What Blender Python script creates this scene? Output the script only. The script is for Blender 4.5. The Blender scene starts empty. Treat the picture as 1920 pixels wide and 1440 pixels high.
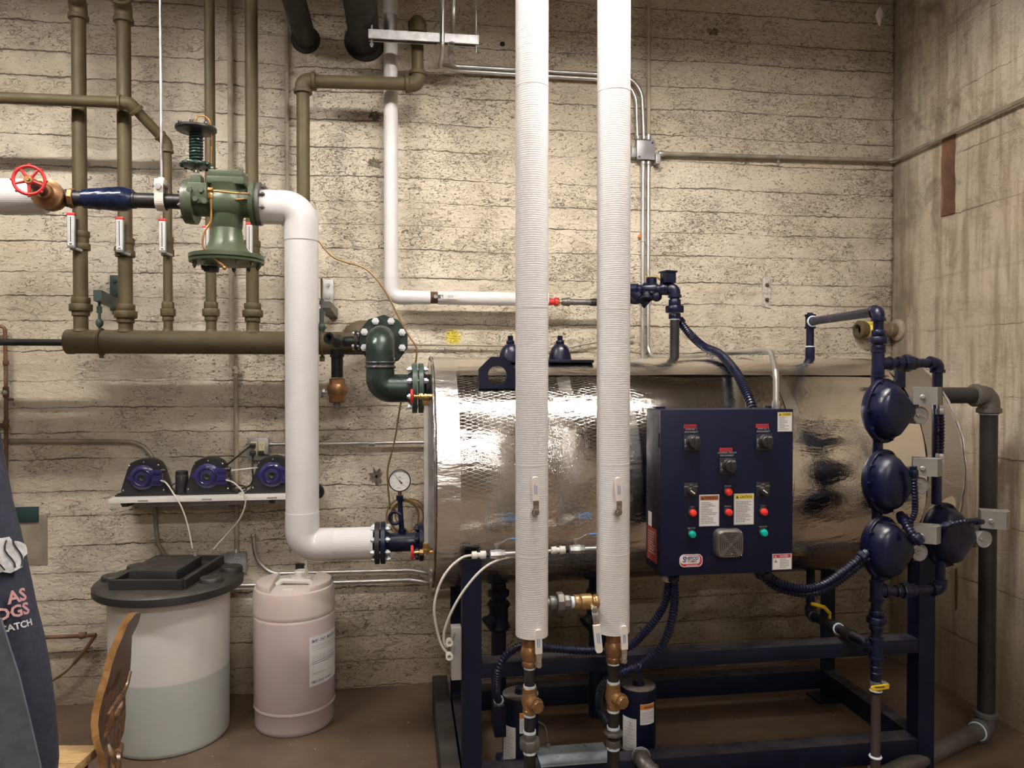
import bpy, math, random
from mathutils import Vector, Matrix, noise
C = bpy.context.scene.collection
scene = bpy.context.scene
R_ = math.radians
# ---------------------------------------------------------------- camera
CAM = Vector((0.0, 0.0, 1.6)); YAW = R_(8.25); PITCH = R_(0.82); FPX = 1400.0
cam_d = bpy.data.cameras.new('camera'); cam = bpy.data.objects.new('camera', cam_d); C.objects.link(cam)
cam.location = CAM; cam.rotation_euler = (R_(90) - PITCH, 0, -YAW)
cam_d.sensor_width = 36.0; cam_d.lens = 36.0 * FPX / 1920.0; cam_d.clip_start = 0.05
scene.camera = cam
w = bpy.data.worlds.new('world'); scene.world = w; w.use_nodes = True
w.node_tree.nodes['Background'].inputs[0].default_value = (1.0, 0.93, 0.83, 1)
w.node_tree.nodes['Background'].inputs[1].default_value = 0.01
scene.view_settings.view_transform = 'Standard'; scene.view_settings.look = 'None'
scene.view_settings.gamma = 1.0; scene.view_settings.exposure = 0.0
scene.view_settings.use_curve_mapping = False
# room (metres): camera stands at x=0, y=0
WY = 3.85; WX = 2.72; WL = -3.4; WF = -6.5; CZ = 4.25
# ceiling lamps: centre x, y, z, length along x, strength
LAMPS = [(0.72, 2.02, 3.50, 1.3, 36), (-1.75, 2.0, 3.58, 1.3, 28), (0.30, -1.3, 3.9, 1.5, 22), (-1.9, -1.3, 3.9, 1.3, 9), (0.30, -4.6, 3.6, 1.5, 34)]

_m = Matrix.Rotation(-YAW, 3, 'Z') @ Matrix.Rotation(R_(90) - PITCH, 3, 'X')
def ray(px, py):
    return _m @ Vector(((px - 960) / FPX, -(py - 720) / FPX, -1.0))
def P(px, py, Y):
    d = ray(px, py); t = Y / d.y
    return CAM + d * t
def PZ(px, py, Z):
    d = ray(px, py); t = (Z - CAM.z) / d.z
    return CAM + d * t
def PX(px, py, X):
    d = ray(px, py); t = X / d.x
    return CAM + d * t
def SZ(px, n, Y):            # size in metres of n pixels at column px on plane Y
    d = ray(px, 700); return n / FPX * (Y / d.y)
def V(px, y0, y1, Y):        # a truly vertical segment
    a = P(px, y0, Y); b = P(px, y1, Y); x = (a.x + b.x) / 2
    return Vector((x, Y, a.z)), Vector((x, Y, b.z))
X_ = Vector((1, 0, 0)); Y_ = Vector((0, 1, 0)); Z_ = Vector((0, 0, 1))

# ---------------------------------------------------------------- node helper
class NT:
    def __init__(s, name):
        s.mat = bpy.data.materials.new(name); s.mat.use_nodes = True
        s.t = s.mat.node_tree; s.b = s.t.nodes['Principled BSDF']; s.out = s.t.nodes['Material Output']
    def n(s, typ, ins=None, **props):
        nd = s.t.nodes.new(typ)
        for k, v in props.items(): setattr(nd, k, v)
        for k, v in (ins or {}).items(): s.set(nd.inputs[k], v)
        return nd
    def set(s, sock, v):
        if isinstance(v, bpy.types.NodeSocket): s.t.links.new(v, sock)
        elif isinstance(v, (tuple, list)) and sock.type == 'RGBA' and len(v) == 3: sock.default_value = (*v, 1)
        else: sock.default_value = v
    def math(s, op, a, b=0.0, c=None, clamp=False):
        nd = s.t.nodes.new('ShaderNodeMath'); nd.operation = op; nd.use_clamp = clamp
        s.set(nd.inputs[0], a); s.set(nd.inputs[1], b)
        if c is not None: s.set(nd.inputs[2], c)
        return nd.outputs[0]
    def mix(s, f, a, b, blend='MIX'):
        nd = s.t.nodes.new('ShaderNodeMix'); nd.data_type = 'RGBA'; nd.blend_type = blend
        s.set(nd.inputs[0], f); s.set(nd.inputs[6], a); s.set(nd.inputs[7], b)
        return nd.outputs[2]
    def step(s, v, a, b, lo=0.0, hi=1.0):
        nd = s.n('ShaderNodeMapRange', {0: v, 1: a, 2: b, 3: lo, 4: hi}); nd.interpolation_type = 'SMOOTHSTEP'
        return nd.outputs[0]
    def noise(s, vec, scale, detail=3, rough=0.55, dist=0.0):
        return s.n('ShaderNodeTexNoise', {'Vector': vec, 'Scale': scale, 'Detail': detail, 'Roughness': rough, 'Distortion': dist}).outputs[0]
    def scl(s, vec, sc, off=(0, 0, 0)):
        return s.n('ShaderNodeMapping', {0: vec, 1: off, 3: sc}).outputs[0]
    def pos(s): return s.n('ShaderNodeNewGeometry').outputs['Position']
    def obj(s): return s.n('ShaderNodeTexCoord').outputs['Object']
    def bump(s, h, strength=0.5, dist=0.01):
        s.set(s.b.inputs['Normal'], s.n('ShaderNodeBump', {'Strength': strength, 'Distance': dist, 'Height': h}).outputs[0])
    def fin(s, color=None, rough=None, metal=None, **k):
        if color is not None: s.set(s.b.inputs['Base Color'], color)
        if rough is not None: s.set(s.b.inputs['Roughness'], rough)
        if metal is not None: s.set(s.b.inputs['Metallic'], metal)
        for a, v in k.items(): s.set(s.b.inputs[a.replace('_', ' ')], v)
        return s.mat
def plain(name, col, rough=0.5, metal=0.0, var=0.12, sc=9.0, bump=0.0, bsc=60.0, dust=0.0, **k):
    t = NT(name); p = t.pos()
    nz = t.noise(p, sc, 4)
    f = t.step(nz, 0.3, 0.7)
    c = t.mix(f, tuple(x * (1 - var) for x in col), tuple(min(1, x * (1 + var)) for x in col))
    if dust:
        nrm = t.n('ShaderNodeNewGeometry').outputs['Normal']
        up = t.n('ShaderNodeSeparateXYZ', {0: nrm}).outputs[2]
        d = t.math('MULTIPLY', t.step(up, 0.3, 0.9), t.step(t.noise(p, 14, 4), 0.3, 0.65, 0.25, 1.0))
        c = t.mix(t.math('MULTIPLY', d, dust), c, (0.33, 0.28, 0.22))
    rr = t.step(t.noise(p, sc * 2.3, 3), 0.3, 0.7, max(0.02, rough - 0.08), min(1, rough + 0.08))
    if bump: t.bump(t.noise(p, bsc, 3), bump, 0.002)
    return t.fin(c, rr, metal, **k)

M = {}
# walls ----------------------------------------------------------------
def wall_mat(name, right=False):
    t = NT(name); p = t.pos(); sep = t.n('ShaderNodeSeparateXYZ', {0: p}); x, y, z = sep.outputs
    h = y if right else x
    big = t.noise(p, 0.9, 4, 0.6); mid = t.noise(p, 5.0, 5, 0.65, 0.4)
    streak = t.noise(t.scl(p, (5, 5, 0.45)), 3.0, 4, 0.65)
    base = t.mix(t.step(big, 0.3, 0.7), (0.60, 0.52, 0.40), (0.80, 0.725, 0.60))
    base = t.mix(t.step(mid, 0.35, 0.75, 0.0, 0.6), base, (0.48, 0.41, 0.31))
    # formwork board joints
    sp = 0.30 if right else 0.1305
    zv = t.n('ShaderNodeCombineXYZ', {0: 3.3, 1: 1.7, 2: t.math('MULTIPLY', z, 5.0)}).outputs[0]
    wob = t.math('ADD', t.math('MULTIPLY', t.math('SUBTRACT', t.noise(t.scl(p, (1, 1, 0.3)), 2.2, 3), 0.5), 0.03), t.math('MULTIPLY', t.math('SUBTRACT', t.noise(zv, 1.0, 1), 0.5), 0.10))
    wob2 = t.math('MULTIPLY', t.math('SUBTRACT', t.noise(p, 24, 4, 0.7), 0.5), 0.022)
    zz = t.math('ADD', t.math('ADD', z, wob), wob2)
    k = t.math('DIVIDE', zz, sp); fr = t.math('FRACT', k); row = t.math('FLOOR', k)
    d = t.math('MULTIPLY', t.math('MINIMUM', fr, t.math('SUBTRACT', 1.0, fr)), sp)
    rv = t.n('ShaderNodeCombineXYZ', {0: t.math('MULTIPLY', h, 1.0), 1: t.math('MULTIPLY', row, 7.3), 2: 0.0}).outputs[0]
    wid = t.step(t.noise(rv, 2.6, 6, 0.75), 0.40, 0.70, 0.0003, 0.0085)
    line = t.math('SUBTRACT', 1.0, t.math('DIVIDE', d, wid), clamp=True)
    soft = t.math('SUBTRACT', 1.0, t.math('DIVIDE', d, 0.02), clamp=True)
    softm = t.math('MULTIPLY', soft, t.step(t.noise(rv, 1.2, 4), 0.45, 0.7, 0, 0.5))
    # pits and short cracks
    dens = t.step(t.noise(rv, 1.1, 3), 0.3, 0.7, 0.015, -0.055)
    dens = dens if right else t.math('ADD', dens, t.step(h, -1.3, -0.3, 0.035, 0.0))
    pv = t.scl(p, (1, 1, 2.0))
    pn = t.math('ADD', t.noise(pv, 44, 3, 0.6, 1.6), dens)
    pits = t.step(pn, 0.325, 0.385, 1.0, 0.0)
    rd = t.math('ABSOLUTE', t.math('SUBTRACT', t.noise(t.scl(p, (1, 1, 1.9)), 15, 4, 0.6, 1.0), 0.5))
    crk = t.math('MULTIPLY', t.step(rd, 0.0, 0.013, 1.0, 0.0), t.step(t.noise(p, 5.0, 4), 0.47, 0.58))
    spots = t.step(t.noise(p, 6.5, 6, 0.75, 0.6), 0.265, 0.34, 1.0, 0.0)
    if right:
        base = t.mix(t.step(streak, 0.40, 0.68, 0.0, 0.8), base, (0.30, 0.22, 0.14))
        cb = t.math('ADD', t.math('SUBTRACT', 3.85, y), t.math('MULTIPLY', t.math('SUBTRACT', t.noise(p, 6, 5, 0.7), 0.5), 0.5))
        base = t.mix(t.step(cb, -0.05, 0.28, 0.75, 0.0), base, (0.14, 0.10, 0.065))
        st2 = t.noise(t.scl(p, (14, 14, 0.7)), 2.0, 4, 0.7)
        base = t.mix(t.step(st2, 0.5, 0.75, 0.0, 0.45), base, (0.66, 0.58, 0.44))
        rs = t.math('MULTIPLY', t.step(t.noise(t.scl(p, (30, 30, 0.5)), 1.0, 2), 0.62, 0.72), t.step(t.noise(p, 1.7, 2), 0.5, 0.65))
        base = t.mix(t.math('MULTIPLY', rs, 0.6), base, (0.30, 0.14, 0.07))
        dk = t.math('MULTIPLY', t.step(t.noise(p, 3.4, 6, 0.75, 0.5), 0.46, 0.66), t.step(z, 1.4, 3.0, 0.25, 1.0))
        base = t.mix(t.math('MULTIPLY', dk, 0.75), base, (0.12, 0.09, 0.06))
        base = t.mix(0.22, base, (0.24, 0.19, 0.13))
        pits = t.math('MULTIPLY', pits, 0.35); crk = t.math('MULTIPLY', crk, 0.6)
        line = t.math('MULTIPLY', line, t.step(t.noise(p, 1.5, 4), 0.45, 0.6, 0.1, 0.95))
    else:
        # dimming into the right corner put into the colour, and a damp brown foot of the wall
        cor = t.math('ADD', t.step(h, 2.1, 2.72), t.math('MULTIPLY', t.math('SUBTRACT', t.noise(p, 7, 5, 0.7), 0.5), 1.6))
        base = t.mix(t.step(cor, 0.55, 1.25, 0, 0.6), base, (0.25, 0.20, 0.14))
        # yellow survey paint sprayed on the plaster
        q = P(850, 632, WY)
        dd = t.n('ShaderNodeVectorMath', {0: p, 1: tuple(q)}, operation='DISTANCE').outputs['Value']
        ye = t.math('ADD', dd, t.math('MULTIPLY', t.math('SUBTRACT', t.noise(p, 60, 3), 0.5), 0.05))
        base = t.mix(t.step(ye, 0.02, 0.055, 0.9, 0.0), base, (0.80, 0.66, 0.03))
    if not right:
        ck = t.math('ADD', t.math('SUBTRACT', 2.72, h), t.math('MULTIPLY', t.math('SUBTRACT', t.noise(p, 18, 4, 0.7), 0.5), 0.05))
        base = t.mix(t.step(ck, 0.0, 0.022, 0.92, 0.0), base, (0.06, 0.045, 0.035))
        base = t.mix(t.math('MULTIPLY', t.step(h, 1.0, 2.6), 0.22), base, (0.30, 0.25, 0.19))  # lamp falloff painted in: wall colour darkens towards the right
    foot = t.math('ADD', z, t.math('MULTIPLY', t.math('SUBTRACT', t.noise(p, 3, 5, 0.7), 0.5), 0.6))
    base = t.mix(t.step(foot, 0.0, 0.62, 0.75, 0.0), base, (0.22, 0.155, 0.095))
    ds = t.math('ADD', t.step(t.noise(p, 2.0, 5, 0.7), 0.55, 0.75, 0, 0.45), softm, clamp=True)
    base = t.mix(ds, base, (0.30, 0.23, 0.16))
    dark = t.math('MAXIMUM', t.math('MAXIMUM', line, t.math('MULTIPLY', pits, 0.85)), t.math('MAXIMUM', t.math('MULTIPLY', crk, 0.75), t.math('MULTIPLY', spots, 0.75)))
    col = t.mix(t.math('MULTIPLY', dark, 0.88), base, (0.085, 0.06, 0.045))
    hgt = t.math('SUBTRACT', t.math('ADD', t.math('MULTIPLY', t.noise(pv, 20, 5, 0.6, 0.8), 0.9), t.math('MULTIPLY', mid, 1.2)), t.math('MULTIPLY', dark, 0.8))
    t.bump(hgt, 0.55 if right else 0.9, 0.012)
    return t.fin(col, 0.85)
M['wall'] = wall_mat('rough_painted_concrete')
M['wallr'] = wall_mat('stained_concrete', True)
def floor_mat():
    t = NT('brown_floor'); p = t.pos()
    c = t.mix(t.step(t.noise(p, 1.6, 6, 0.6), 0.3, 0.7), (0.095, 0.062, 0.04), (0.175, 0.12, 0.08))
    c = t.mix(t.step(t.noise(t.scl(p, (1, 2.5, 1)), 3.5, 5, 0.7, 0.5), 0.5, 0.7, 0, 0.5), c, (0.10, 0.075, 0.055))
    c = t.mix(t.step(t.noise(p, 38, 2), 0.70, 0.74, 0, 0.6), c, (0.45, 0.4, 0.33))
    t.bump(t.noise(p, 25, 4), 0.15, 0.004)
    return t.fin(c, t.step(t.noise(p, 3, 3), 0.3, 0.7, 0.45, 0.7))
M['floor'] = floor_mat()
M['dim'] = plain('low_bounce_dark', (0.14, 0.12, 0.10), 0.85)  # unseen walls and ceiling coloured dark to cut bounced light
M['olive'] = plain('olive_paint', (0.088, 0.066, 0.028), 0.6, dust=0.12, bump=0.15)
M['navy'] = plain('navy_gloss_paint', (0.0022, 0.004, 0.024), 0.34, var=0.2, dust=0.04, bump=0.12, bsc=90, Specular_IOR_Level=0.4)
M['navym'] = plain('navy_frame_paint', (0.0018, 0.0032, 0.017), 0.55, var=0.15, dust=0.12, bump=0.1, Specular_IOR_Level=0.3)
M['panel'] = plain('navy_panel_paint', (0.0018, 0.0035, 0.023), 0.5, var=0.06, Specular_IOR_Level=0.3)
M['wrapblue'] = plain('blue_wrap', (0.006, 0.013, 0.045), 0.25, var=0.3, bump=0.5, bsc=45)
M['dgreen'] = plain('dark_green_steel', (0.028, 0.045, 0.038), 0.3, var=0.35, sc=6, bump=0.1, metal=0.3)
M['fgreen'] = plain('green_flange_paint', (0.035, 0.06, 0.05), 0.45)
M['green'] = plain('green_enamel', (0.070, 0.095, 0.055), 0.38, var=0.1, bump=0.15, dust=0.15)
M['sgreen'] = plain('dark_green_enamel', (0.010, 0.034, 0.026), 0.35)
M['black'] = plain('black_steel', (0.022, 0.021, 0.022), 0.42, metal=0.3, var=0.3, bump=0.1)
M['blackp'] = plain('black_plastic', (0.018, 0.018, 0.02), 0.4, var=0.1)
M['lid'] = plain('black_poly', (0.022, 0.021, 0.022), 0.5, bump=0.35, bsc=240, dust=0.1)
M['sooty'] = plain('sooty_iron', (0.018, 0.016, 0.014), 0.7, dust=0.06)
M['iron'] = plain('grey_cast_iron', (0.16, 0.15, 0.14), 0.45, metal=0.6, var=0.25, bump=0.2)
M['galv'] = plain('galvanised_steel', (0.50, 0.50, 0.50), 0.45, metal=0.9, var=0.2, sc=25)
M['emt'] = plain('zinc_conduit', (0.62, 0.61, 0.59), 0.40, metal=0.95, var=0.1)
M['emtold'] = plain('dull_conduit', (0.33, 0.29, 0.23), 0.45, metal=0.4, var=0.25)
M['pcond'] = plain('cream_painted_conduit', (0.38, 0.32, 0.24), 0.6, var=0.25)
M['boxgrey'] = plain('grey_box_enamel', (0.34, 0.34, 0.35), 0.4, metal=0.3, var=0.2)
M['swgrey'] = plain('switch_grey', (0.20, 0.19, 0.175), 0.5)
M['bronze'] = plain('bronze', (0.36, 0.22, 0.10), 0.38, metal=0.75, var=0.3, sc=14, bump=0.1)
M['rbronze'] = plain('reddish_bronze', (0.26, 0.135, 0.06), 0.42, metal=0.6, var=0.3, sc=14, bump=0.15)
M['brass'] = plain('brass', (0.62, 0.42, 0.16), 0.3, metal=0.9)
M['copper'] = plain('copper_tube', (0.72, 0.38, 0.15), 0.32, metal=0.9)
M['ocopper'] = plain('dull_copper_tube', (0.30, 0.19, 0.07), 0.45, metal=0.6)
M['rust'] = plain('rusty_brown', (0.13, 0.065, 0.035), 0.75, var=0.4, bump=0.5)
M['red'] = plain('red_paint', (0.62, 0.03, 0.03), 0.4)
M['dkred'] = plain('red_plate', (0.30, 0.03, 0.025), 0.4, var=0.3)
M['orange'] = plain('orange_plastic', (0.8, 0.14, 0.04), 0.5)
M['yellow'] = plain('yellow_vinyl', (0.75, 0.50, 0.02), 0.45)
M['ypaint'] = plain('yellow_sprayed_bronze', (0.70, 0.56, 0.06), 0.5, var=0.5, sc=60)
M['teal'] = plain('teal_lens', (0.0, 0.42, 0.36), 0.25)
M['redl'] = plain('red_lens', (0.78, 0.04, 0.03), 0.25)
M['chrome'] = plain('bright_plated', (0.75, 0.75, 0.76), 0.18, metal=1.0, var=0.05)
M['bolt'] = plain('zinc_bolt', (0.70, 0.72, 0.76), 0.35, metal=0.6, var=0.1)
M['white'] = plain('white_plastic', (0.78, 0.75, 0.70), 0.4, var=0.04)
M['wbolt'] = plain('white_painted_bolt', (0.80, 0.82, 0.86), 0.45, var=0.05)
M['vinyl'] = plain('white_vinyl_sleeve', (0.78, 0.72, 0.66), 0.45, var=0.05)
M['tube'] = plain('milky_tubing', (0.70, 0.66, 0.60), 0.35, var=0.04)
M['label'] = plain('white_label', (0.80, 0.79, 0.78), 0.5, var=0.04)
M['lorange'] = plain('label_orange', (0.72, 0.26, 0.05), 0.5, var=0.03)
M['lbrown'] = plain('label_brown_orange', (0.42, 0.13, 0.03), 0.5, var=0.03)
M['lyellow'] = plain('label_yellow', (0.80, 0.66, 0.05), 0.5, var=0.03)
M['ink'] = plain('black_ink', (0.02, 0.02, 0.025), 0.6, var=0.0)
M['grink'] = plain('grey_ink', (0.22, 0.22, 0.24), 0.6, var=0.0)
M['bink'] = plain('blue_ink', (0.03, 0.06, 0.22), 0.6, var=0.0)
M['lblue'] = plain('handle_blue_ink', (0.12, 0.28, 0.60), 0.6, var=0.0)
M['rink'] = plain('red_ink', (0.55, 0.03, 0.05), 0.6, var=0.0)
M['wink'] = plain('white_ink', (0.6, 0.6, 0.6), 0.6, var=0.0)
M['purple'] = plain('purple_translucent', (0.035, 0.028, 0.13), 0.22, var=0.15, Coat_Weight=0.4)
M['purple2'] = plain('dark_purple_translucent', (0.018, 0.015, 0.07), 0.2, var=0.1)
M['shelf'] = plain('white_shelf', (0.80, 0.78, 0.74), 0.45, var=0.03)
M['tape'] = plain('teflon_tape', (0.62, 0.72, 0.80), 0.5)
M['copperred'] = plain('steel_plate_blue_grey', (0.40, 0.47, 0.52), 0.35, metal=0.3, var=0.3)
def jacket(name, ribs=True):
    t = NT(name); p = t.pos()
    c = t.mix(t.step(t.noise(p, 4, 4), 0.3, 0.7), (0.68, 0.665, 0.67), (0.75, 0.735, 0.74))
    c = t.mix(t.step(t.noise(p, 9, 5, 0.7), 0.62, 0.8, 0, 0.25), c, (0.55, 0.53, 0.52))
    if ribs:
        z = t.n('ShaderNodeSeparateXYZ', {0: p}).outputs[2]
        wv = t.math('SINE', t.math('MULTIPLY', t.math('ADD', z, t.math('MULTIPLY', t.noise(p, 8, 2), 0.01)), 900.0))
        t.bump(t.math('ADD', t.math('MULTIPLY', wv, 0.25), t.noise(p, 14, 3)), 0.12, 0.004)
    else: t.bump(t.noise(p, 9, 3), 0.2, 0.006)
    return t.fin(c, 0.42 if ribs else 0.16)
M['jacket'] = jacket('white_insulation_jacket')
M['pvc'] = jacket('white_glossy_elbow_cover', False)
def foil(name, scrim=True, rough=0.11, bs=0.5, dk=1.0):
    t = NT(name); o = t.obj(); sep = t.n('ShaderNodeSeparateXYZ', {0: o}); x, y, z = sep.outputs
    ang = t.math('MULTIPLY', t.math('ARCTAN2', z, t.math('MULTIPLY', y, -1.0)), 0.465)
    wz = t.math('MULTIPLY', t.noise(o, 6, 3), 0.02)
    u = t.math('ADD', x, wz)
    def lines(a, b, per, wd):
        s = t.math('ADD', t.math('MULTIPLY', u, a), t.math('MULTIPLY', ang, b))
        f = t.math('FRACT', t.math('DIVIDE', s, per))
        return t.math('LESS_THAN', f, wd)
    h = t.math('MULTIPLY', t.noise(t.scl(o, (0.7, 1, 2.4)), 7, 4, 0.55, 0.6), 0.75)
    h = t.math('ADD', h, t.math('MULTIPLY', t.noise(t.scl(o, (1, 1, 2)), 42, 3, 0.6), 0.17))
    col = t.mix(t.step(t.noise(o, 3, 4), 0.3, 0.7), tuple(q * dk for q in (0.78, 0.73, 0.68)), tuple(q * dk for q in (0.88, 0.85, 0.81)))
    if scrim:
        l = t.math('MAXIMUM', lines(0.33, 1.0, 0.0145, 0.10), lines(-0.33, 1.0, 0.0145, 0.10))
        l = t.math('MULTIPLY', l, t.math('MULTIPLY', t.step(t.noise(o, 2.2, 3), 0.36, 0.60, 0.40, 1.0), t.step(x, -0.35, -0.15, 1.0, 0.22)))
        h = t.math('ADD', h, t.math('MULTIPLY', l, 0.012))
        vv = t.math('SINE', t.math('MULTIPLY', u, 1500.0))
        h = t.math('ADD', h, t.math('MULTIPLY', vv, 0.006))
        rough = t.math('ADD', t.math('MULTIPLY', l, 0.22), rough)
    t.bump(h, bs, 0.012)
    return t.fin(col, rough, 1.0)
M['foil'] = foil('foil_scrim_jacket')
M['foiltape'] = foil('foil_tape', False, 0.24)
M['foiledge'] = foil('crumpled_foil_edge', False, 0.3, 1.0)
M['foildull'] = foil('dull_crumpled_foil', False, 0.38, 1.0, 0.55)
M['navydust'] = plain('dusty_navy_paint', (0.003, 0.005, 0.026), 0.4, dust=0.6)
def glassm():
    t = NT('sight_glass'); t.fin((0.75, 0.75, 0.72), 0.12, 0.0, Alpha=0.35); return t.mat
M['glass'] = glassm()
def poly(name, top, low, zl, thr=0.25):
    t = NT(name); p = t.pos(); z = t.n('ShaderNodeSeparateXYZ', {0: p}).outputs[2]
    c = t.mix(t.step(z, zl - 0.004, zl + 0.004), low, top)
    c = t.mix(t.step(t.noise(p, 5, 4), 0.4, 0.8, 0, 0.12), c, (0.5, 0.48, 0.46))
    return t.fin(c, 0.42, 0, Subsurface_Weight=thr, Subsurface_Scale=0.03)
M['poly'] = poly('milky_polyethylene', (0.74, 0.73, 0.72), (0.52, 0.56, 0.54), 0.305)
M['drum'] = poly('pinkish_polyethylene', (0.72, 0.62, 0.58), (0.53, 0.43, 0.44), 0.50)
def wood(name, a, b, sc=18, rough=0.35):
    t = NT(name); p = t.pos()
    g = t.noise(t.scl(p, (1, 6, 1.5)), sc, 4, 0.6, 1.2)
    return t.fin(t.mix(t.step(g, 0.35, 0.65), a, b), rough)
M['pine'] = wood('varnished_pine', (0.46, 0.30, 0.13), (0.62, 0.44, 0.22))
M['edge'] = wood('varnished_live_edge', (0.36, 0.19, 0.07), (0.55, 0.32, 0.13), 10, 0.25)
M['bark'] = wood('dark_varnished_wood', (0.06, 0.03, 0.015), (0.17, 0.09, 0.045), 14, 0.25)
M['shirt'] = plain('navy_cotton', (0.022, 0.026, 0.045), 0.9, var=0.15, sc=30)
M['jean'] = plain('blue_grey_cloth', (0.10, 0.11, 0.14), 0.9, var=0.15, sc=30)
M['pink'] = plain('pink_print', (0.55, 0.30, 0.30), 0.8)
M['wprint'] = plain('white_print', (0.55, 0.55, 0.58), 0.8, var=0.3, sc=50)
M['skin'] = plain('skin', (0.55, 0.34, 0.25), 0.5, var=0.05)
M['hair'] = plain('brown_hair', (0.05, 0.03, 0.02), 0.6)
def emis(name, col, s):
    t = NT(name); t.fin((0.8, 0.8, 0.8), 0.5, 0, Emission_Color=col, Emission_Strength=s); return t.mat

# ---------------------------------------------------------------- mesh builder
def frame(ax):
    ax = Vector(ax).normalized()
    up = Z_ if abs(ax.z) < 0.9 else X_
    a = ax.cross(up).normalized(); b = ax.cross(a).normalized()
    return ax, a, b
def fillet(pts, rad, n=8):
    pts = [Vector(p) for p in pts]; out = [pts[0]]
    for i in range(1, len(pts) - 1):
        p, a, b = pts[i], pts[i - 1], pts[i + 1]
        u = (a - p); v = (b - p); lu, lv = u.length, v.length; u.normalize(); v.normalize()
        ang = math.acos(max(-1, min(1, u.dot(v))))
        if ang > 3.1: out.append(p); continue
        r = rad[i - 1] if isinstance(rad, (list, tuple)) else rad
        t = min(r / math.tan(ang / 2), lu * 0.49, lv * 0.49); rr = t * math.tan(ang / 2)
        c = p + (u + v).normalized() * (rr / math.sin(ang / 2))
        s = p + u * t - c; e = p + v * t - c; th = math.pi - ang
        nrm = s.cross(e).normalized()
        for k in range(n + 1):
            out.append(c + Matrix.Rotation(th * k / n, 3, nrm) @ s)
    out.append(pts[-1]); return out
def spline(pts, n=8):
    pts = [Vector(p) for p in pts]; q = [pts[0] * 2 - pts[1]] + pts + [pts[-1] * 2 - pts[-2]]; out = []
    for i in range(1, len(q) - 2):
        a, b, c, d = q[i - 1:i + 3]
        for k in range(n):
            t = k / n
            out.append(0.5 * ((2 * b) + (c - a) * t + (2 * a - 5 * b + 4 * c - d) * t * t + (3 * b - 3 * c + d - a) * t ** 3))
    out.append(pts[-1]); return out
class MB:
    def __init__(s): s.v = []; s.f = []; s.mi = []; s.m = 0; s.c = []
    def cut(s): s.c.append((len(s.v), len(s.f))); return s
    def face(s, idx): s.f.append(tuple(idx)); s.mi.append(s.m)
    def ring(s, c, a, b, r, n, r2=None):
        i0 = len(s.v); r2 = r if r2 is None else r2
        for k in range(n):
            t = 2 * math.pi * k / n
            s.v.append(c + a * (math.cos(t) * r) + b * (math.sin(t) * r2))
        return i0
    def bridge(s, i, j, n):
        for k in range(n):
            k2 = (k + 1) % n; s.face((i + k, i + k2, j + k2, j + k))
    def cap(s, i, n, flip=False):
        idx = [i + k for k in range(n)]
        s.face(idx[::-1] if flip else idx)
    def tube(s, pts, r, n=16, cap=True, closed=False):
        pts = [Vector(p) for p in pts]
        q = [pts[0]]
        for p in pts[1:]:
            if (p - q[-1]).length > 1e-6: q.append(p)
        pts = q; N = len(pts)
        rs = r if isinstance(r, (list, tuple)) else [r] * N
        t0 = (pts[1] - pts[0]).normalized(); _, a, b = frame(t0); first = None; prev = None; pt = t0
        for i in range(N):
            if closed: t = (pts[(i + 1) % N] - pts[i - 1]).normalized()
            elif i == 0: t = t0
            elif i == N - 1: t = (pts[-1] - pts[-2]).normalized()
            else: t = ((pts[i + 1] - pts[i]).normalized() + (pts[i] - pts[i - 1]).normalized()).normalized()
            rot = pt.rotation_difference(t); a = rot @ a; b = rot @ b; pt = t
            j = s.ring(pts[i], a, b, rs[min(i, len(rs) - 1)], n)
            if prev is None: first = j
            else: s.bridge(prev, j, n)
            prev = j
        if closed: s.bridge(prev, first, n)
        elif cap: s.cap(first, n, True); s.cap(prev, n)
        return s
    def pipe(s, pts, r, bend=0.05, n=18, nb=8): return s.tube(fillet(pts, bend, nb), r, n)
    def cyl(s, p0, p1, r, n=24, r1=None): return s.tube([p0, p1], [r, r if r1 is None else r1], n)
    def lathe(s, o, ax, prof, n=32, ph=0.0, sq=1.0):
        o = Vector(o); ax, a, b = frame(ax)
        if ph: m = Matrix.Rotation(ph, 3, ax); a = m @ a; b = m @ b
        prev = None
        for i, (t, r) in enumerate(prof):
            j = s.ring(o + ax * t, a, b, max(r, 1e-5), n, max(r, 1e-5) * sq)
            if prev is not None: s.bridge(prev, j, n)
            else: s.cap(j, n, True)
            prev = j
        s.cap(prev, n); return s
    def nut(s, c, ax, r, h, n=6, ph=0.0):
        ax = Vector(ax).normalized(); c = Vector(c)
        return s.lathe(c - ax * h / 2, ax, [(0, r * .93), (h * .12, r), (h * .88, r), (h, r * .93)], n, ph)
    def box(s, c, sz, rot=None, bev=0.0):
        c = Vector(c); h = Vector(sz) / 2; R = rot or Matrix.Identity(3)
        if bev <= 0:
            i = len(s.v)
            for x in (-1, 1):
                for y in (-1, 1):
                    for z in (-1, 1): s.v.append(c + R @ Vector((x * h.x, y * h.y, z * h.z)))
            for f in ((0, 1, 3, 2), (4, 6, 7, 5), (0, 4, 5, 1), (2, 3, 7, 6), (0, 2, 6, 4), (1, 5, 7, 3)): s.face([i + k for k in f])
        else:
            import bmesh
            bm = bmesh.new(); bmesh.ops.create_cube(bm, size=1.0)
            for vv in bm.verts: vv.co = Vector((vv.co.x * sz[0], vv.co.y * sz[1], vv.co.z * sz[2]))
            bmesh.ops.bevel(bm, geom=bm.edges[:] + bm.verts[:], offset=bev, segments=2, affect='EDGES', profile=0.6)
            i = len(s.v); bm.verts.index_update()
            for vv in bm.verts: s.v.append(c + R @ vv.co)
            for ff in bm.faces: s.face([i + q.index for q in ff.verts])
            bm.free()
        return s
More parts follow.
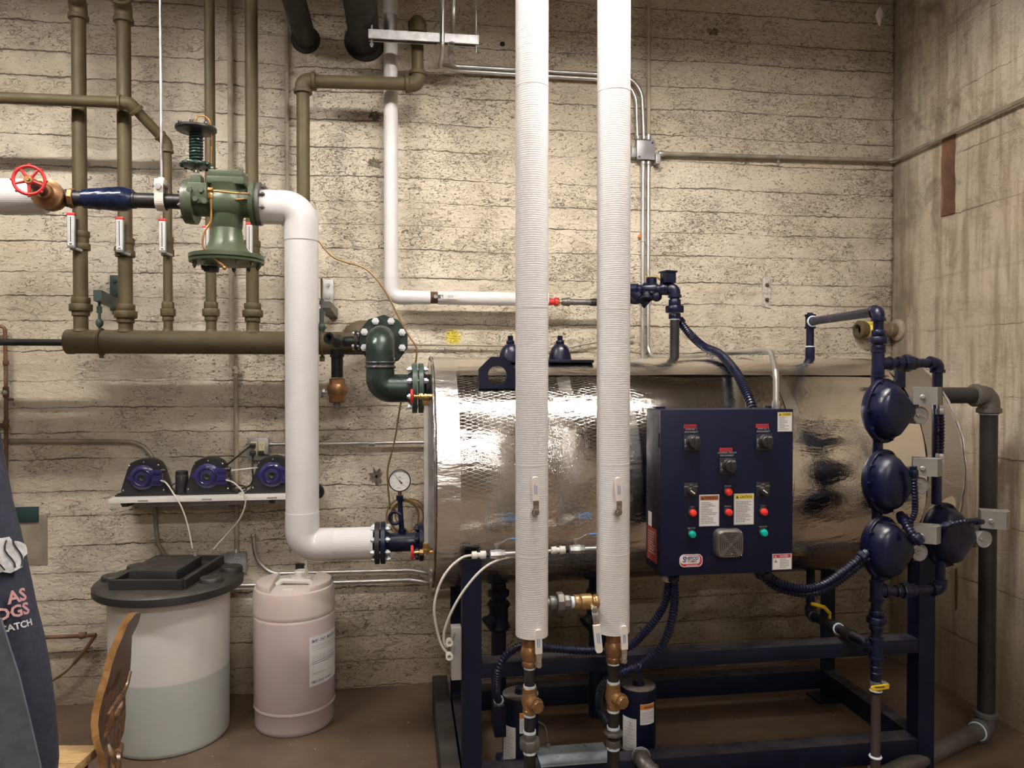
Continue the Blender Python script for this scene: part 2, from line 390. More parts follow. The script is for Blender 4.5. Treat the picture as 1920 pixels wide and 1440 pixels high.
    def prism(s, poly, o, u, v, d):
        o = Vector(o); u = Vector(u); v = Vector(v); d = Vector(d); n = len(poly); i = len(s.v)
        for (a, b) in poly: s.v.append(o + u * a + v * b)
        for (a, b) in poly: s.v.append(o + u * a + v * b + d)
        s.face([i + k for k in range(n)][::-1]); s.face([i + n + k for k in range(n)])
        for k in range(n): s.face((i + k, i + (k + 1) % n, i + n + (k + 1) % n, i + n + k))
        return s
    def stack(s, poly, o, u, v, w, layers):      # scaled copies of an outline: dome-like castings
        o = Vector(o); n = len(poly); prev = None
        cx = sum(p[0] for p in poly) / n; cy = sum(p[1] for p in poly) / n
        for (h, sc) in layers:
            j = len(s.v)
            for (a, b) in poly: s.v.append(o + u * (cx + (a - cx) * sc) + v * (cy + (b - cy) * sc) + w * h)
            if prev is None: s.face([j + k for k in range(n)][::-1])
            else: s.bridge(prev, j, n)
            prev = j
        s.face([prev + k for k in range(n)]); return s
    def sphere(s, c, r, n=20, m=12, sc=(1, 1, 1)):
        c = Vector(c); prev = None
        for i in range(m + 1):
            ph = math.pi * i / m - math.pi / 2
            j = len(s.v)
            for k in range(n):
                t = 2 * math.pi * k / n; q = max(math.cos(ph), 1e-4)
                s.v.append(c + Vector((math.cos(t) * q * r * sc[0], math.sin(t) * q * r * sc[1], math.sin(ph) * r * sc[2])))
            if prev is not None: s.bridge(prev, j, n)
            prev = j
        return s
    def torus(s, c, ax, R, r, n=40, k=10, squash=1.0):
        ax, a, b = frame(ax); c = Vector(c)
        return s.tube([c + a * (R * math.cos(2 * math.pi * i / n)) + b * (R * squash * math.sin(2 * math.pi * i / n)) for i in range(n)], r, k, closed=True)
    def annulus(s, c, ax, r0, r1, h, n=40, poly=None):
        ax, a, b = frame(ax); c = Vector(c)
        rs = [s.ring(c, a, b, r0, n), s.ring(c, a, b, r1, n), s.ring(c + ax * h, a, b, r1, n), s.ring(c + ax * h, a, b, r0, n)]
        for i in range(4): s.bridge(rs[i], rs[(i + 1) % 4], n)
        return s
    def flex(s, pts, r, pitch=0.0115, n=12):      # ribbed flexible conduit
        p = spline(pts, 10); L = [0]
        for i in range(1, len(p)): L.append(L[-1] + (p[i] - p[i - 1]).length)
        N = int(L[-1] / pitch * 4); out = []; rr = []; j = 0
        for i in range(N + 1):
            d = L[-1] * i / N
            while j < len(L) - 2 and L[j + 1] < d: j += 1
            f = (d - L[j]) / max(1e-9, L[j + 1] - L[j]); out.append(p[j].lerp(p[j + 1], f))
            rr.append(r * (1.06, 1.06, 0.82, 0.82)[i % 4])
        return s.tube(out, rr, n)
    def text(s, st, size, o, u, v, lift=0.0006, align='CENTER', bold=0.0, sx=1.0):
        cu = bpy.data.curves.new('t', 'FONT'); cu.body = st; cu.size = size; cu.align_x = align; cu.align_y = 'CENTER'
        cu.offset = bold; cu.resolution_u = 2
        ob = bpy.data.objects.new('t', cu); C.objects.link(ob)
        bpy.context.view_layer.update()
        me = bpy.data.meshes.new_from_object(ob.evaluated_get(bpy.context.evaluated_depsgraph_get()))
        i = len(s.v); u = Vector(u); v = Vector(v); w = u.cross(v); o = Vector(o)
        for q in me.vertices: s.v.append(o + u * (q.co.x * sx) + v * q.co.y + w * lift)
        for q in me.polygons: s.face([i + k for k in q.vertices])
        bpy.data.objects.remove(ob); bpy.data.curves.remove(cu); bpy.data.meshes.remove(me)
        return s
    def plate(s, o, u, v, wd, ht, lift=0.0005):  # flat sheet centred on o
        u = Vector(u); v = Vector(v); o = Vector(o); nn = u.cross(v)
        return s.prism([(-wd / 2, -ht / 2), (wd / 2, -ht / 2), (wd / 2, ht / 2), (-wd / 2, ht / 2)], o, u, v, nn * lift)
    def smallprint(s, o, u, v, wd, rows, pitch, seed=1, lift=0.0007, th=0.45, frac=(0.55, 1.0)):
        rd = random.Random(seed); o = Vector(o); u = Vector(u); v = Vector(v); nn = u.cross(v)
        for r in range(rows):
            x = 0; end = wd * rd.uniform(*frac)
            while x < end:
                l = min(rd.uniform(0.06, 0.16) * wd, end - x)
                a = o + u * x - v * (r * pitch) + nn * lift
                i = len(s.v); h = v * (-pitch * th)
                s.v += [a, a + h, a + u * l + h, a + u * l]; s.face((i, i + 1, i + 2, i + 3))
                x += l + wd * 0.025
        return s
    def build(s, name, mats, parent=None, sharp=38, origin=None):
        if s.c:                                  # separate pieces of one kind become objects of their own
            e = [(0, 0)] + s.c + [(len(s.v), len(s.f))]; o = None
            for (v0, f0), (v1, f1) in zip(e[:-1], e[1:]):
                if f1 > f0:
                    q = MB(); q.v = s.v[v0:v1]; q.f = [tuple(i - v0 for i in f) for f in s.f[f0:f1]]; q.mi = s.mi[f0:f1]; o = q.build(name, mats, parent, sharp)
            return o
        me = bpy.data.meshes.new(name)
        if parent is not None: off = wloc(parent)
        elif origin is not None: off = Vector(origin)
        else:
            lo = [min(q[k] for q in s.v) for k in range(3)]; hi = [max(q[k] for q in s.v) for k in range(3)]
            off = Vector(((lo[0] + hi[0]) / 2, (lo[1] + hi[1]) / 2, lo[2]))
        me.from_pydata([tuple(q - off) for q in s.v], [], s.f)
        mats = mats if isinstance(mats, (list, tuple)) else [mats]
        for m in mats: me.materials.append(M[m] if isinstance(m, str) else m)
        me.polygons.foreach_set('material_index', s.mi)
        me.polygons.foreach_set('use_smooth', [True] * len(s.f))
        me.update(); me.set_sharp_from_angle(angle=R_(sharp)); me.validate()
        o = bpy.data.objects.new(name, me); C.objects.link(o)
        if parent is not None: o.parent = parent
        else: o.location = off
        return o
def wloc(o):
    v = Vector((0, 0, 0))
    while o is not None: v += o.location; o = o.parent
    return v
def tag(o, label, cat, group=None):
    o['label'] = label; o['category'] = cat
    if group: o['group'] = group
    return o
def thing(name, label, cat, loc, group=None):
    o = bpy.data.objects.new(name, None); C.objects.link(o); o.empty_display_size = 0.05
    o.location = Vector(loc); return tag(o, label, cat, group)
def struct(name, mb, mat):
    o = mb.build(name, mat); o['kind'] = 'structure'; return o
def one(name, mb, mat, label, cat, group=None): return tag(mb.build(name, mat), label, cat, group)
# plumbing vocabulary
def elbow(mb, c, d1, d2, r, L=None):             # threaded elbow at corner c opening along d1 and d2
    d1 = Vector(d1).normalized(); d2 = Vector(d2).normalized(); c = Vector(c); L = L or r * 2.1
    mb.tube(fillet([c + d1 * L, c, c + d2 * L], r * 1.5, 8), r * 1.22, 20)
    for d in (d1, d2): mb.lathe(c + d * L * 0.98, d, [(-r * .6, r * 1.25), (-r * .5, r * 1.42), (0, r * 1.42), (r * .08, r * 1.3)], 20)
def collar(mb, c, ax, r, h, k=1.35):
    ax = Vector(ax).normalized(); mb.lathe(Vector(c) - ax * h / 2, ax, [(0, r * k * .95), (h * .1, r * k), (h * .9, r * k), (h, r * k * .95)], 24)
def union(mb, c, ax, r, h):                      # three-piece union
    ax = Vector(ax).normalized(); c = Vector(c)
    mb.nut(c - ax * h * .38, ax, r * 1.38, h * .3, 8); mb.nut(c, ax, r * 1.85, h * .36, 8, 0.3); mb.nut(c + ax * h * .38, ax, r * 1.38, h * .3, 8)
def tee(mb, c, ax, br, r, L=None):
    ax = Vector(ax).normalized(); br = Vector(br).normalized(); c = Vector(c); L = L or r * 2.2
    mb.cyl(c - ax * L, c + ax * L, r * 1.2, 20); mb.cyl(c, c + br * L, r * 1.2, 20)
    for d in (ax, -ax, br): mb.lathe(c + d * L, d, [(-r * .5, r * 1.22), (-r * .45, r * 1.4), (0, r * 1.4), (r * .06, r * 1.3)], 20)
def boltring(c, ax, R, n, r, h, mat, parent, ph=0.0, back=0.0, name='bolt'):
    ax, a, b = frame(ax)
    for k in range(n):
        t = 2 * math.pi * k / n + ph; q = Vector(c) + a * (R * math.cos(t)) + b * (R * math.sin(t))
        mb = MB(); mb.nut(q + ax * h / 2, ax, r, h); mb.cyl(q - ax * back, q + ax * (h * 1.5), r * .5, 10)
        if back: mb.nut(q - ax * (back + h / 2), ax, r, h); mb.cyl(q - ax * (back + h * 1.5), q - ax * back, r * .5, 10)
        mb.build(name, mat, parent)
def lever(parent, piv, d, L, wd, out, sleeve='vinyl', bend=0.02, txt=None, sleeve_part='handle_sleeve'):
    """ball valve lever: piv pivot, d direction of the lever, out towards the viewer"""
    d = Vector(d).normalized(); out = Vector(out).normalized(); sd = d.cross(out).normalized(); piv = Vector(piv)
    mb = MB(); mb.cyl(piv - out * .012, piv + out * .012, wd * .42, 14); mb.nut(piv + out * .012, out, wd * .42, .01)
    a = piv + out * 0.004; b = a + d * L * .22 + out * bend; c2 = a + d * L * .42 + out * bend
    for p, q in ((a - d * wd * .4, b), (b, c2)):
        dd = (q - p).normalized(); oo = sd.cross(dd).normalized()
        mb.prism([(0, -wd * .42), ((q - p).length, -wd * .42), ((q - p).length, wd * .42), (0, wd * .42)], p - oo * .0015, dd, sd, oo * .003)
    h = mb.build('lever', 'chrome', parent)
    s = MB(); L2 = L * .66; pts = [(x * L2, y * wd / 2) for x, y in ((0, -1), (.9, -1), (.98, -.7), (1, 0), (.98, .7), (.9, 1), (0, 1))]
    s.prism(pts, c2 - d * L * .08 - out * .006, d, sd, out * .012)
    s.build(sleeve_part, sleeve, h)
    if txt:
        t = MB(); o = c2 - d * L * .08 + d * L2 * .28 + out * .0062; vv = out.cross(d)
        t.smallprint(o + vv * wd * .22, d, vv, L2 * .42, 2, wd * .26, int(L * 999), .0004, .55, (.8, 1))   # worn, unreadable print
        t.build('lettering', 'lblue', h)
    return h
# ================================================================ room
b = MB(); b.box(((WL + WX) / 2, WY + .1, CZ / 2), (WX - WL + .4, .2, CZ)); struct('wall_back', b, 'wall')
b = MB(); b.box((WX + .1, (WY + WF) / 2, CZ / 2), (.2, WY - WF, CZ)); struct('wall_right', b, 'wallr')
b = MB(); b.box((WL - .1, (WY + WF) / 2, CZ / 2), (.2, WY - WF, CZ)); struct('wall_left', b, 'dim')
b = MB(); b.box(((WL + WX) / 2, WF - .1, CZ / 2), (WX - WL + .4, .2, CZ)); struct('wall_front', b, 'dim')
b = MB(); b.box(((WL + WX) / 2, (WY + WF) / 2, -.1), (WX - WL + .4, WY - WF + .4, .2)); struct('floor', b, 'floor')
b = MB(); b.box(((WL + WX) / 2, (WY + WF) / 2, CZ + .1), (WX - WL + .4, WY - WF + .4, .2)); struct('ceiling', b, 'dim')
for i, (x, y, z, l, s) in enumerate(LAMPS):
    t = thing('ceiling_light', 'fluorescent strip light hanging ' + ['over the foil tank', 'over the green regulator and olive risers', 'behind the camera on the right', 'behind the camera on the left', 'farthest back near the front wall'][i], 'ceiling light', (x, y, z), 'ceiling strip lights')
    b = MB(); b.prism([(-.12, -.016), (-.06, .07), (.06, .07), (.12, -.016), (.11, -.016), (.055, .062), (-.055, .062), (-.11, -.016)], (x - l / 2, y, z), Y_, Z_, X_ * l)
    b.box((x, y, z + .045), (l * .98, .1, .03)); b.cyl((x - l * .4, y, z + .07), (x - l * .4, y, CZ), .004, 8); b.cyl((x + l * .4, y, z + .07), (x + l * .4, y, CZ), .004, 8)
    b.build('reflector', 'white', t)
    for dy in (-.04, .04):
        b = MB(); b.cyl((x - l * .48, y + dy, z + .012), (x + l * .48, y + dy, z + .012), .016, 12)
        b.build('tube', emis('lit_tube', (1.0, .93, .86, 1), s * 7.5), t)

# ---------------------------------------------------------------- wall marks and hardware
def wallhit(px, py): return P(px, py, WY)
# patches of broken plaster on the back wall
def chip(px, py, rx, rz, seed, mat='dkcon', nm='trim_1'):
    rd = random.Random(seed); c = wallhit(px, py); poly = []
    for k in range(22):
        t = 2 * math.pi * k / 22; q = rd.uniform(.55, 1.2); poly.append((math.cos(t) * rx * q, math.sin(t) * rz * q))
    b = MB(); b.stack(poly, c + Y_ * .004, X_, Z_, -Y_, [(0, 1.0), (.007, .96), (.0075, .5), (.004, .2)])
    struct(nm, b, mat)
M['dkcon'] = plain('broken_dark_concrete', (0.17, 0.14, 0.105), 0.9, var=0.5, sc=40, bump=1.0, bsc=80)
M['patchc'] = plain('grey_patch', (0.30, 0.26, 0.20), 0.9, var=0.2, sc=8, bump=0.5)
chip(706, 893, .035, .047, 3); chip(1336, 60, .036, .022, 5, nm='trim_2')
b = MB()
for (px, py, r) in ((942, 83, .012),): b.lathe(wallhit(px, py) - Y_ * .003, Y_, [(0, r * 1.1), (.002, r), (.003, .001)], 16)
struct('trim_3', b, 'sooty')
# rusted steel strip set in the right wall
a = PX(1779, 330, WX); b = MB(); poly = []
rd = random.Random(4)
for k in range(12): poly.append((-.045 + rd.uniform(-.004, .004), -.20 + .40 * k / 11))
for k in range(12): poly.append((.045 + rd.uniform(-.004, .004), .20 - .40 * k / 11))
b.stack(poly, a + X_ * .002, Y_, Z_, -X_, [(0, 1), (.010, .97), (.004, .8)])
one('steel_strip', b, 'rust', 'rusty flaking steel strip bedded upright in the right wall', 'steel strip')
chip(702, 216, .036, .028, 7, 'dkcon', 'trim_5'); chip(702, 306, .040, .030, 8, 'dkcon', 'trim_6')
q_ = PX(1793, 1103, WX); b = MB(); b.stack([(-.008, -.11), (.006, -.12), (.012, -.02), (.010, .10), (-.006, .11), (-.012, .02)], q_ + X_ * .003, Y_, Z_, -X_, [(0, 1), (.005, .9)]); struct('trim_7', b, 'rust')
q_ = P(1650, 30, WY); b = MB(); b.stack([(-.02, .03), (-.03, 0), (-.012, -.05), (.0, -.06), (.012, -.02), (.025, -.01), (.02, .04), (0, .06)], q_ + Y_ * .003, X_, Z_, -Y_, [(0, 1), (.006, .9), (.012, .5)]); struct('trim_8', b, 'vinyl')
# grey skimmed patch with green plate
p0 = wallhit(60, 1012); b = MB(); b.box(p0, (SZ(60, 54, WY), .008, SZ(60, 95, WY))); struct('trim_4', b, 'patchc')
p0 = wallhit(38, 964); b = MB(); b.box(p0 - Y_ * .009, (SZ(38, 66, WY), .012, SZ(38, 28, WY)), bev=.002)
one('wall_plate', b, plain('dark_green_plate', (.015, .045, .045), .5), 'dark green rectangular plate fixed to the wall behind the person', 'plate')
# slotted plate on the back wall
t = thing('wall_plate', 'grey speckled metal plate with two bolt holes on the back wall', 'plate', P(1437, 550, WY))
c = P(1437, 549, WY - .004); b = MB(); pl = [(-.024, -.075), (.024, -.085), (.026, .07), (.016, .086), (-.016, .086), (-.026, .07)]
b.stack(pl, c + Y_ * .004, X_, Z_, -Y_, [(0, 1), (.007, 1), (.008, .95)]); b.build('plate', plain('speckled_plate', (.45, .42, .38), .6, var=.4, sc=70), t)
for dz in (.042, -.038):
    b = MB(); b.nut(c + Z_ * dz - Y_ * .007, -Y_, .011, .009); b.cyl(c + Z_ * dz - Y_ * .007, c + Z_ * dz - Y_ * .018, .005, 10); b.build('bolt', 'rust', t)
b = MB(); q = P(1199, 443, WY - .01); b.lathe(q + Y_ * .01, -Y_, [(0, .006), (.01, .008), (.02, .010), (.022, .004)], 14)
one('anchor_plug', b, 'orange', 'small orange plastic plug stuck in the wall left of the conduits', 'plug')
# brown stub with flange in the corner
t = thing('pipe_stub', 'brown capped pipe stub coming out of the corner with yellow sprayed nut', 'pipe', PX(1685, 620, WX))
f = PX(1684, 619, WX); yy = f.y
b = MB(); b.lathe(f, -X_, [(0, .062), (.012, .060), (.02, .05), (.022, .036)], 28); b.build('wall_flange', plain('cream_flange', (.40, .33, .24), .7, var=.3), t)
b = MB(); b.cyl(f, f - X_ * .22, .033, 24); b.lathe(f - X_ * .01, -X_, [(0, .036), (.045, .038), (.05, .034)], 24); b.build('pipe', plain('brown_pipe', (.16, .12, .07), .55), t)
b = MB(); b.nut(f - X_ * .17, X_, .046, .06, 8); b.build('hex_nut', 'ypaint', t)
b = MB(); b.lathe(f - X_ * .19, -X_, [(0, .04), (.02, .05), (.05, .05), (.055, .044), (.056, .030), (.03, .028)], 24); b.build('socket', 'olive', t)

# ---------------------------------------------------------------- painted conduits on the wall
yc = WY - .022
def strap(c, ax, r, parent=None, mat='galv'):
    """one-hole pipe strap against the back wall"""
    b = MB(); ax = Vector(ax).normalized(); sd = ax.cross(Y_).normalized(); c = Vector(c)
    b.tube(fillet([c + sd * (r + .001) + Y_ * r, c + sd * (r + .001) - Y_ * (r + .001), c - sd * (r + .001) - Y_ * (r + .001), c - sd * (r + .001) + Y_ * r], r * .9, 5), .0022, 8)
    b.box(c - sd * (r + .014) + Y_ * (r - .002), (abs(sd.x) * .022 + abs(ax.x) * .016 + .0, .003, abs(sd.z) * .022 + abs(ax.z) * .016))
    b.sphere(c - sd * (r + .014) + Y_ * (r - .006), .004, 10, 6)
    return b.build('strap', mat, parent)
t = thing('conduit', 'cream painted vertical conduit running down the wall between the olive risers', 'conduit', V(440, 700, 1040, yc)[1])
a, c = V(433, -20, 690, yc); b = MB(); b.cyl(Vector((a.x, yc, 3.9)), c, .013, 14); a2, c2 = V(443, 690, 1038, yc); b.tube(fillet([c, a2, c2], .03), .011, 14); b.build('tube', 'pcond', t)
strap(P(441, 700, yc), Z_, .013, t, 'pcond'); strap(P(430, 166, yc), Z_, .013, t, 'pcond')
t = thing('conduit', 'cream painted vertical conduit behind the white pipe elbow, left of the looped olive pipe', 'conduit', P(542, 900, yc))
a, c = V(538, -20, 360, yc); b = MB(); b.cyl(Vector((a.x, yc, 3.9)), Vector((a.x, yc, 1.2)), .010, 14); b.build('tube', 'pcond', t); strap(P(538, 230, yc), Z_, .010, t, 'pcond')
strap(P(538, 135, yc), Z_, .010, t, 'pcond')
t = thing('conduit', 'dusty brown painted conduit bending down behind the leftmost dosing pump', 'conduit', P(290, 1046, yc))
b = MB(); b.pipe([P(-60, 826, yc), P(288, 828, yc), P(292, 985, yc), P(296, 1020, yc), P(318, 1054, yc)], .0105, [.13, .05, .08], 14, 10); b.build('tube', 'emtold', t)
b = MB(); b.box(P(-2, 800, yc), (.03, .02, .012)); b.build('strap', 'emtold', t)
# rusty small copper line at the far left
t = thing('pipe', 'thin rusty brown pipe running down the wall at the left edge', 'pipe', P(10, 930, WY - .05))
yr = WY - .05; b = MB(); b.pipe([P(-40, 611, yr), P(9, 612, yr), P(11, 700, yr), P(12, 1150, yr)], .0085, [.02, .02], 12); b.build('tube', 'rust', t)
b = MB()
for py, h in ((680, .02), (735, .05), (795, .03)): collar(b, P(11, py, yr), Z_, .0085, h, 1.5); b.cut()
b.build('coupling', 'rust', t); b = MB(); b.cyl(P(11, 749, yr), P(25, 749, yr), .006, 10); b.build('side_port', 'rust', t); b = MB(); b.box(P(4, 796, yr), (.05, .012, .012)); b.build('clip', 'rust', t)
b = MB(); b.sphere(P(8, 736, yr - .012), .012); b.build('nut', 'galv', t)
t = thing('pipe', 'thin rusty pipe with elbow and slanting wire beside the tank, low on the wall', 'pipe', P(180, 1190, WY - .06))
yr = WY - .06; b = MB(); b.pipe([P(20, 1198, yr), P(160, 1192, yr), P(180, 1190, yr)], .009, .01, 10); b.build('tube', 'rust', t)
b = MB(); b.sphere(P(153, 1192, yr), .016); collar(b, P(155, 1191, yr), X_, .009, .03, 1.6); b.build('fitting', 'rust', t)
b = MB(); b.tube(spline([P(180, 1190, yr), P(150, 1230, yr), P(120, 1262, yr), P(60, 1300, yr)]), [.0085] * 12 + [.005] * 20, 8); b.build('wire', 'rust', t)

# ================================================================ olive manifold
YM = 3.6; HR = .0535
base = P(400, 660, YM); hz = P(360, 642, YM).z
t = thing('pipe_manifold', 'olive painted horizontal header pipe with five vertical risers in front of the wall', 'pipework', (base.x, YM, hz - HR))
x0 = P(125, 640, YM).x; x1 = P(708, 640, YM).x
b = MB(); b.lathe((x0, YM, hz), X_, [(0, HR * .97), (.004, HR * 1.04), (.03, HR * 1.04), (.034, HR), (x1 - x0, HR)], 36)
for px, w_ in ((152, 25), (236, 25), (315, 17), (396, 19), (474, 23)):
    q = P(px, 640, YM); b.lathe((q.x, YM, hz + HR * .85), Z_, [(0, SZ(px, w_, YM) * .62), (.014, SZ(px, w_, YM) * .5)], 20)
b.build('header_pipe', 'olive', t)
risers = [(152, 25, 20, 457, 577), (236, 25, 25, 470, 590), (315.5, 16.5, 280, 468, 586), (396, 19, None, 478, 586), (474, 23, None, 475, 588)]
for px, w_, top, ty, uy in risers:
    r = SZ(px, w_, YM) / 2; q = P(px, 640, YM); x = q.x
    ztop = 3.9 if top is None else P(px, top, YM).z
    b = MB(); b.cyl((x, YM, hz + HR * .8), (x, YM, ztop), r, 22); rs = b.build('riser', 'olive', t)
    b = MB(); zt = P(px, ty, YM).z; h = SZ(px, 12, YM)
    collar(b, (x, YM, zt - h * 1.2 + .02), Z_, r, h, 1.38); collar(b, (x, YM, zt + h * 1.1 + .01), Z_, r, h, 1.30); b.cyl((x, YM, zt - h), (x, YM, zt + h), r * 1.18, 20)
    b.cyl((x, YM, zt), (x - .02, YM - r * 1.6, zt), r * .5, 12); b.build('tee', 'olive', rs)
    b = MB(); zu = P(px, uy, YM).z; b.nut((x, YM, zu), Z_, r * 1.62, SZ(px, 14, YM), 8, .2); b.nut((x, YM, zu + SZ(px, 13, YM)), Z_, r * 1.32, SZ(px, 13, YM), 8, .2); collar(b, (x, YM, zu - SZ(px, 11, YM)), Z_, r, SZ(px, 9, YM), 1.22)
    b.build('union', 'olive', rs)
# top elbows of the two left risers heading out of the wall area
for px, y in ((152, 12), (236, 18)):
    r = SZ(px, 25, YM) / 2; c = P(px, y, YM); c.x = P(px, 640, YM).x
    b = MB(); elbow(b, c, -Z_, (.15, -1, .6), r, .06); b.cyl(c + Vector((.15, -1, .6)).normalized() * .05, c + Vector((.15, -1, .6)).normalized() * 1.2, r, 20)
    b.build('elbow', 'olive', t)
# middle riser: elbow, slanting run and horizontal run to the left
r3 = SZ(315, 16.5, YM) / 2; c1 = P(316, 268, YM); c1.x = P(315.5, 640, YM).x; c2 = P(243, 193, YM - .10); c3 = P(-80, 186, YM - .10); c3 = Vector((WL, c3.y, c3.z)); r4 = SZ(150, 20, YM) / 2
b = MB(); b.cyl(c1, c2, r4 * .95, 20); b.cyl(c2, c3, r4, 20); elbow(b, c1, -Z_, c2 - c1, r3, .045); elbow(b, c2, c1 - c2, c3 - c2, r4 * .95, .045)
b.build('branch_pipe', 'olive', t)
# olive bend that leaves the header towards the wall
b = MB(); q = P(690, 640, YM); b.tube(fillet([Vector((x1 - .14, YM + .02, hz)), Vector((x1 - .10, YM + .02, hz + .06)), Vector((x1 + .02, YM + .06, hz + .065)), Vector((x1 + .05, WY, hz + .065))], .06), .05, 24); b.build('wall_bend', 'olive', t)
# black pipe feeding the header's left end
b = MB(); a = Vector((WL, 0, 0)); e = P(128, 636, YM); b.cyl((a.x, YM, hz - .004), (e.x, YM, hz - .004), SZ(60, 13, YM) / 2, 18); b.build('end_pipe', 'black', t)
# thermometers on the tees
for i, (px, y0, y1, w_) in enumerate(((134, 400, 465, 14), (225, 408, 473, 14), (305, 411, 474, 13), (387, 424, 480, 12), (468, 418, 480, 12))):
    who = ['leftmost, left of the first olive riser', 'between the first two olive risers, on the second', 'on the thin third riser below the black pipe', 'half hidden behind the green valve body', 'right of the green valve, on the fifth riser'][i]
    r = .035; cz = P(px, (y0 + y1) / 2, YM - .06); h = SZ(px, y1 - y0, YM - .06); wd = SZ(px, w_, YM - .06)
    t = thing('thermometer', 'white scale thermometer with red cap, ' + who, 'thermometer', cz - Z_ * h / 2, 'thermometers on the risers')
    R = Matrix.Rotation(.12, 3, 'Y')
    b = MB(); b.box(cz, (wd, .014, h), bev=.003); b.cyl(cz - Z_ * h * .48, cz - Z_ * h * .48 + Vector((.03, .03, -.01)), .007, 10); b.build('case', 'boxgrey', t)
    b = MB(); b.box(cz - Y_ * .0078, (wd * .78, .002, h * .86)); sc = b.build('scale', 'label', t)
    b = MB(); b.box(cz - Y_ * .0095 + Z_ * h * .03, (wd * .10, .0015, h * .72)); b.box(cz - Y_ * .0092 - Z_ * h * .39, (wd * .3, .002, h * .03))
    for k in range(16): b.box(cz + Vector((-wd * .26, -.0092, -h * .33 + h * .7 * k / 15)), (wd * .2, .001, h * .008)); b.box(cz + Vector((wd * .26, -.0092, -h * .33 + h * .7 * k / 15)), (wd * .14, .001, h * .006))
    b.build('graduation', 'ink', sc)
    b = MB(); b.box(cz + Z_ * h * .47 - Y_ * .001, (wd * 1.06, .018, h * .08), bev=.003); b.build('cap', 'red', t)

# ---------------------------------------------------------------- brackets and hangers on the header
def bracket(t, px, ytop, ybot, armpx, army, dirx, mat):
    a = P(px, ytop, WY - .012); c = P(px, ybot, WY - .012)
    b = MB(); b.box(((a + c) / 2), (.05, .016, a.z - c.z), bev=.004); b.nut((a.x, WY - .022, a.z - .03), -Y_, .009, .01); b.nut((a.x, WY - .022, a.z - .09), -Y_, .009, .01)
    b.build('wall_bar', mat, t)
hx = P(190, 600, YM).x
t = thing('pipe_bracket', 'grey-green wall bracket and clamp holding the header near its left end', 'bracket', (hx, WY, hz - .06))
bracket(t, 217, 516, 583, 0, 0, -1, 'fgreen')
e = P(204, 574, YM); w0 = Vector((P(217, 570, WY).x, WY, P(217, 570, WY).z))
b = MB(); d = (Vector((hx - .01, YM - .06, w0.z + .01)) - w0); b.prism([(0, -.03), (d.length, -.024), (d.length, .024), (0, .014)], w0, d.normalized(), Z_, X_ * .035); b.build('arm', 'fgreen', t)
b = MB(); b.cyl((hx, YM - .02, w0.z - .0), (hx, YM - .02, hz + HR), .006, 10); b.nut((hx, YM - .02, w0.z - .05), Z_, .011, .03); b.sphere((hx, YM - .02, hz + HR + .03), .016, sc=(1, 1, 1.3)); b.build('rod', 'fgreen', t)
b = MB(); b.torus((hx, YM, hz), X_, HR + .004, .0065, 36, 8, 1.0); b.cyl((hx, YM, hz - HR), (hx, YM, hz - HR - .02), .009, 10)
b.build('clamp', 'olive', t)
hx = P(604, 600, YM).x
t = thing('pipe_bracket', 'weathered grey wall bracket with hanger rod just right of the large white pipe', 'bracket', (hx, WY, hz - .07))
bracket(t, 616, 524, 588, 0, 0, -1, 'galv')
w0 = P(618, 588, WY); b = MB(); d = Vector((hx, YM - .03, w0.z + .02)) - w0; b.prism([(0, -.024), (d.length, -.015), (d.length, .015), (0, .024)], w0, d.normalized(), Z_, X_ * .04); b.build('arm', 'iron', t)
b = MB(); b.cyl((hx, YM - .02, P(604, 523, YM).z), (hx, YM - .02, hz + HR), .0045, 10); b.nut((hx, YM - .02, w0.z + .03), Z_, .012, .02); b.cyl((hx, YM - .02, w0.z), (hx, YM - .02, w0.z - .07), .011, 12); b.sphere((hx, YM - .02, hz + HR + .02), .017, sc=(1, 1, 1.5)); b.build('rod', 'fgreen', t)
b = MB(); b.torus((hx, YM, hz), X_, HR + .004, .0065, 36, 8); b.nut((hx, YM, hz - HR - .02), Z_, .013, .025); b.build('clamp', 'olive', t)

# ================================================================ olive looped pipe at the top
YT = 3.615; r = SZ(568, 24, YT) / 2
t = thing('pipe', 'olive pipe loop crossing in front of the thin white pipe and rising to the wall', 'pipe', P(568, 370, YT))
c1 = P(568, 152, YT); c2 = P(783, 158, YT); c3 = P(783, 40, YT); c2.x = c3.x = (c2.x + c3.x) / 2; zb = P(568, 560, YT).z
b = MB(); b.cyl((c1.x, YT, zb), c1, r, 22); b.build('drop', 'olive', t)
b = MB(); b.cyl(c1, c2, r, 22); b.build('crosspiece', 'olive', t)
b = MB(); b.cyl(c2, c3, r * .95, 22); b.build('riser', 'olive', t)
b = MB(); elbow(b, c1, -Z_, c2 - c1, r, .058); b.build('elbow', 'olive', t)
b = MB(); elbow(b, c2, Z_, c1 - c2, r, .058); b.build('elbow', 'olive', t)
b = MB(); elbow(b, c3, -Z_, Y_, r * 1.05, .06); b.cyl(c3, (c3.x, WY, c3.z), r * 1.05, 20); b.build('elbow', 'olive', t)
# two sooty pipes coming out of the wall overhead
for (px, py, dia, cl) in ((573, 74, .105, 'thinner left'), (684, 78, .150, 'thicker right')):
    c = P(px, py, WY); t = thing('overhead_pipe', 'sooty black pipe leaving the wall overhead, the %s one of two' % cl, 'pipe', c, 'black pipes through the wall at the top')
    b = MB(); b.cyl((c.x, WY, c.z), (c.x, 1.9, c.z), dia / 2, 32); b.build('tube', 'sooty', t)
    b = MB(); b.lathe((c.x, WY - .012, c.z), Y_, [(0, dia * .62), (.004, dia * .66), (.012, dia * .68)], 28); b.build('wall_collar', 'sooty', t)

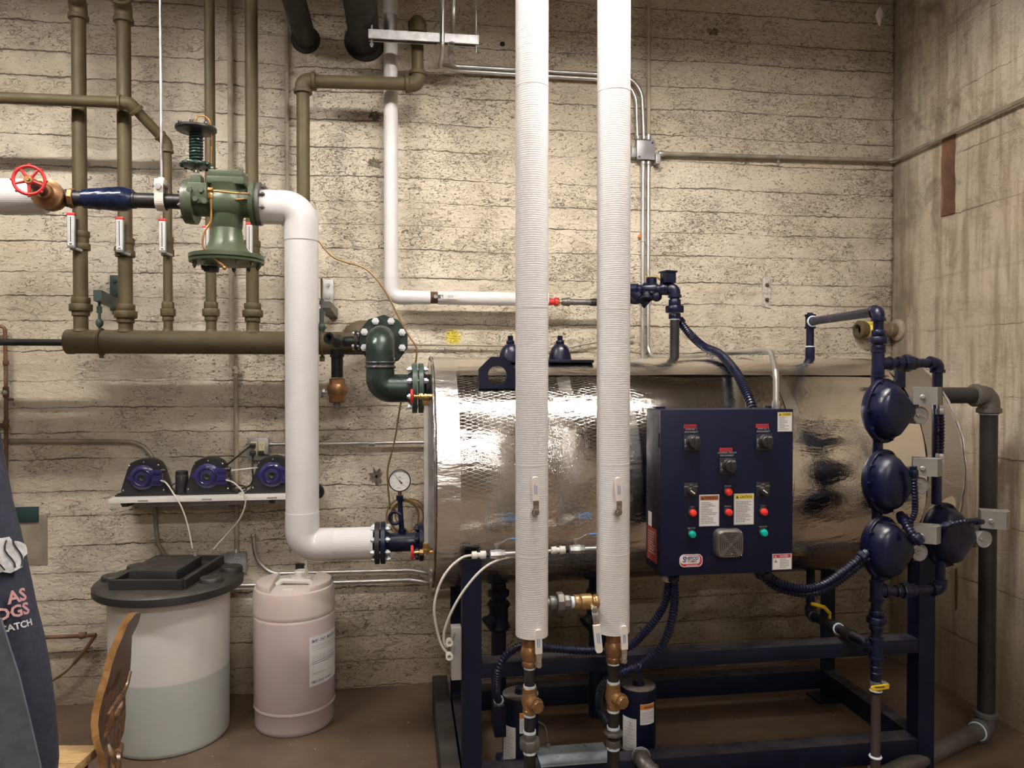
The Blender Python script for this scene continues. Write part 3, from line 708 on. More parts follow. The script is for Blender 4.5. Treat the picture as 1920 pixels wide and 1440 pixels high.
# ================================================================ strut, conduits, junction box
YS = 3.54
t = thing('strut_channel', 'galvanised slotted strut channel hung on threaded rods near the top', 'channel', P(793, 75, YS))
a = P(691, 66, YS); e = P(897, 78, YS); b = MB(); d = (e - a); u = d.normalized()
prof = [(-.0205, -.0205), (-.0205, .0205), (.0205, .0205), (.0205, -.0205), (.011, -.0205), (.011, -.0185), (.018, -.0185), (.018, .018), (-.018, .018), (-.018, -.0185), (-.011, -.0185), (-.011, -.0205)]
b.prism(prof, a, Y_, Z_, d); b.build('channel', 'galv', t)
for px, top, bot in ((697, -20, 88), (893, -20, 100)):
    q = P(px, bot, YS); b = MB(); b.cyl((q.x, YS, q.z), (q.x, YS, CZ), .005, 10); zz = P(px, 72, YS).z; b.nut((q.x, YS, zz + .025), Z_, .010, .01); b.nut((q.x, YS, zz - .028), Z_, .010, .01); b.build('threaded_rod', 'galv', t)
for px in (826, 846):
    q = P(px, 79, YS - .03); b = MB(); b.torus(q + Y_ * .015, Z_, .014, .003, 24, 6); b.nut(q - Y_ * .012 + X_ * .01, -Y_, .006, .01); b.build('pipe_clip', 'galv', t)
ye = WY - .03; re = .0105
jb = P(1209, 283, ye)
t = thing('conduit', 'shiny conduit run, the lower of the pair bending down into the junction box', 'conduit', P(1203, 265, ye))
b = MB(); yq = YS - .035; b.pipe([Vector((P(838, 0, yq).x, yq, CZ)), P(829, 100, yq), P(825, 124, ye - .1), P(860, 133, ye), P(1192, 153, ye), P(1195, 262, ye)], re, [.05, .03, .06, .12], 14, 10); b.build('tube', 'emt', t)
b = MB(); collar(b, P(1196, 259, ye), Z_, re, .02, 1.3); b.build('connector', 'galv', t)
t = thing('conduit', 'shiny conduit run, the upper of the pair bending down into the junction box', 'conduit', P(1207, 265, ye))
b = MB(); b.pipe([Vector((P(862, 0, yq).x, yq, CZ)), P(850, 60, yq), P(842, 100, ye - .06), P(848, 124, ye), P(1203, 144, ye), P(1207, 262, ye)], re, [.3, .05, .04, .13], 14, 10); b.build('tube', 'emt', t)
b = MB(); collar(b, P(1207, 259, ye), Z_, re, .02, 1.3); b.build('connector', 'galv', t)
t = thing('conduit', 'cream painted vertical conduit entering the junction box from above', 'conduit', P(1215, 265, ye))
b = MB(); q = P(1216, 262, ye); b.cyl(q, (q.x, ye, CZ), re, 14); b.build('tube', 'pcond', t); b = MB(); collar(b, P(1216, 258, ye), Z_, re, .03, 1.3); b.build('connector', 'galv', t)
t = thing('junction_box', 'square grey junction box where the conduits meet on the wall', 'junction box', jb - Z_ * .05)
b = MB(); b.box(jb + Y_ * .01, (.092, .05, .095), bev=.004); b.build('box', 'boxgrey', t)
b = MB(); b.box(jb - Y_ * .018, (.098, .004, .1), bev=.0015); lidp = b.build('cover', 'boxgrey', t)
b = MB()
for sx, sz in ((.036, .038), (-.036, -.038)): b.lathe(jb + Vector((sx, -.02, sz)), -Y_, [(0, .005), (.002, .005), (.003, .002)], 10); b.cut()
b.build('screw', 'ink', lidp)
for px, py, s in ((1187, 287, 1), (1232, 299, 2)):
    q = P(px, py, ye); b = MB(); b.box(q, (.026, .04, .05 if s == 1 else .055), bev=.004); b.box(q + Vector((0, -.021, 0)), (.02, .004, .035), bev=.001); b.build('side_fitting', 'boxgrey', t)
# two conduits going down
t = thing('conduit', 'shiny conduit dropping straight down from the junction box behind the tank', 'conduit', P(1206, 680, ye))
b = MB(); q = P(1206, 303, ye); b.cyl(q, (q.x, ye, .95), re, 14); b.build('tube', 'emt', t); b = MB(); collar(b, q - Z_ * .01, Z_, re, .02, 1.3); b.build('connector', 'galv', t); strap(P(1206, 453, ye), Z_, re, t)
t = thing('conduit', 'shiny conduit bending forward over the tank top into the blue control panel', 'conduit', P(1455, 766, 2.47))
b = MB(); q = P(1216, 303, ye)
b.tube(fillet([q, Vector((q.x, ye, P(1216, 668, ye).z)), P(1245, 674, ye - .12), P(1340, 664, 3.15), P(1445, 657, 2.62), P(1455, 700, 2.49), P(1455, 769, 2.475)], [.10, .10, .3, .10, .05], 10), re, 14); b.build('tube', 'emt', t)
b = MB(); collar(b, q - Z_ * .01, Z_, re, .02, 1.3); b.cut(); collar(b, P(1455, 760, 2.475), Z_, re, .03, 1.35); b.build('connector', 'galv', t)
b = MB(); q = P(1335, 664, 3.15); b.torus(q, (1, -1.6, .1), .016, .003, 20, 6); b.torus(q + Vector((0, .0, .0)), (.4, .4, -.8), .024, .003, 20, 6); b.box(q + Z_ * .022, (.05, .02, .004)); b.box(q - Z_ * .022, (.05, .02, .004)); b.build('clamp', 'galv', t)
# conduit to the right and round the corner
t = thing('conduit', 'dull conduit running right from the junction box and up along the right wall', 'conduit', P(1450, 293, ye))
b = MB(); a = P(1238, 288, ye); c = P(1648, 300, ye); c.x = WX - .03; e = PX(1921, 186, WX - .03); f = c.copy(); dd = (e - f).normalized()
b.tube(fillet([a, c, e, e + dd * .6], [.05, .1]), re, 14); b.build('tube', 'emtold', t); strap(P(1461, 294, ye), X_, re, t)
b = MB(); collar(b, P(1240, 288, ye), X_, re, .03, 1.35); b.build('connector', 'galv', t)
# thin rod conduit behind flange to the vent dome
t = thing('conduit', 'thin straight conduit low behind the green elbow and the white pipes', 'conduit', P(900, 650, ye))
b = MB(); b.tube(fillet([P(740, 646, ye), P(945, 648, ye), P(1063, 652, ye), P(1120, 641, ye), P(1190, 632, ye)], .05), .0055, 10); b.build('tube', 'emtold', t)

# ================================================================ thin white pipe and its valve train
YW = 3.735; rw = SZ(733, 26, YW) / 2
t = thing('insulated_pipe', 'thin white insulated pipe dropping down the wall and turning right at a glossy elbow', 'pipe', P(733, 570, YW))
x = P(733, 330, YW).x; cz = P(733, 557, YW).z
b = MB(); b.cyl((x, YW, cz + .07), (x, YW, P(733, 78, YW).z), rw, 28); b.build('drop', 'jacket', t)
b = MB(); b.cyl((x, YW, P(733, 30, YW).z), (x, YW, CZ), rw * 1.04, 28); b.build('upper_jacket', 'jacket', t)
b = MB(); b.cyl((x, YW, P(733, 80, YW).z), (x, YW, P(733, 28, YW).z), rw * .97, 28); b.build('foil_joint', 'emt', t)
b = MB(); b.tube(fillet([Vector((x, YW, cz + .10)), Vector((x, YW, cz)), Vector((x + .10, YW, cz))], .045, 10), rw * 1.05, 28); b.build('elbow_cover', 'pvc', t)
b = MB(); b.cyl((x + .09, YW, cz), (P(806, 0, YW).x, YW, cz), rw, 28); b.cyl((P(820, 0, YW).x, YW, cz), (P(1028, 0, YW).x, YW, cz), rw, 28); b.build('run', 'jacket', t)
t = thing('ball_valve', 'ball valve let into the thin white pipe, long white handle pointing right', 'valve', P(814, 571, YW))
c = Vector((P(813, 0, YW).x, YW, cz)); b = MB(); b.cyl(c - X_ * .022, c + X_ * .022, rw * .86, 24); b.cyl(c, c - Y_ * .05, .009, 12); b.build('body', 'rust', t)
lever(t, c + Vector((.004, -.05, 0)), X_, .115, .022, -Y_, txt='mark', bend=.006)
# backflow / regulator train right of white pipe
t = thing('valve_train', 'small valve train of red, brass and grey fittings between the two tall white pipes', 'valve', P(1070, 572, YW))
b = MB(); q = lambda px: Vector((P(px, 0, YW).x, YW, cz - .012)); b.lathe(q(1026), X_, [(0, .018), (.035, .016), (.04, .022), (.055, .022)], 16); b.build('red_fitting', 'red', t)
b = MB(); b.nut(q(1044), X_, .022, .022); b.cyl(q(1046), q(1054), .012, 12); b.build('brass_nut', 'brass', t)
b = MB(); b.lathe(q(1053), X_, [(0, .012), (.002, .018), (.02, .020), (.035, .020)], 20); collar(b, q(1066), X_, .016, .014, 1.4); b.cyl(q(1064), q(1112), .0155, 20); b.build('grey_body', 'iron', t)
b = MB(); b.cyl(q(1108), q(1150), .019, 20); b.build('coupling', 'black', t)
b = MB(); b.tube(spline([q(1028) + Z_ * .05, q(1040) + Z_ * .03 - Y_ * .02, q(1048) - Y_ * .02 + Z_ * .0]), .0012, 6); b.build('seal_wire', 'copper', t)
# ================================================================ left steam line in the plane YL
YL = 3.05
zl = P(300, 377, YL).z; R1 = SZ(565, 61, YL) / 2; xb = P(566, 700, YL).x; zbt = P(640, 1020, YL).z
t = thing('insulated_pipe', 'fat white insulated pipe cut off at the left edge behind the red handwheel', 'pipe', P(40, 402, YL))
ri = SZ(40, 65, YL) / 2; e = P(84, 370, YL); b = MB()
b.lathe(Vector((e.x, YL, zl)), -X_, [(0, ri * .9), (.006, ri * .98), (.012, ri), (.9, ri)], 36); b.build('jacket', 'jacket', t)
b = MB(); b.lathe(Vector((e.x - .001, YL, zl)), X_, [(0, ri * .93), (.004, ri * .9), (.012, ri * .55)], 30); b.build('end_cap', 'pvc', t)
t = thing('gate_valve', 'bronze gate valve with a red spoked handwheel pointing at the viewer', 'valve', P(98, 395, YL))
c = Vector((P(98, 370, YL).x, YL, zl)); b = MB()
b.lathe(c - X_ * .05, X_, [(0, .030), (.012, .034), (.02, .048), (.05, .052), (.075, .044), (.09, .032), (.115, .034), (.13, .030)], 26); b.nut(c - X_ * .04, X_, .04, .02, 8); b.nut(c + X_ * .07, X_, .038, .02, 8)
b.build('body', 'rbronze', t)
out = Vector((.11, -.98, .03)).normalized()
b = MB(); b.lathe(c, out, [(0, .04), (.045, .046), (.05, .055), (.066, .055), (.07, .042), (.08, .03), (.1, .026)], 26); b.build('bonnet', 'rbronze', t)
b = MB(); b.cyl(c + out * .09, c + out * .20, .017, 14); b.cyl(c + out * .19, c + out * .25, .007, 12); b.nut(c + out * .15, out, .024, .02); b.build('stem', 'rust', t)
hc = c + out * .235; b = MB(); _, fa, fb = frame(out); b.torus(hc, out, .049, .0058, 44, 10); b.cyl(hc - out * .008, hc + out * .008, .015, 16)
for k in range(5):
    an = 2 * math.pi * k / 5 + .3; dd = fa * math.cos(an) + fb * math.sin(an); b.tube([hc + dd * .012, hc + dd * .047], [.006, .0042], 8)
for k in range(8):
    an = 2 * math.pi * k / 8; dd = fa * math.cos(an) + fb * math.sin(an); b.sphere(hc + dd * .0545, .005, 8, 6)
hw = b.build('handwheel', 'red', t); b = MB(); b.cyl(hc + out * .008, hc + out * .011, .012, 16); b.nut(hc + out * .014, out, .007, .006, 4); b.build('wheel_nut', 'brass', hw)
t = thing('pipe', 'black steel pipe with a blue wrapped section between bronze valve and green regulator', 'pipe', P(300, 391, YL))
rp = SZ(300, 28, YL) / 2; b = MB(); b.cyl((P(125, 0, YL).x, YL, zl), (P(348, 0, YL).x, YL, zl), rp, 24); b.build('pipe', 'black', t)
b = MB(); x0 = P(154, 0, YL).x; x1 = P(247, 0, YL).x; L = x1 - x0; rd = random.Random(2)
N = 26; prev = None; n = 32
for i in range(N + 1):
    f = i / N; rr = rp * (1.25 + .36 * min(1, f * 1.3)) if f < .82 else rp * (1.61 - (f - .82) * 2.0)
    j = len(b.v)
    for k in range(n):
        a = 2 * math.pi * k / n; q = rr * (1 + .06 * noise.noise(Vector((f * 9, math.cos(a) * 2, math.sin(a) * 2))))
        b.v.append(Vector((x0 + L * f, YL - math.cos(a) * q, zl + .004 * f + math.sin(a) * q)))
    if prev is not None: b.bridge(prev, j, n)
    prev = j
b.cap(prev, n); b.cap(0, n, True); b.build('blue_wrap', 'wrapblue', t)
b = MB(); collar(b, (P(127, 0, YL).x, YL, zl), X_, rp, .02, 1.18); b.cut(); collar(b, (P(249, 0, YL).x, YL, zl), X_, rp, .012, 1.12); b.build('coupling', 'black', t)
# hanger for that pipe
hx = P(303, 360, YL).x
t = thing('pipe_hanger', 'cream clevis hanger on a long threaded rod holding the black pipe', 'hanger', (hx, YL, zl - rp))
b = MB(); b.cyl((hx, YL, P(303, 335, YL).z), (hx, YL, CZ), .0052, 12); b.build('rod', 'galv', t)
b = MB(); zt = P(303, 338, YL).z; rr = rp + .006
path = fillet([Vector((hx, YL - .010, zt)), Vector((hx, YL - rr, zt - .02)), Vector((hx, YL - rr, zl - rr)), Vector((hx, YL + rr, zl - rr)), Vector((hx, YL + rr, zt - .02)), Vector((hx, YL + .010, zt))], [.01, rr * .95, rr * .95, .01], 8)
for i in range(len(path) - 1):
    a, e = path[i], path[i + 1]; dd = (e - a).normalized(); nn = dd.cross(X_); b.prism([(0, -.016), ((e - a).length, -.016), ((e - a).length, .016), (0, .016)], a, dd, X_, nn * .003)
b.box((hx, YL, zt - .012), (.036, rr * 2, .022), bev=.004); b.nut((hx, YL, zt + .004), Z_, .012, .012); b.build('clevis', 'vinyl', t)
b = MB(); b.cyl((hx, YL - rr - .012, zl + rp + .018), (hx, YL + rr + .012, zl + rp + .018), .006, 10); b.nut((hx, YL - rr - .008, zl + rp + .018), -Y_, .013, .01); b.build('bolt', 'galv', t)

# green pressure regulator -------------------------------------------------
gx = P(425, 377, YL).x; s = SZ(425, 1, YL); G = lambda dx, dz: Vector((gx + dx * s, YL, zl - dz * s))
t = thing('pressure_regulator', 'green cast pressure regulating valve with pilot spring tower and copper tubing', 'valve', G(0, 122))
b = MB()
b.lathe(G(-68, 0), X_, [(0, 38 * s), (.002, 41 * s), (14 * s, 41 * s), (15 * s, 26 * s), (40 * s, 26 * s)], 36)
b.lathe(G(58, 0), -X_, [(0, 38 * s), (.002, 40 * s), (13 * s, 40 * s), (14 * s, 26 * s), (38 * s, 26 * s)], 36)
b.sphere(G(0, 2), 37 * s, 28, 18, (1.1, 1, 1)); b.lathe(G(0, 52), Z_, [(0, 24 * s), (6 * s, 28 * s), (40 * s, 31 * s), (70 * s, 31 * s), (84 * s, 36 * s)], 30)
b.build('body', 'green', t)
b = MB(); b.box(G(4, -36), (66 * s, 60 * s, 13 * s), bev=.004); b.box(G(4, -49), (60 * s, 56 * s, 12 * s), bev=.004); b.box(G(4, -42.5), (63 * s, 57 * s, 2.5 * s)); b.build('cover', 'green', t)
for dx in (-22, 30):
    for dy in (-.045, .045): b = MB(); q = G(dx, -57); q.y += dy; b.nut(q, Z_, .010, .014); b.build('bolt', 'green', t)
b = MB(); b.lathe(G(0, 106), Z_, [(0, 54 * s), (2 * s, 56 * s), (42 * s, 34 * s)][:2] + [(20 * s, 37 * s), (36 * s, 30 * s), (60 * s, 26 * s)], 40); b.build('cone', 'green', t)
b = MB(); b.lathe(G(0, 107), Z_, [(0, 64 * s), (2 * s, 67 * s), (9 * s, 67 * s), (10 * s, 60 * s)], 48); b.lathe(G(0, 113), Z_, [(-4 * s, 30 * s), (0, 60 * s), (1 * s, 66 * s), (5 * s, 67 * s), (5.5 * s, 40 * s)], 48); b.build('diaphragm_flange', 'green', t)
boltring(G(0, 113), -Z_, 58 * s, 12, .008, .012, 'green', t)
b = MB(); b.nut(G(-28, 124), Z_, 14 * s, 10 * s); b.build('drain_boss', 'black', t)
for sx, x0 in ((-1, -73), (1, 58)):
    b = MB(); b.lathe(G(x0 + (5 if sx < 0 else 0), 0), X_, [(-6 * s, 36 * s), (-5 * s, 40 * s), (5 * s, 40 * s), (6 * s, 34 * s)], 36); fl = b.build('steel_flange', 'iron', t)
    boltring(G(x0 + (12 if sx < 0 else -2), 0), X_ * -sx, 32 * s, 8, .009, .009, 'iron', fl, .39, back=.024)
# pilot
px_ = -50
b = MB(); q = G(-44, -10); q.y -= .03; b.box(q, (34 * s, 40 * s, 38 * s), bev=.006); q2 = G(-48, -34); q2.y -= .03; b.box(q2, (18 * s, 26 * s, 22 * s), bev=.004)
for dx, dz in ((-56, -14), (-36, -14), (-46, 2), (-30, 6)):
    q3 = G(dx, dz); q3.y -= .035 + 20 * s; b.nut(q3, -Y_, .011, .014)
b.build('pilot_body', 'green', t)
PXo = G(-50, -50); PXo.y -= .03
b = MB(); b.cyl(PXo, PXo + Z_ * 10 * s, 6 * s, 14); b.build('adjusting_screw', 'chrome', t)
b = MB(); b.lathe(PXo + Z_ * 10 * s, Z_, [(0, 8 * s), (2 * s, 26 * s), (5 * s, 27 * s), (8 * s, 26 * s), (9 * s, 10 * s)], 30); 
for k in range(12): an = k * math.pi / 6; b.sphere(PXo + Vector((math.cos(an) * 25 * s, math.sin(an) * 25 * s, 14 * s)), 4.5 * s, 8, 6)
b.build('adjusting_wheel', 'sgreen', t)
b = MB(); z0 = 22 * s; H = 50 * s; pts = []
for k in range(9 * 16 + 1): an = 2 * math.pi * k / 16; pts.append(PXo + Vector((math.cos(an) * 10.5 * s, math.sin(an) * 10.5 * s, z0 + H * k / 144)))
b.tube(pts, 2.3 * s, 8); b.cyl(PXo + Z_ * z0, PXo + Z_ * (z0 + H), 7.5 * s, 16); b.build('spring', 'sgreen', t)
b = MB(); zt = z0 + H; b.lathe(PXo + Z_ * zt, Z_, [(0, 12 * s), (3 * s, 16 * s), (4 * s, 33 * s), (7 * s, 36 * s), (11 * s, 36 * s), (12 * s, 30 * s), (15 * s, 12 * s)], 40)
for k in range(8): an = k * math.pi / 4; b.nut(PXo + Vector((math.cos(an) * 31 * s, math.sin(an) * 31 * s, zt + 13 * s)), Z_, 3.5 * s, 5 * s)
b.build('pilot_diaphragm', 'blackp', t)
b = MB(); tq = PXo + Z_ * (zt + 14 * s); b.cyl(tq - Z_ * .002, tq + Z_ * 6 * s, 5 * s, 10)
b.tube(spline([tq + Z_ * 5 * s, tq + Vector((2 * s, 0, 17 * s)), tq + Vector((12 * s, .01, 21 * s)), tq + Vector((22 * s, .02, 12 * s)), tq + Vector((23 * s, .03, -20 * s)), tq + Vector((21 * s, .04, -60 * s)), tq + Vector((26 * s, .05, -95 * s))]), .0032, 8)
b.build('copper_tubing', 'copper', t)
f1 = YL - .125; A = P(395, 357, f1); b = MB(); b.nut(A, X_, .011, .018); b.nut(A - Z_ * .02, Z_, .009, .02); b.tube(fillet([A, P(440, 362, f1), P(466, 363, f1 + .03), P(468, 366, f1 + .05), P(470, 372, f1 + .07), P(442, 374, f1 + .06)], .01), .0038, 8)
b.tube(spline([A, P(396, 385, f1), P(395, 415, f1), P(385, 432, f1), P(380, 455, f1), P(387, 470, f1), P(405, 487, f1), P(421, 500, f1)]), .0042, 8); b.sphere(P(421, 502, f1), .009, 12, 8); b.build('copper_tubing', 'copper', t)

# big white insulated drop
t = thing('insulated_pipe', 'large white insulated pipe with two elbows dropping from regulator to the tank inlet', 'pipe', (xb, YL, zbt - R1))
xl = P(488, 0, YL).x; xr = P(697, 0, YL).x; ze = P(566, 450, YL).z; ze2 = P(566, 962, YL).z
b = MB(); b.lathe((xb, YL, ze2 - .02), Z_, [(0, R1), (.02, R1), (ze - ze2, R1 * 1.0), (ze - ze2 + .02, R1)], 40)
b.build('jacket', 'jacket', t)
b = MB(); b.tube(fillet([Vector((xl, YL, zl - .01)), Vector((xb, YL, zl - .01)), Vector((xb, YL, ze - .005))], .095, 14), R1 * 1.035, 40); b.build('elbow_cover', 'pvc', t)
b = MB(); b.tube(fillet([Vector((xb, YL, ze2 + .005)), Vector((xb, YL, zbt)), Vector((P(622, 0, YL).x, YL, zbt))], .095, 14), R1 * 1.035, 40); b.build('elbow_cover', 'pvc', t)
b = MB(); b.tube([Vector((P(620, 0, YL).x, YL, zbt)), Vector((P(650, 0, YL).x, YL, zbt + .001)), Vector((xr, YL, zbt))], [R1, R1 * .99, R1], 40); b.build('run_jacket', 'jacket', t)
b = MB(); b.cyl((xr - .01, YL, zbt), (P(708, 0, YL).x, YL, zbt), R1 * .66, 24); b.cut(); b.cyl((xl - .03, YL, zl), (xl + .01, YL, zl), R1 * .6, 24); b.build('steel_pipe', 'black', t)
# flanged blue spool into tank
t = thing('flanged_spool', 'navy flanged spool piece joining the white pipe to the tank end', 'pipe', (P(755, 0, YL).x, YL, zbt - .08))
fr = SZ(712, 80, YL) / 2 * .98
def flange(mat, xpx, w_px, R, z, par, nb=0, bm='bolt', nm='flange', ph=.39, y=YL):
    x = P(xpx, 0, y).x; w_ = SZ(xpx, w_px, y); b = MB(); b.lathe((x - w_ / 2, y, z), X_, [(0, R * .97), (.002, R), (w_ - .002, R), (w_, R * .97)], 40); return b.build(nm, mat, par)
flange('black', 705, 9, fr, zbt, t); flange('navy', 716, 9, fr, zbt, t)
boltring((P(722, 0, YL).x, YL, zbt), X_, fr * .78, 8, .011, .011, 'bolt', t, .39, back=SZ(712, 21, YL))
b = MB(); b.lathe((P(720, 0, YL).x, YL, zbt), X_, [(0, .052), (.012, .042), (.02, .038), (SZ(750, 56, YL), .038), (SZ(750, 60, YL), .05), (SZ(750, 62, YL), .052)], 30); b.build('spool', 'navy', t)
flange('navy', 788, 9, fr * .93, zbt, t); boltring((P(783, 0, YL).x, YL, zbt), -X_, fr * .72, 8, .011, .012, 'navy', t, .39)
b = MB(); b.cyl((P(790, 0, YL).x, YL, zbt), (P(818, 0, YL).x + .03, YL, zbt), .045, 28); b.build('nozzle', 'navy', t)
# pressure gauge on pigtail siphon
yg = YL - .005; t = thing('pressure_gauge', 'round white dial pressure gauge with black rim on a looped navy siphon', 'gauge', P(753, 1000, yg))
gc = P(749.5, 901, yg); gr = SZ(750, 41.5, yg) / 2; gd = Vector((-.02, -1, 0)).normalized(); gu = Z_.cross(gd).normalized() * -1; gv = Z_
gu = gd.cross(Z_).normalized() * -1; gu = Vector((1, 0, 0))
gd = -Y_
b = MB(); b.lathe(gc + Y_ * .03, -Y_, [(0, gr * .8), (.006, gr * .97), (.034, gr * .97), (.036, gr), (.042, gr), (.044, gr * .92), (.040, gr * .90)], 44); b.build('case', 'blackp', t)
b = MB(); b.lathe(gc - Y_ * .0095, -Y_, [(0, gr * .9), (.0015, gr * .9)], 44); dial = b.build('dial', 'label', t)
b = MB(); o = gc - Y_ * .0112
for k in range(9):
    an = R_(225 - 270 * k / 8); dd = Vector((math.cos(an), 0, math.sin(an)))
    b.prism([(-.0006, 0), (.0006, 0), (.0006, .004), (-.0006, .004)], o + dd * gr * .72, Vector((-dd.z, 0, dd.x)), dd, -Y_ * .0003)
for k in range(41):
    an = R_(225 - 270 * k / 40); dd = Vector((math.cos(an), 0, math.sin(an)))
    b.prism([(-.0002, 0), (.0002, 0), (.0002, .0018), (-.0002, .0018)], o + dd * gr * .79, Vector((-dd.z, 0, dd.x)), dd, -Y_ * .0003)
for k in range(9):
    an = R_(225 - 270 * k / 8); dd = Vector((math.cos(an), 0, math.sin(an))); b.smallprint(o + dd * gr * .60 - X_ * .0018 + Z_ * .001, X_, Z_, .0036, 1, .0022, k, .0003, .9, (.9, 1))
b.smallprint(o + Vector((-.006, 0, .017)), X_, Z_, .012, 1, .004, 3, .0003, .8, (.9, 1)); b.smallprint(o + Vector((-.004, 0, .010)), X_, Z_, .02, 1, .0025, 5, .0003, .5, (.9, 1)); b.smallprint(o + Vector((-.012, 0, -.026)), X_, Z_, .024, 2, .0025, 7, .0003, .4)
b.build('graduation', 'ink', dial)
b = MB(); nd = Vector((-.66, 0, .75)).normalized(); pd = Vector((nd.z, 0, -nd.x)); o2 = o - Y_ * .002
b.prism([(-.0022, -.010), (.0022, -.010), (.0010, .0), (.0005, gr * .80), (-.0005, gr * .80), (-.0010, 0)], o2, pd, nd, -Y_ * .0006); b.cyl(o, o - Y_ * .004, .003, 12); b.sphere(o2 - nd * .010, .004, 10, 6); b.build('needle', 'ink', dial)
b = MB(); b.nut(gc - Z_ * (gr + .008), Z_, .009, .016); b.build('socket', 'rbronze', t)
b = MB(); top = gc - Z_ * (gr + .016); bot = P(754, 1003, yg); b.tube([top, P(751, 960, yg), bot], .0105, 14); collar(b, top - Z_ * .01, Z_, .0105, .022, 1.35); collar(b, bot + Z_ * .012, Z_, .0105, .024, 1.45); b.cyl(P(751, 935, yg), P(760, 936, yg), .006, 10)
b.torus(P(741, 971, yg - .012), (-.15, -1, 0), SZ(741, 11, yg), .0068, 36, 10); b.build('siphon', 'navy', t)
# copper capillary coil
t = thing('capillary_tube', 'thin bronze coloured capillary tube wandering down and coiled behind the gauge', 'tube', P(745, 1000, 3.2))
yk = 3.2; b = MB()
b.tube(spline([P(*q, yk) for q in ((570, 425), (598, 452), (606, 463), (625, 482), (650, 492), (680, 501), (700, 517), (722, 545), (738, 575), (755, 610), (768, 632), (780, 650), (781, 668), (777, 690), (770, 720), (755, 745), (748, 775), (742, 815), (734, 850), (727, 880), (727, 905), (730, 940), (731, 955))], 6), .0036, 8)
cc = P(755, 968, yk)
for k, (dx, rx, rz) in enumerate(((0, 30, 33), (3, 26, 29), (8, 31, 32), (13, 33, 36))):
    q = P(755 + dx, 968 + k, yk + .008 * k - .01); b.torus(q, Y_, SZ(755, rx, yk), .0034, 48, 8, rz / rx)
b.tube(spline([P(740, 948, yk - .02), P(743, 975, yk - .02), P(760, 992, yk - .02), P(772, 1008, yk)]), .003, 8)
b.build('tube', 'ocopper', t)

# ---------------------------------------------------------------- dark green check flange and elbow
YF = 3.26; fc = P(719, 638, YF); t = thing('flanged_elbow', 'dark green steel bend with an eight-bolt blind flange facing the room', 'pipe', P(712, 745, YF))
FR = SZ(719, 94, YF) / 2; b = MB(); b.lathe(fc + Y_ * .022, -Y_, [(0, FR * .97), (.003, FR), (.04, FR), (.044, FR * .96)], 10, .31); b.build('flange', 'dgreen', t)
boltring(fc - Y_ * .022, -Y_, FR * .80, 8, .0165, .012, 'wbolt', t, R_(22.5))
rg = SZ(712, 53, YL) / 2; xg = P(713, 640, YL + .02).x; zh = P(780, 728, YL).z
b = MB(); yv = YL + .01
b.tube(fillet([Vector((xg, YF, fc.z - .002)), Vector((xg, yv, fc.z - .002)), Vector((xg, yv, fc.z - .12))], rg * 1.05, 12), rg, 36)
b.build('short_bend', 'dgreen', t)
b = MB(); zb_ = P(712, 688, yv).z; b.torus((xg, yv, zb_), Z_, rg, .006, 40, 8); b.torus((xg, yv, zb_ + .018), Z_, rg * .995, .004, 40, 8); b.build('weld', plain('weld_bead', (.10, .09, .09), .4, metal=.6, var=.5, sc=80), t)
b = MB(); xe = P(768, 728, YL).x
b.tube(fillet([Vector((xg, yv, fc.z - .12)), Vector((xg, yv, zh)), Vector((xe, yv, zh))], .115, 16), rg, 36); b.build('long_bend', 'dgreen', t)
b = MB(); b.cyl(fc + Y_ * .02, (fc.x, YM, hz), HR * .95, 30); b.build('neck', 'olive', t)
t2 = thing('flange_joint', 'pair of dark green bolted flanges at the upper tank inlet', 'flange', P(783, 775, YL))
fr2 = SZ(783, 94, YL) / 2
flange('fgreen', 776, 9.5, fr2, zh, t2, y=yv); flange('fgreen', 788, 9.5, fr2, zh, t2, y=yv)
boltring((P(793, 0, yv).x, yv, zh), X_, fr2 * .80, 8, .0115, .012, 'bolt', t2, .39, back=SZ(783, 23, yv))
b = MB(); b.lathe((P(763, 0, yv).x, yv, zh), X_, [(0, rg), (SZ(770, 9, yv), rg * 1.25)], 30); b.lathe((P(792, 0, yv).x, yv, zh), X_, [(0, rg * 1.2), (SZ(800, 6, yv), rg), (SZ(800, 22, yv), rg)], 30); b.build('weld_neck', 'black', t2)
# strainer-like side valve in front of header end
t = thing('side_valve', 'small black flanged valve with open spout in front of the header end', 'valve', P(640, 660, 3.4))
yq = 3.45; b = MB(); a = P(655, 640, yq); b.cyl(P(645, 640, yq), P(697, 640, yq), .024, 20)
for px in (668, 677): b.lathe(P(px - 2.5, 640, yq), X_, [(0, .05), (.011, .05)], 24)
b.build('body', 'black', t)
b = MB(); c = P(636, 641, yq - .03); d = (P(616, 634, yq - .10) - c).normalized(); b.lathe(c, d, [(-.01, .026), (.02, .03), (.03, .022), (.065, .020), (.072, .026), (.082, .026), (.083, .016), (.05, .014)], 20); b.build('spout', 'blackp', t)
for k in range(4):
    an = k * math.pi / 2 + .6; b = MB(); q = P(673, 640, yq) + Vector((0, math.cos(an) * .04, math.sin(an) * .04)); b.cyl(q - X_ * .03, q + X_ * .03, .005, 8); b.nut(q - X_ * .024, X_, .009, .009); b.nut(q + X_ * .024, X_, .009, .009); b.build('bolt', 'bolt', t)
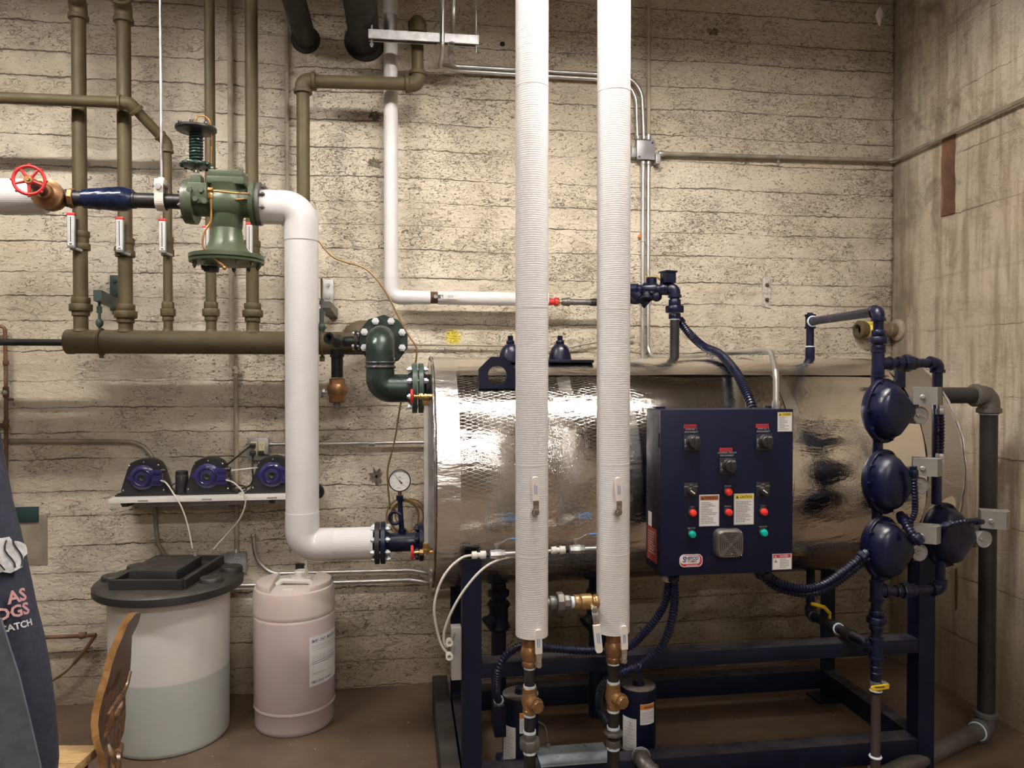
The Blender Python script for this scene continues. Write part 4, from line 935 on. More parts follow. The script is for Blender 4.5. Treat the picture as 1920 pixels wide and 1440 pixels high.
# drip leg with bronze valve
yd = 3.56; t = thing('drip_valve', 'bronze valve on a black nipple hanging under the right end of the header', 'valve', P(632, 765, yd))
a = P(632, 650, yd); xd = a.x; zf = lambda py: P(632, py, yd).z
b = MB(); b.cyl((xd, yd, hz - .03), (xd, yd, zf(708)), SZ(632, 22, yd) / 2, 22); collar(b, (xd, yd, zf(667)), Z_, SZ(632, 22, yd) / 2, .012, 1.2); b.build('nipple', 'black', t)
b = MB(); u = SZ(632, 1, yd); b.lathe((xd, yd, zf(755)), Z_, [(0, 13 * u), (2 * u, 15 * u), (12 * u, 15 * u), (15 * u, 17 * u), (30 * u, 17.5 * u), (36 * u, 14.5 * u), (44 * u, 14.5 * u), (46 * u, 12 * u)], 8, .2)
b.lathe((xd, yd, zf(740)), Z_, [(0, 16 * u), (4 * u, 18.5 * u), (16 * u, 18.5 * u), (20 * u, 16 * u)], 26); b.build('body', 'rbronze', t)
b = MB(); b.cyl((xd, yd, zf(766)), (xd, yd, zf(754)), 6.5 * u, 14); b.build('plug', 'iron', t)
b = MB(); c = Vector((xd - 17 * u, yd, zf(735))); b.cyl(c + X_ * 4 * u, c - X_ * 10 * u, 4 * u, 12); b.nut(c - X_ * 8 * u, X_, 7 * u, 5 * u); b.box(c - X_ * 14 * u - Z_ * 3 * u, (4 * u, 8 * u, 14 * u), bev=.002); b.build('lever', 'galv', t)
# ================================================================ tank
TY = 3.10; TZ = 1.20; TR = .465; TX0 = PX(815, 880, 0).x if False else P(814, 880, TY - TR).x; TX1 = P(1812, 880, TY - TR).x
t = thing('receiver_tank', 'large horizontal cylindrical tank wrapped in shiny silver foil insulation', 'tank', ((TX0 + TX1) / 2, TY, TZ))
tank = t
def shell(x0, x1, r, mat, nm, amp=.0022, nx=90, na=120, seed=0, parent=None, caps=False, a0=0, a1=2 * math.pi, slant=0.0):
    b = MB(); full = abs(a1 - a0 - 2 * math.pi) < 1e-3; cnt = na if full else na + 1; rows = []
    for i in range(nx + 1):
        x = x0 + (x1 - x0) * i / nx; j = len(b.v)
        for k in range(cnt):
            a = a0 + (a1 - a0) * k / na; xx = x + slant * math.sin(a)
            q = Vector((xx * 2.2 + seed, math.cos(a) * 1.8, math.sin(a) * 1.8)); e = min(1, (x - x0) / .06, (x1 - x) / .06) if caps else 1
            d = amp * noise.noise(q * 1.3) * 1.6 + amp * .55 * noise.noise(Vector((xx * 6 + seed, math.cos(a) * 5.5, math.sin(a) * 5.5))) + amp * .22 * noise.noise(Vector((xx * 14 + 5, math.cos(a) * 16, math.sin(a) * 16)))
            rr = r + d - (.010 * (1 - e) ** 2 if caps else 0)
            b.v.append(Vector((xx, TY - math.cos(a) * rr, TZ + math.sin(a) * rr)))
        rows.append(j)
    for i in range(nx):
        for k in range(cnt if full else na):
            k2 = (k + 1) % cnt; b.face((rows[i] + k, rows[i + 1] + k, rows[i + 1] + k2, rows[i] + k2))
    if caps:
        b.cap(rows[0], cnt); b.cap(rows[-1], cnt, True)
    return b.build(nm, mat, parent)
shell(TX0, TX1, TR, 'foil', 'foil_jacket', parent=t, caps=True, nx=150, na=160)
tp = lambda px: P(px, 880, TY - TR).x
for i, (xa, xb_, sl) in enumerate(((tp(818) + .004, tp(864), 0), (tp(1052), tp(1078), .03), (tp(1180), tp(1205), -.01), (tp(1490), tp(1512), .01), (tp(1740), tp(1806), 0))):
    shell(xa, xb_, TR + .0022, 'foildull' if i == 4 else 'foiledge' if i == 0 else 'foiltape', 'foil_tape', .0045 if i in (0, 4) else .0028, 24 if i in (0, 4) else 10, 200, 3 * i, t, slant=sl)
a0 = math.asin(.86); 
shell(tp(870), tp(1735), TR + .0024, 'foiltape', 'foil_tape', .0024, 120, 6, 7, t, a0=R_(57), a1=R_(66))
b = MB()
for (x, sgn) in ((TX0, -1), (TX1, 1)):
    pts = []; rr = []
    for k in range(160):
        a = 2 * math.pi * k / 160; q = TR + .003 + .006 * noise.noise(Vector((k * .35, sgn, 0))); pts.append(Vector((x - sgn * .004 + .004 * noise.noise(Vector((0, k * .3, sgn))), TY - math.cos(a) * q, TZ + math.sin(a) * q))); rr.append(.0045 + .003 * noise.noise(Vector((k * .5, 0, sgn))))
    b.tube(pts, rr, 8, closed=True); b.cut()
b.build('crumpled_rim', 'foildull', t)
# lifting lugs
for px0, px1, nm in ((898, 966, 'left'), (1679, 1698, 'right')):
    yl_ = 2.775; zb_ = TZ + math.sqrt(TR ** 2 - (TY - yl_) ** 2) - .012
    if nm == 'left': x0 = P(898, 700, yl_).x; W = SZ(930, 70, yl_)
    else: W = SZ(930, 70, yl_); x0 = P(1698, 700, yl_).x - W
    Ht = P(930, 669, yl_).z - P(930, 729, yl_).z; zb_ = P(930, 729, yl_).z
    b = MB(); out_ = [(0, 0), (W, 0), (W, Ht * .62), (W * .70, Ht), (W * .33, Ht), (0, Ht * .62)]
    # outline with a round hole: build as bridged rings
    n = 48; cx, cz, hr = W * .5, Ht * .43, W * .255; ring_o = []
    def onpoly(an):
        d = Vector((math.cos(an), math.sin(an))); best = None
        for i in range(6):
            p, q = Vector(out_[i]), Vector(out_[(i + 1) % 6]); e = q - p; den = d.x * e.y - d.y * e.x
            if abs(den) < 1e-9: continue
            w_ = p - Vector((cx, cz)); tt = (w_.x * e.y - w_.y * e.x) / den; ss = (w_.x * d.y - w_.y * d.x) / den
            if tt > 0 and -1e-6 <= ss <= 1 + 1e-6 and (best is None or tt < best): best = tt
        return best
    angs = sorted([2 * math.pi * k / n for k in range(n)] + [math.atan2(p[1] - cz, p[0] - cx) % (2 * math.pi) for p in out_]); n = len(angs)
    R4 = []
    for dy in (0, .02):
        for typ in (0, 1):
            j = len(b.v); R4.append(j)
            for an in angs:
                q = onpoly(an) if typ else hr; b.v.append(Vector((x0 + cx + math.cos(an) * q, yl_ + dy, zb_ + cz + math.sin(an) * q)))
    b.bridge(R4[0], R4[1], n); b.bridge(R4[1], R4[3], n); b.bridge(R4[3], R4[2], n); b.bridge(R4[2], R4[0], n)
    lg = b.build('lifting_lug', 'navym', t)
# vent caps on top
for px in (957, 1050):
    yv_ = TY - .10; s_ = SZ(px, 1, yv_); q = P(px, 676, yv_); v = MB()
    v.box(q + Vector((14 * s_ if px > 1000 else -2 * s_, 0, -.004)), (85 * s_, .16, .012), bev=.004); pl_ = v.build('base_plate', 'navym', t)
    v = MB(); v.lathe(q, Z_, [(0, 22 * s_), (4 * s_, 21.5 * s_), (12 * s_, 20 * s_), (22 * s_, 16.5 * s_), (29 * s_, 11 * s_), (31 * s_, 8 * s_), (31.2 * s_, 6 * s_), (38 * s_, 6 * s_)], 30); v.nut(q + Z_ * 34 * s_, Z_, 8 * s_, 6 * s_, 8); v.nut(q + Z_ * 42 * s_, Z_, 5 * s_, 9 * s_, 4); v.build('vent_dome', 'navy', t)
# sight glass at the left end
ys = TY - TR + .15; t = thing('sight_glass', 'tall clear gauge glass with red-handled brass cocks on the tank left end', 'sight glass', P(797, 1045, ys))
xs = P(799, 900, ys).x; zt_, zb_ = P(797, 748, ys).z, P(797, 1030, ys).z
b = MB(); b.cyl((xs, ys, zb_), (xs, ys, zt_), .0085, 16); b.build('glass_tube', 'glass', t)
b = MB(); b.box((xs + .018, ys + .01, (zt_ + zb_) / 2), (.018, .004, zt_ - zb_)); b.build('guard', 'boxgrey', t)
for z, sg in ((zt_, 1), (zb_, -1)):
    b = MB(); b.nut((xs, ys, z - .015 * sg), Z_, .014, .018); b.nut((xs, ys, z + .004 * sg), Z_, .016, .016, 8); b.cyl((xs, ys, z + .01 * sg), (TX0 + .02, ys, z + .01 * sg), .009, 12); b.cyl((xs, ys, z + .01 * sg), (xs - .045, ys, z + .01 * sg), .006, 12); b.nut((xs - .018, ys, z + .01 * sg), X_, .012, .014)
    ck = b.build('cock', 'brass', t)
    b = MB(); q = Vector((xs - .052, ys, z + .01 * sg)); b.torus(q, X_, .022, .0055, 28, 8); b.cyl(q - X_ * .004, q + X_ * .004, .01, 12)
    for k in range(4): an = k * math.pi / 2; b.cyl(q, q + Vector((0, math.cos(an) * .02, math.sin(an) * .02)), .004, 8)
    b.build('handwheel', 'red', ck)

# ================================================================ steel stand
FY = 2.67; RY = 3.36; XL0, XL1 = P(867, 1200, FY).x, P(903, 1200, FY).x; XR1 = P(1753, 1200, FY).x; XR0 = P(1722, 1200, FY).x
t = thing('steel_stand', 'navy painted welded steel frame carrying the foil tank and the pumps', 'stand', ((XL0 + XR1) / 2, (FY + RY) / 2, 0)); stand = t
LD = XL1 - XL0; ztop = P(885, 1049, FY).z
for (x, y, nm) in ((XL0, FY, 1), (XR1 - LD, FY, 1), (XL0, RY, 0), (XR1 - LD, RY, 0)):
    b = MB(); b.prism([(0, 0), (LD, 0), (LD, .012), (.012, .012), (.012, .07), (0, .07)] if y == FY else [(0, 0), (LD, 0), (LD, .07), (LD - .012, .07), (LD - .012, .012), (0, .012)], (x, y, 0), X_, Y_, Z_ * ztop)
    b.box((x + LD / 2, y + .035, .006), (.12, .12, .012)); b.build('leg', 'navym', t)
zr = (P(907, 1243, FY).z, P(907, 1264, FY).z); zr0 = P(1720, 1222, FY).z; zm = .5 * (zr[0] + P(1700, 1200, FY).z)
b = MB(); b.box(((XL1 + XR0) / 2, FY + .035, zm - .028), (XR1 - XL0 - 2 * LD, .07, .056), bev=.003); b.build('rail', 'navym', t)
b = MB(); b.box(((XL1 + XR0) / 2, RY + .035, zm - .028), (XR1 - XL0 - 2 * LD, .07, .056), bev=.003)
for y, nm in ((FY, 'front'), (RY, 'rear')):
    b = MB(); b.box(((XL1 + XR0) / 2, y + .04, .11), (XR1 - XL0 - 2 * LD, .08, .09), bev=.003); b.build('bottom_rail', 'navym', t)
for x in (XL0 + .0, XR1 - LD):
    b = MB(); b.box((x + LD / 2, (FY + RY) / 2 + .04, .11), (LD * .9, RY - FY - .06, .09), bev=.003); b.build('side_rail', 'navym', t)
    b = MB(); pts = [(-.36 + .72 * k / 20, TZ - math.sqrt(TR ** 2 - (-.36 + .72 * k / 20) ** 2) - .008) for k in range(21)]
    b.prism([(-.40, ztop - .06), (.36, ztop - .06)] + [(.36, ztop + .02)] + [(p[0], p[1]) for p in pts[::-1] if p[1] > .0][1:-1] + [(-.40, ztop + .0)], (x + LD / 2 - .006, TY, 0), Y_, Z_, X_ * .012); b.build('saddle', 'navym', t)
b = MB(); b.box((P(1120, 1400, 2.95).x, 3.05, .30), (.06, .05, .50)); 
xm = P(1128, 1300, RY).x; b = MB(); b.box((xm, RY + .035, .38), (.06, .05, .45)); b.build('post', 'navym', t)
b = MB(); pa = PZ(1075, 1432, .155); b.box((.63, FY + .07, .1595), (.27, .14, .006)); b.build('pump_plate', 'copperred', t)
# extra long skid angle at the far left on the floor
b = MB(); a = XL0 - .040; b.box((a, (FY + RY) / 2 + .02, .08), (.07, RY - FY + .35, .16), bev=.004); b.build('skid_rail', 'sooty', t)

# ================================================================ control panel
PY = 2.40; xa = P(1240, 900, PY).x; xb2 = P(1485, 900, PY).x; za = P(1360, 769, PY).z; zb2 = P(1360, 1075, PY).z; PYB = 2.555
t = thing('control_panel', 'navy blue electrical control panel with lamps, switches and warning labels', 'control panel', ((xa + xb2) / 2, PYB, zb2)); panel = t
q = lambda px, py, l=0.0: P(px, py, PY - l)
b = MB(); b.box(((xa + xb2) / 2, (PY + PYB) / 2 + .008, (za + zb2) / 2), (xb2 - xa, PYB - PY - .012, za - zb2), bev=.002); b.build('cabinet', 'panel', t)
b = MB(); b.box(((xa + xb2) / 2, PY + .006, (za + zb2) / 2), (xb2 - xa + .006, .012, za - zb2 + .004), bev=.002)
for zz in (.12, .43): b.cyl((xa - .003, PY + .012, zb2 + zz), (xa - .003, PY + .012, zb2 + zz + .05), .004, 10)
door = b.build('door', 'panel', t)
b = MB()
for zz in (zb2 + .12, za - .14): b.box(((xa + xb2) / 2, PYB + .045, zz), (xb2 - xa - .1, .12, .03)); b.cut()
b.build('mounting_rail', 'navym', t)
b = MB()
for px in (1222, 1432): b.box((P(px, 768, PYB).x + .02, PYB - .02, za + .004), (.035, .03, .006)); b.cut()
b.build('top_tab', 'panel', t)
PU, PV = X_, Z_
def lab(px0, py0, px1, py1, mat='label', l=0.0012):
    a = q(px0, py0); c = q(px1, py1); m = (a + c) / 2; m.y = PY
    b = MB(); b.plate(m, X_, Z_, abs(c.x - a.x), abs(a.z - c.z), l); return b, m, abs(c.x - a.x), abs(a.z - c.z)
# rotary disconnects
for px, py, nm, w1, w2 in ((1295, 830, 'left', 'PUMP NO. 1', 'DISCONNECT'), (1430, 829, 'right', 'PUMP NO. 2', 'DISCONNECT'), (1362, 874, 'middle', 'CONTROL CIRCUIT', 'DISCONNECT')):
    c = q(px + 1, py); c.y = PY; u = SZ(px, 1, PY)
    b = MB(); b.box(c - Y_ * .003, (32 * u, .007, 31 * u), bev=.002); sw = b.build('disconnect_switch', 'blackp', t)
    b = MB(); b.lathe(c + Vector((2 * u, -.006, 1.5 * u)), -Y_, [(0, 14 * u), (.006, 14 * u), (.008, 12 * u), (.020, 11 * u), (.022, 10 * u)], 30); b.box(c + Vector((4 * u, -.026, 1.5 * u)), (7 * u, .012, 24 * u), bev=.003); b.build('knob', 'blackp', sw)
    b = MB(); b.text('I ON', 5 * u, c + Vector((3 * u, -.0335, 11 * u)), X_, Z_, .0004); b.cut(); b.text('O OFF', 5.5 * u, c + Vector((-12 * u, -.0068, 0)), Z_, -X_, .0004); b.cut(); b.text(w1, 4.2 * u, c + Vector((0, -.0002, 25 * u)), X_, Z_); b.text(w2, 4.2 * u, c + Vector((0, -.0002, 20 * u)), X_, Z_); b.build('lettering', 'wink', sw)
    b, m, W, H = lab(px - 13, py - 34, px + 11, py - 27, 'redl'); pl = b.build('danger_strip', plain('strip_red', (.45, .03, .05), .4) if nm == 'left' else 'rink', t)
    b = MB(); b.text('DANGER', H * .8, m - Y_ * .0012, X_, Z_, bold=.0001); b.build('lettering', 'ink', pl)
# selector switches
for px, py in ((1295, 918), (1430, 917)):
    c = q(px, py); c.y = PY; u = SZ(px, 1, PY); b = MB(); b.box(c - Y_ * .001, (26 * u, .003, 26 * u), bev=.001); b.lathe(c - Vector((0, .002, 3 * u)), -Y_, [(0, 9 * u), (.008, 8.5 * u), (.011, 7 * u), (.016, 6.5 * u)], 24); sw = b.build('selector_switch', 'blackp', t)
    b = MB(); d = Vector((.8, 0, -.6)); b.prism([(-5 * u, -1.1 * u), (5 * u, -1.1 * u), (5 * u, 1.1 * u), (-5 * u, 1.1 * u)], c - Vector((0, .018, 3 * u)), d, Vector((.6, 0, .8)), -Y_ * .003)
    b.build('pointer', 'white', sw)
    b = MB(); b.text('OFF', 3.2 * u, c + Vector((0, -.0025, 9 * u)), X_, Z_); b.text('HAND', 3.2 * u, c + Vector((-9 * u, -.0025, 6 * u)), X_, Z_); b.text('AUTO', 3.2 * u, c + Vector((9 * u, -.0025, 6 * u)), X_, Z_); b.build('lettering', 'wink', sw)
# pilot lights
for px, py, col, w1 in ((1297, 961, 'redl', 'RUN'), (1364, 922, 'redl', 'LOW LEVEL'), (1364, 960, 'redl', 'HIGH LEVEL'), (1430, 959, 'redl', 'RUN'), (1296, 1001, 'teal', 'PUSH TO TEST'), (1430, 998, 'teal', 'PUSH TO TEST')):
    c = q(px, py); c.y = PY; u = SZ(px, 1, PY); b = MB(); b.box(c + Vector((0, -.001, 3 * u)), (14 * u, .002, 20 * u)); b.lathe(c, -Y_, [(0, 8.6 * u), (.006, 8.4 * u), (.008, 7 * u)], 26); pl = b.build('pilot_light', 'blackp', t)
    b = MB(); b.lathe(c - Y_ * .006, -Y_, [(0, 6.8 * u), (.008, 6.8 * u), (.013, 5.6 * u), (.015, 3 * u)], 26); b.build('lens', col, pl)
    b = MB(); b.text(w1, 2.5 * u, c + Vector((0, -.0022, 11 * u)), X_, Z_); b.build('lettering', 'wink', pl)
# horn
c = q(1363, 1017); c.y = PY; u = SZ(1363, 1, PY); sq = []
for k in range(40):
    an = 2 * math.pi * k / 40; cx_, sx_ = math.cos(an), math.sin(an); e = 5.0; rr = 1 / (abs(cx_) ** e + abs(sx_) ** e) ** (1 / e); sq.append((cx_ * rr * 28 * u, sx_ * rr * 27.5 * u))
b = MB(); b.stack(sq, c, X_, Z_, -Y_, [(0, 1.0), (.016, .98), (.026, .93), (.030, .86), (.031, .84)]); horn = b.build('horn', 'iron', t)
b = MB()
for k, rr in enumerate((20, 16, 12.3, 8.6, 5)):
    for sd in range(4):
        R = Matrix.Rotation(sd * math.pi / 2, 3, 'Y'); dd = R @ Z_; tt = R @ X_
        b.prism([(-rr * .72 * u, -.8 * u), (rr * .72 * u, -.8 * u), (rr * .6 * u, .8 * u), (-rr * .6 * u, .8 * u)], c - Y_ * .0312 + dd * rr * u, tt, dd, -Y_ * .0008)
b.build('louvre_slots', 'ink', horn)
for dx in (-21, 21):
    for dz in (-21, 21): b = MB(); b.sphere(c + Vector((dx * u, -.031, dz * u)), .0026, 10, 6); b.build('screw', 'chrome', horn)
b = MB(); b.sphere(c + Vector((1 * u, -.032, -18 * u)), .0028, 10, 6); b.build('lamp', 'brass', horn)
# labels
def warn(px0, py0, px1, py1, head, hm, ink, hh, rows, seed, extra=None):
    b, m, W, H = lab(px0, py0, px1, py1); pl = b.build('warning_label', 'label', t); f = m - Y_ * .0013
    b = MB(); b.plate(f + Z_ * (H / 2 - H * .03 - hh / 2 * H), X_, Z_, W * .90, H * hh, .0003); b.build('header_band', hm, pl)
    b = MB(); hz_ = H / 2 - H * .03 - hh / 2 * H; b.text(head, H * hh * .80, f + Vector((W * .09, -.0004, hz_)), X_, Z_, bold=.0002, sx=.82)
    tr = [(-1, -.8), (1, -.8), (0, .9)]; k = H * hh * .36; b.prism([(a * k, c_ * k) for a, c_ in tr], f + Vector((-W * .34, -.0004, hz_)), X_, Z_, -Y_ * .0002); b.build('lettering', ink, pl)
    b = MB(); tw = .004 * .5; fr_ = W * .94; fh = H * .95; z0 = f - Y_ * .0001
    for (dx, dz, w_, h_) in ((0, fh / 2, fr_, tw * .4), (0, -fh / 2, fr_, tw * .4), (-fr_ / 2, 0, tw * .4, fh), (fr_ / 2, 0, tw * .4, fh)): b.plate(z0 + Vector((dx, 0, dz)), X_, Z_, w_, h_, .0002)
    if extra: extra(b, f, W, H)
    b.smallprint(f + Vector((-W * .40 if not extra or rows > 8 else -W * .12, 0, H / 2 - H * (hh + .10))), X_, Z_, W * (.80 if not extra or rows > 8 else .52), rows, H * (.84 - hh) / rows, seed, .0003, .42, (.45, 1)); b.build('small_print', 'grink', pl)
def ex1(b, f, W, H): b.text('ELECTRIC SHOCK', H * .045, f + Vector((0, 0, H * .30)), X_, Z_, .0004)
warn(1311, 928, 1348, 986, 'WARNING', 'lbrown', 'ink', .14, 13, 1)
warn(1376, 926, 1413, 983, 'CAUTION', 'lyellow', 'ink', .14, 13, 2)
warn(1458, 773, 1485, 809, 'CAUTION', 'lyellow', 'ink', .16, 8, 3)
def ex3(b, f, W, H):
    b.prism([(-W * .09, -H * .08), (W * .09, -H * .08), (0, H * .10)], f + Vector((-W * .33, 0, H * .05)), X_, Z_, -Y_ * .0004); b.sphere(f + Vector((-W * .33, .002, -H * .26)), W * .075, 10, 8, (.7, .3, 1.5))
warn(1448, 1039, 1484, 1067, 'DANGER', 'rink', 'wink', .22, 6, 4, ex3)
# maker's plate
b, m, W, H = lab(1274, 1040, 1317, 1062)
def rrect(w_, h_, r, n=6):
    o = []
    for cx_, cz_, a0_ in ((w_ / 2 - r, h_ / 2 - r, 0), (-w_ / 2 + r, h_ / 2 - r, 90), (-w_ / 2 + r, -h_ / 2 + r, 180), (w_ / 2 - r, -h_ / 2 + r, 270)):
        for k in range(n + 1): an = R_(a0_ + 90 * k / n); o.append((cx_ + math.cos(an) * r, cz_ + math.sin(an) * r))
    return o
b = MB(); b.prism(rrect(W, H, H * .38), m, X_, Z_, -Y_ * .0010); mp = b.build('maker_badge', 'label', t)
b = MB(); b.prism(rrect(W * .94, H * .88, H * .34), m - Y_ * .001, X_, Z_, -Y_ * .0003); b.build('red_field', 'rink', mp)
b = MB(); b.prism(rrect(W * .84, H * .66, H * .25), m + Vector((-W * .035, -.0013, H * .07)), X_, Z_, -Y_ * .0003); b.build('white_field', 'label', mp)
b = MB(); f = m - Y_ * .0017; b.text('S', H * .62, f + Vector((-W * .30, 0, H * .08)), X_, Z_, bold=.0006); b.text('HIPCO', H * .36, f + Vector((W * .04, 0, H * .18)), X_, Z_, bold=.0004); b.build('lettering', 'bink', mp)
b = MB(); b.text('PUMPS', H * .26, f + Vector((W * .05, 0, -H * .07)), X_, Z_, bold=.0001); b.build('lettering', 'dkred', mp)
b = MB(); b.smallprint(f + Vector((-W * .2, .0004, -H * .34)), X_, Z_, W * .5, 1, H * .08, 1, .0003, .6, (.95, 1)); b.build('small_print', 'label', mp)
# nameplate on the cabinet's left side
y0, y1 = PYB - .02, PY + .03
def side(px, py): return PX(px, py, xa - .0)
a = P(1227, 1021, (y0 + y1) / 2); b = MB(); sc_ = Vector((xa - .0005, (y0 + y1) / 2 + .01, a.z)); b.plate(sc_, -Y_, Z_, .10, .115, .001); np_ = b.build('nameplate', 'dkred', t)
b = MB(); b.smallprint(sc_ + Vector((-.0011, .035, .045)), -Y_, Z_, .07, 9, .009, 6, .0003, .4, (.7, 1)); b.build('small_print', 'wink', np_)
b = MB(); b.plate(sc_ + Vector((0, .02, .085)), -Y_, Z_, .035, .05, .001); b.build('sticker', 'vinyl', t)
# ================================================================ two tall white pipes and what hangs below
YP = 2.36
def tall(px0, px1, pbot, who, valve_px, hy0, hy1):
    px = (px0 + px1) / 2; r = SZ(px, px1 - px0, YP) / 2; x = P(px, 700, YP).x; zb = P(px, pbot, YP).z + .012
    t = thing('insulated_pipe', 'tall white insulated pipe standing before the foil tank, ' + who, 'pipe', (x, YP, zb))
    b = MB(); b.lathe((x, YP, zb), Z_, [(0, r * .90), (.001, r)] + [(.3 * k, r) for k in range(1, 12)] + [(CZ - zb, r)], 44); b.build('jacket', 'jacket', t)
    for zz in (zb + .26, zb + .55, zb + 1.05, zb + 1.75):
        b = MB(); b.lathe((x, YP, zz), Z_, [(0, r), (.0001, r + .0006), (.0013, r + .0006), (.0014, r)], 44); b.build('jacket_seam', 'jacket', t)
    # ball valve handle let through the jacket
    v = thing('ball_valve', 'ball valve with upright white handle halfway up the ' + ('left' if 'left' in who else 'right') + ' tall white pipe', 'valve', P(valve_px, hy1, YP - r))
    pv = P(valve_px, hy1 - 6, YP - r - .022); b = MB(); b.cyl(pv + Y_ * .035, pv - Y_ * .004, .0125, 16); b.build('stem', 'chrome', v)
    lever(v, pv, Z_ + X_ * -.03, .112, .0215, -Y_, txt='mark', bend=.010)
    return x, r, zb
def handname(s): return s
xp1, rp1, zp1 = tall(966.5, 1028, 1197, 'the left one of the pair', 1004, 898, 966)
xp2, rp2, zp2 = tall(1119, 1181, 1190, 'the right one of the pair', 1159, 898, 966)
zl_ = lambda py, px=993: P(px, py, YP).z
def ulen(px): return SZ(px, 1, YP)
for x, px, off, who, hp in ((xp1, 993, 0, 'left', 1006), (xp2, 1150, -8, 'right', 1165)):
    u = ulen(px); Z = lambda py: P(px, py + off, YP).z; x = P(px, 1300, YP).x; zend = .10
    v = thing('ball_valve', 'bronze ball valve with white handle right under the %s tall white pipe' % who, 'valve', (x, YP, Z(1250)))
    b = MB(); b.lathe((x, YP, Z(1244)), Z_, [(0, 12 * u), (6 * u, 13 * u), (12 * u, 16 * u), (22 * u, 17 * u), (30 * u, 16 * u), (34 * u, 13 * u), (46 * u, 13 * u), (60 * u, 11 * u)], 24); b.nut((x, YP, Z(1244)), Z_, 14.5 * u, 11 * u, 8); b.nut((x, YP, Z(1205)), Z_, 14.5 * u, 12 * u, 8); b.build('body', 'rbronze', v)
    pv = Vector((P(hp, 0, YP).x + (0 if who == 'left' else .0), YP - .038, Z(1237))); b = MB(); b.cyl(pv + Y_ * .03, pv, .011, 12); b.build('stem', 'chrome', v)
    lever(v, pv, Z_ - X_ * .03, .115, .0215, -Y_, txt='mark', bend=.010)
    pz = thing('pipe_nipple', 'black threaded pipe nipple under the %s bronze ball valve' % who, 'pipe', (x, YP, Z(1290)))
    b = MB(); b.cyl((x, YP, Z(1288)), (x, YP, Z(1250)), 10.5 * u, 20); b.build('nipple', 'black', pz); b = MB(); b.cyl((x, YP, Z(1253)), (x, YP, Z(1249)), 11.4 * u, 20); b.cut(); b.cyl((x, YP, Z(1289)), (x, YP, Z(1284)), 12 * u, 20); b.build('thread_tape', 'tape', pz)
    c = thing('check_valve', 'bronze swing check valve low on the %s pump riser' % who, 'valve', (x, YP, Z(1338)))
    b = MB(); b.nut((x, YP, Z(1292)), Z_, 14 * u, 8 * u, 8); b.nut((x, YP, Z(1333)), Z_, 13 * u, 8 * u, 8); b.lathe((x, YP, Z(1334)), Z_, [(0, 11 * u), (8 * u, 13 * u), (20 * u, 16 * u), (32 * u, 14 * u), (42 * u, 12 * u)], 24)
    cd = Vector((.35, -.9, -.05)).normalized(); cc = Vector((x, YP, Z(1313))); b.lathe(cc, cd, [(0, 13 * u), (.035, 13 * u), (.037, 14.5 * u), (.044, 14.5 * u)], 24); b.build('body', 'bronze', c)
    b = MB(); b.nut(cc + cd * .050, cd, 12 * u, .014, 8); b.build('cap', 'bronze', c)
    pz = thing('pipe_nipple', 'black threaded pipe nipple between check valve and union on the %s riser' % who, 'pipe', (x, YP, Z(1370)))
    b = MB(); b.cyl((x, YP, Z(1371)), (x, YP, Z(1337)), 10.5 * u, 20); b.build('nipple', 'black', pz); b = MB(); b.cyl((x, YP, Z(1342)), (x, YP, Z(1338)), 11.5 * u, 20); b.cut(); b.cyl((x, YP, Z(1374)), (x, YP, Z(1369)), 12 * u, 20); b.build('thread_tape', 'tape', pz)
    c = thing('pipe_union', 'grey iron pipe union near the bottom of the %s riser' % who, 'pipe union', (x, YP, Z(1408)))
    b = MB(); b.nut((x, YP, Z(1379)), Z_, 12.5 * u, 12 * u, 8); b.nut((x, YP, Z(1393)), Z_, 20 * u, 18 * u, 8, .3) if who == 'left' else b.lathe((x, YP, Z(1386)), Z_, [(0, 14 * u), (2 * u, 19 * u), (6 * u, 19.5 * u), (8 * u, 14 * u)], 8); b.nut((x, YP, Z(1401)), Z_, 13.5 * u, 14 * u, 8); b.build('body', 'iron', c)
    pz = thing('pipe', 'black riser pipe at the bottom below the %s union' % who, 'pipe', (x, YP, zend))
    b = MB(); b.cyl((x, YP, .13), (x, YP, Z(1406)), 11.5 * u, 20); b.tube(fillet([Vector((x, YP, .14)), Vector((x, YP, .09)), Vector((x + .03, YP + .25, .09))], .04), 11.5 * u, 18); b.build('pipe', 'black', pz); b = MB(); b.cyl((x, YP, Z(1412)), (x, YP, Z(1407)), 12.4 * u, 20); b.build('thread_tape', 'tape', pz)
# cross-over between the pipes
zc = P(1075, 1129, YP).z; X = lambda px: P(px, 1129, YP).x; u = ulen(1075)
c = thing('pipe_union', 'grey iron union on the short cross-over between the tall white pipes', 'pipe union', (X(1050), YP, zc - .04))
b = MB(); b.cyl((X(1026), YP, zc), (X(1088), YP, zc), 9.5 * u, 18); b.nut((X(1036), YP, zc), X_, 14 * u, 12 * u, 8, .2); b.nut((X(1050), YP, zc), X_, 20 * u, 13 * u, 8, .4); b.nut((X(1063), YP, zc), X_, 14 * u, 13 * u, 8, .2); b.build('body', 'iron', c)
b = MB(); b.cyl((X(1070), YP, zc), (X(1076), YP, zc), 11 * u, 18); b.build('thread_tape', 'tape', c)
v = thing('ball_valve', 'bronze ball valve on the cross-over with its white handle hanging straight down', 'valve', (X(1100), YP, zc - .04))
b = MB(); b.nut((X(1082), YP, zc), X_, 14.5 * u, 12 * u, 8, .2); b.lathe((X(1086), YP, zc), X_, [(0, 12 * u), (3 * u, 15 * u), (22 * u, 15 * u), (26 * u, 11 * u), (34 * u, 12 * u)], 24); b.nut((X(1118), YP, zc), X_, 13.5 * u, 10 * u, 8, .2); b.build('body', 'bronze', v)
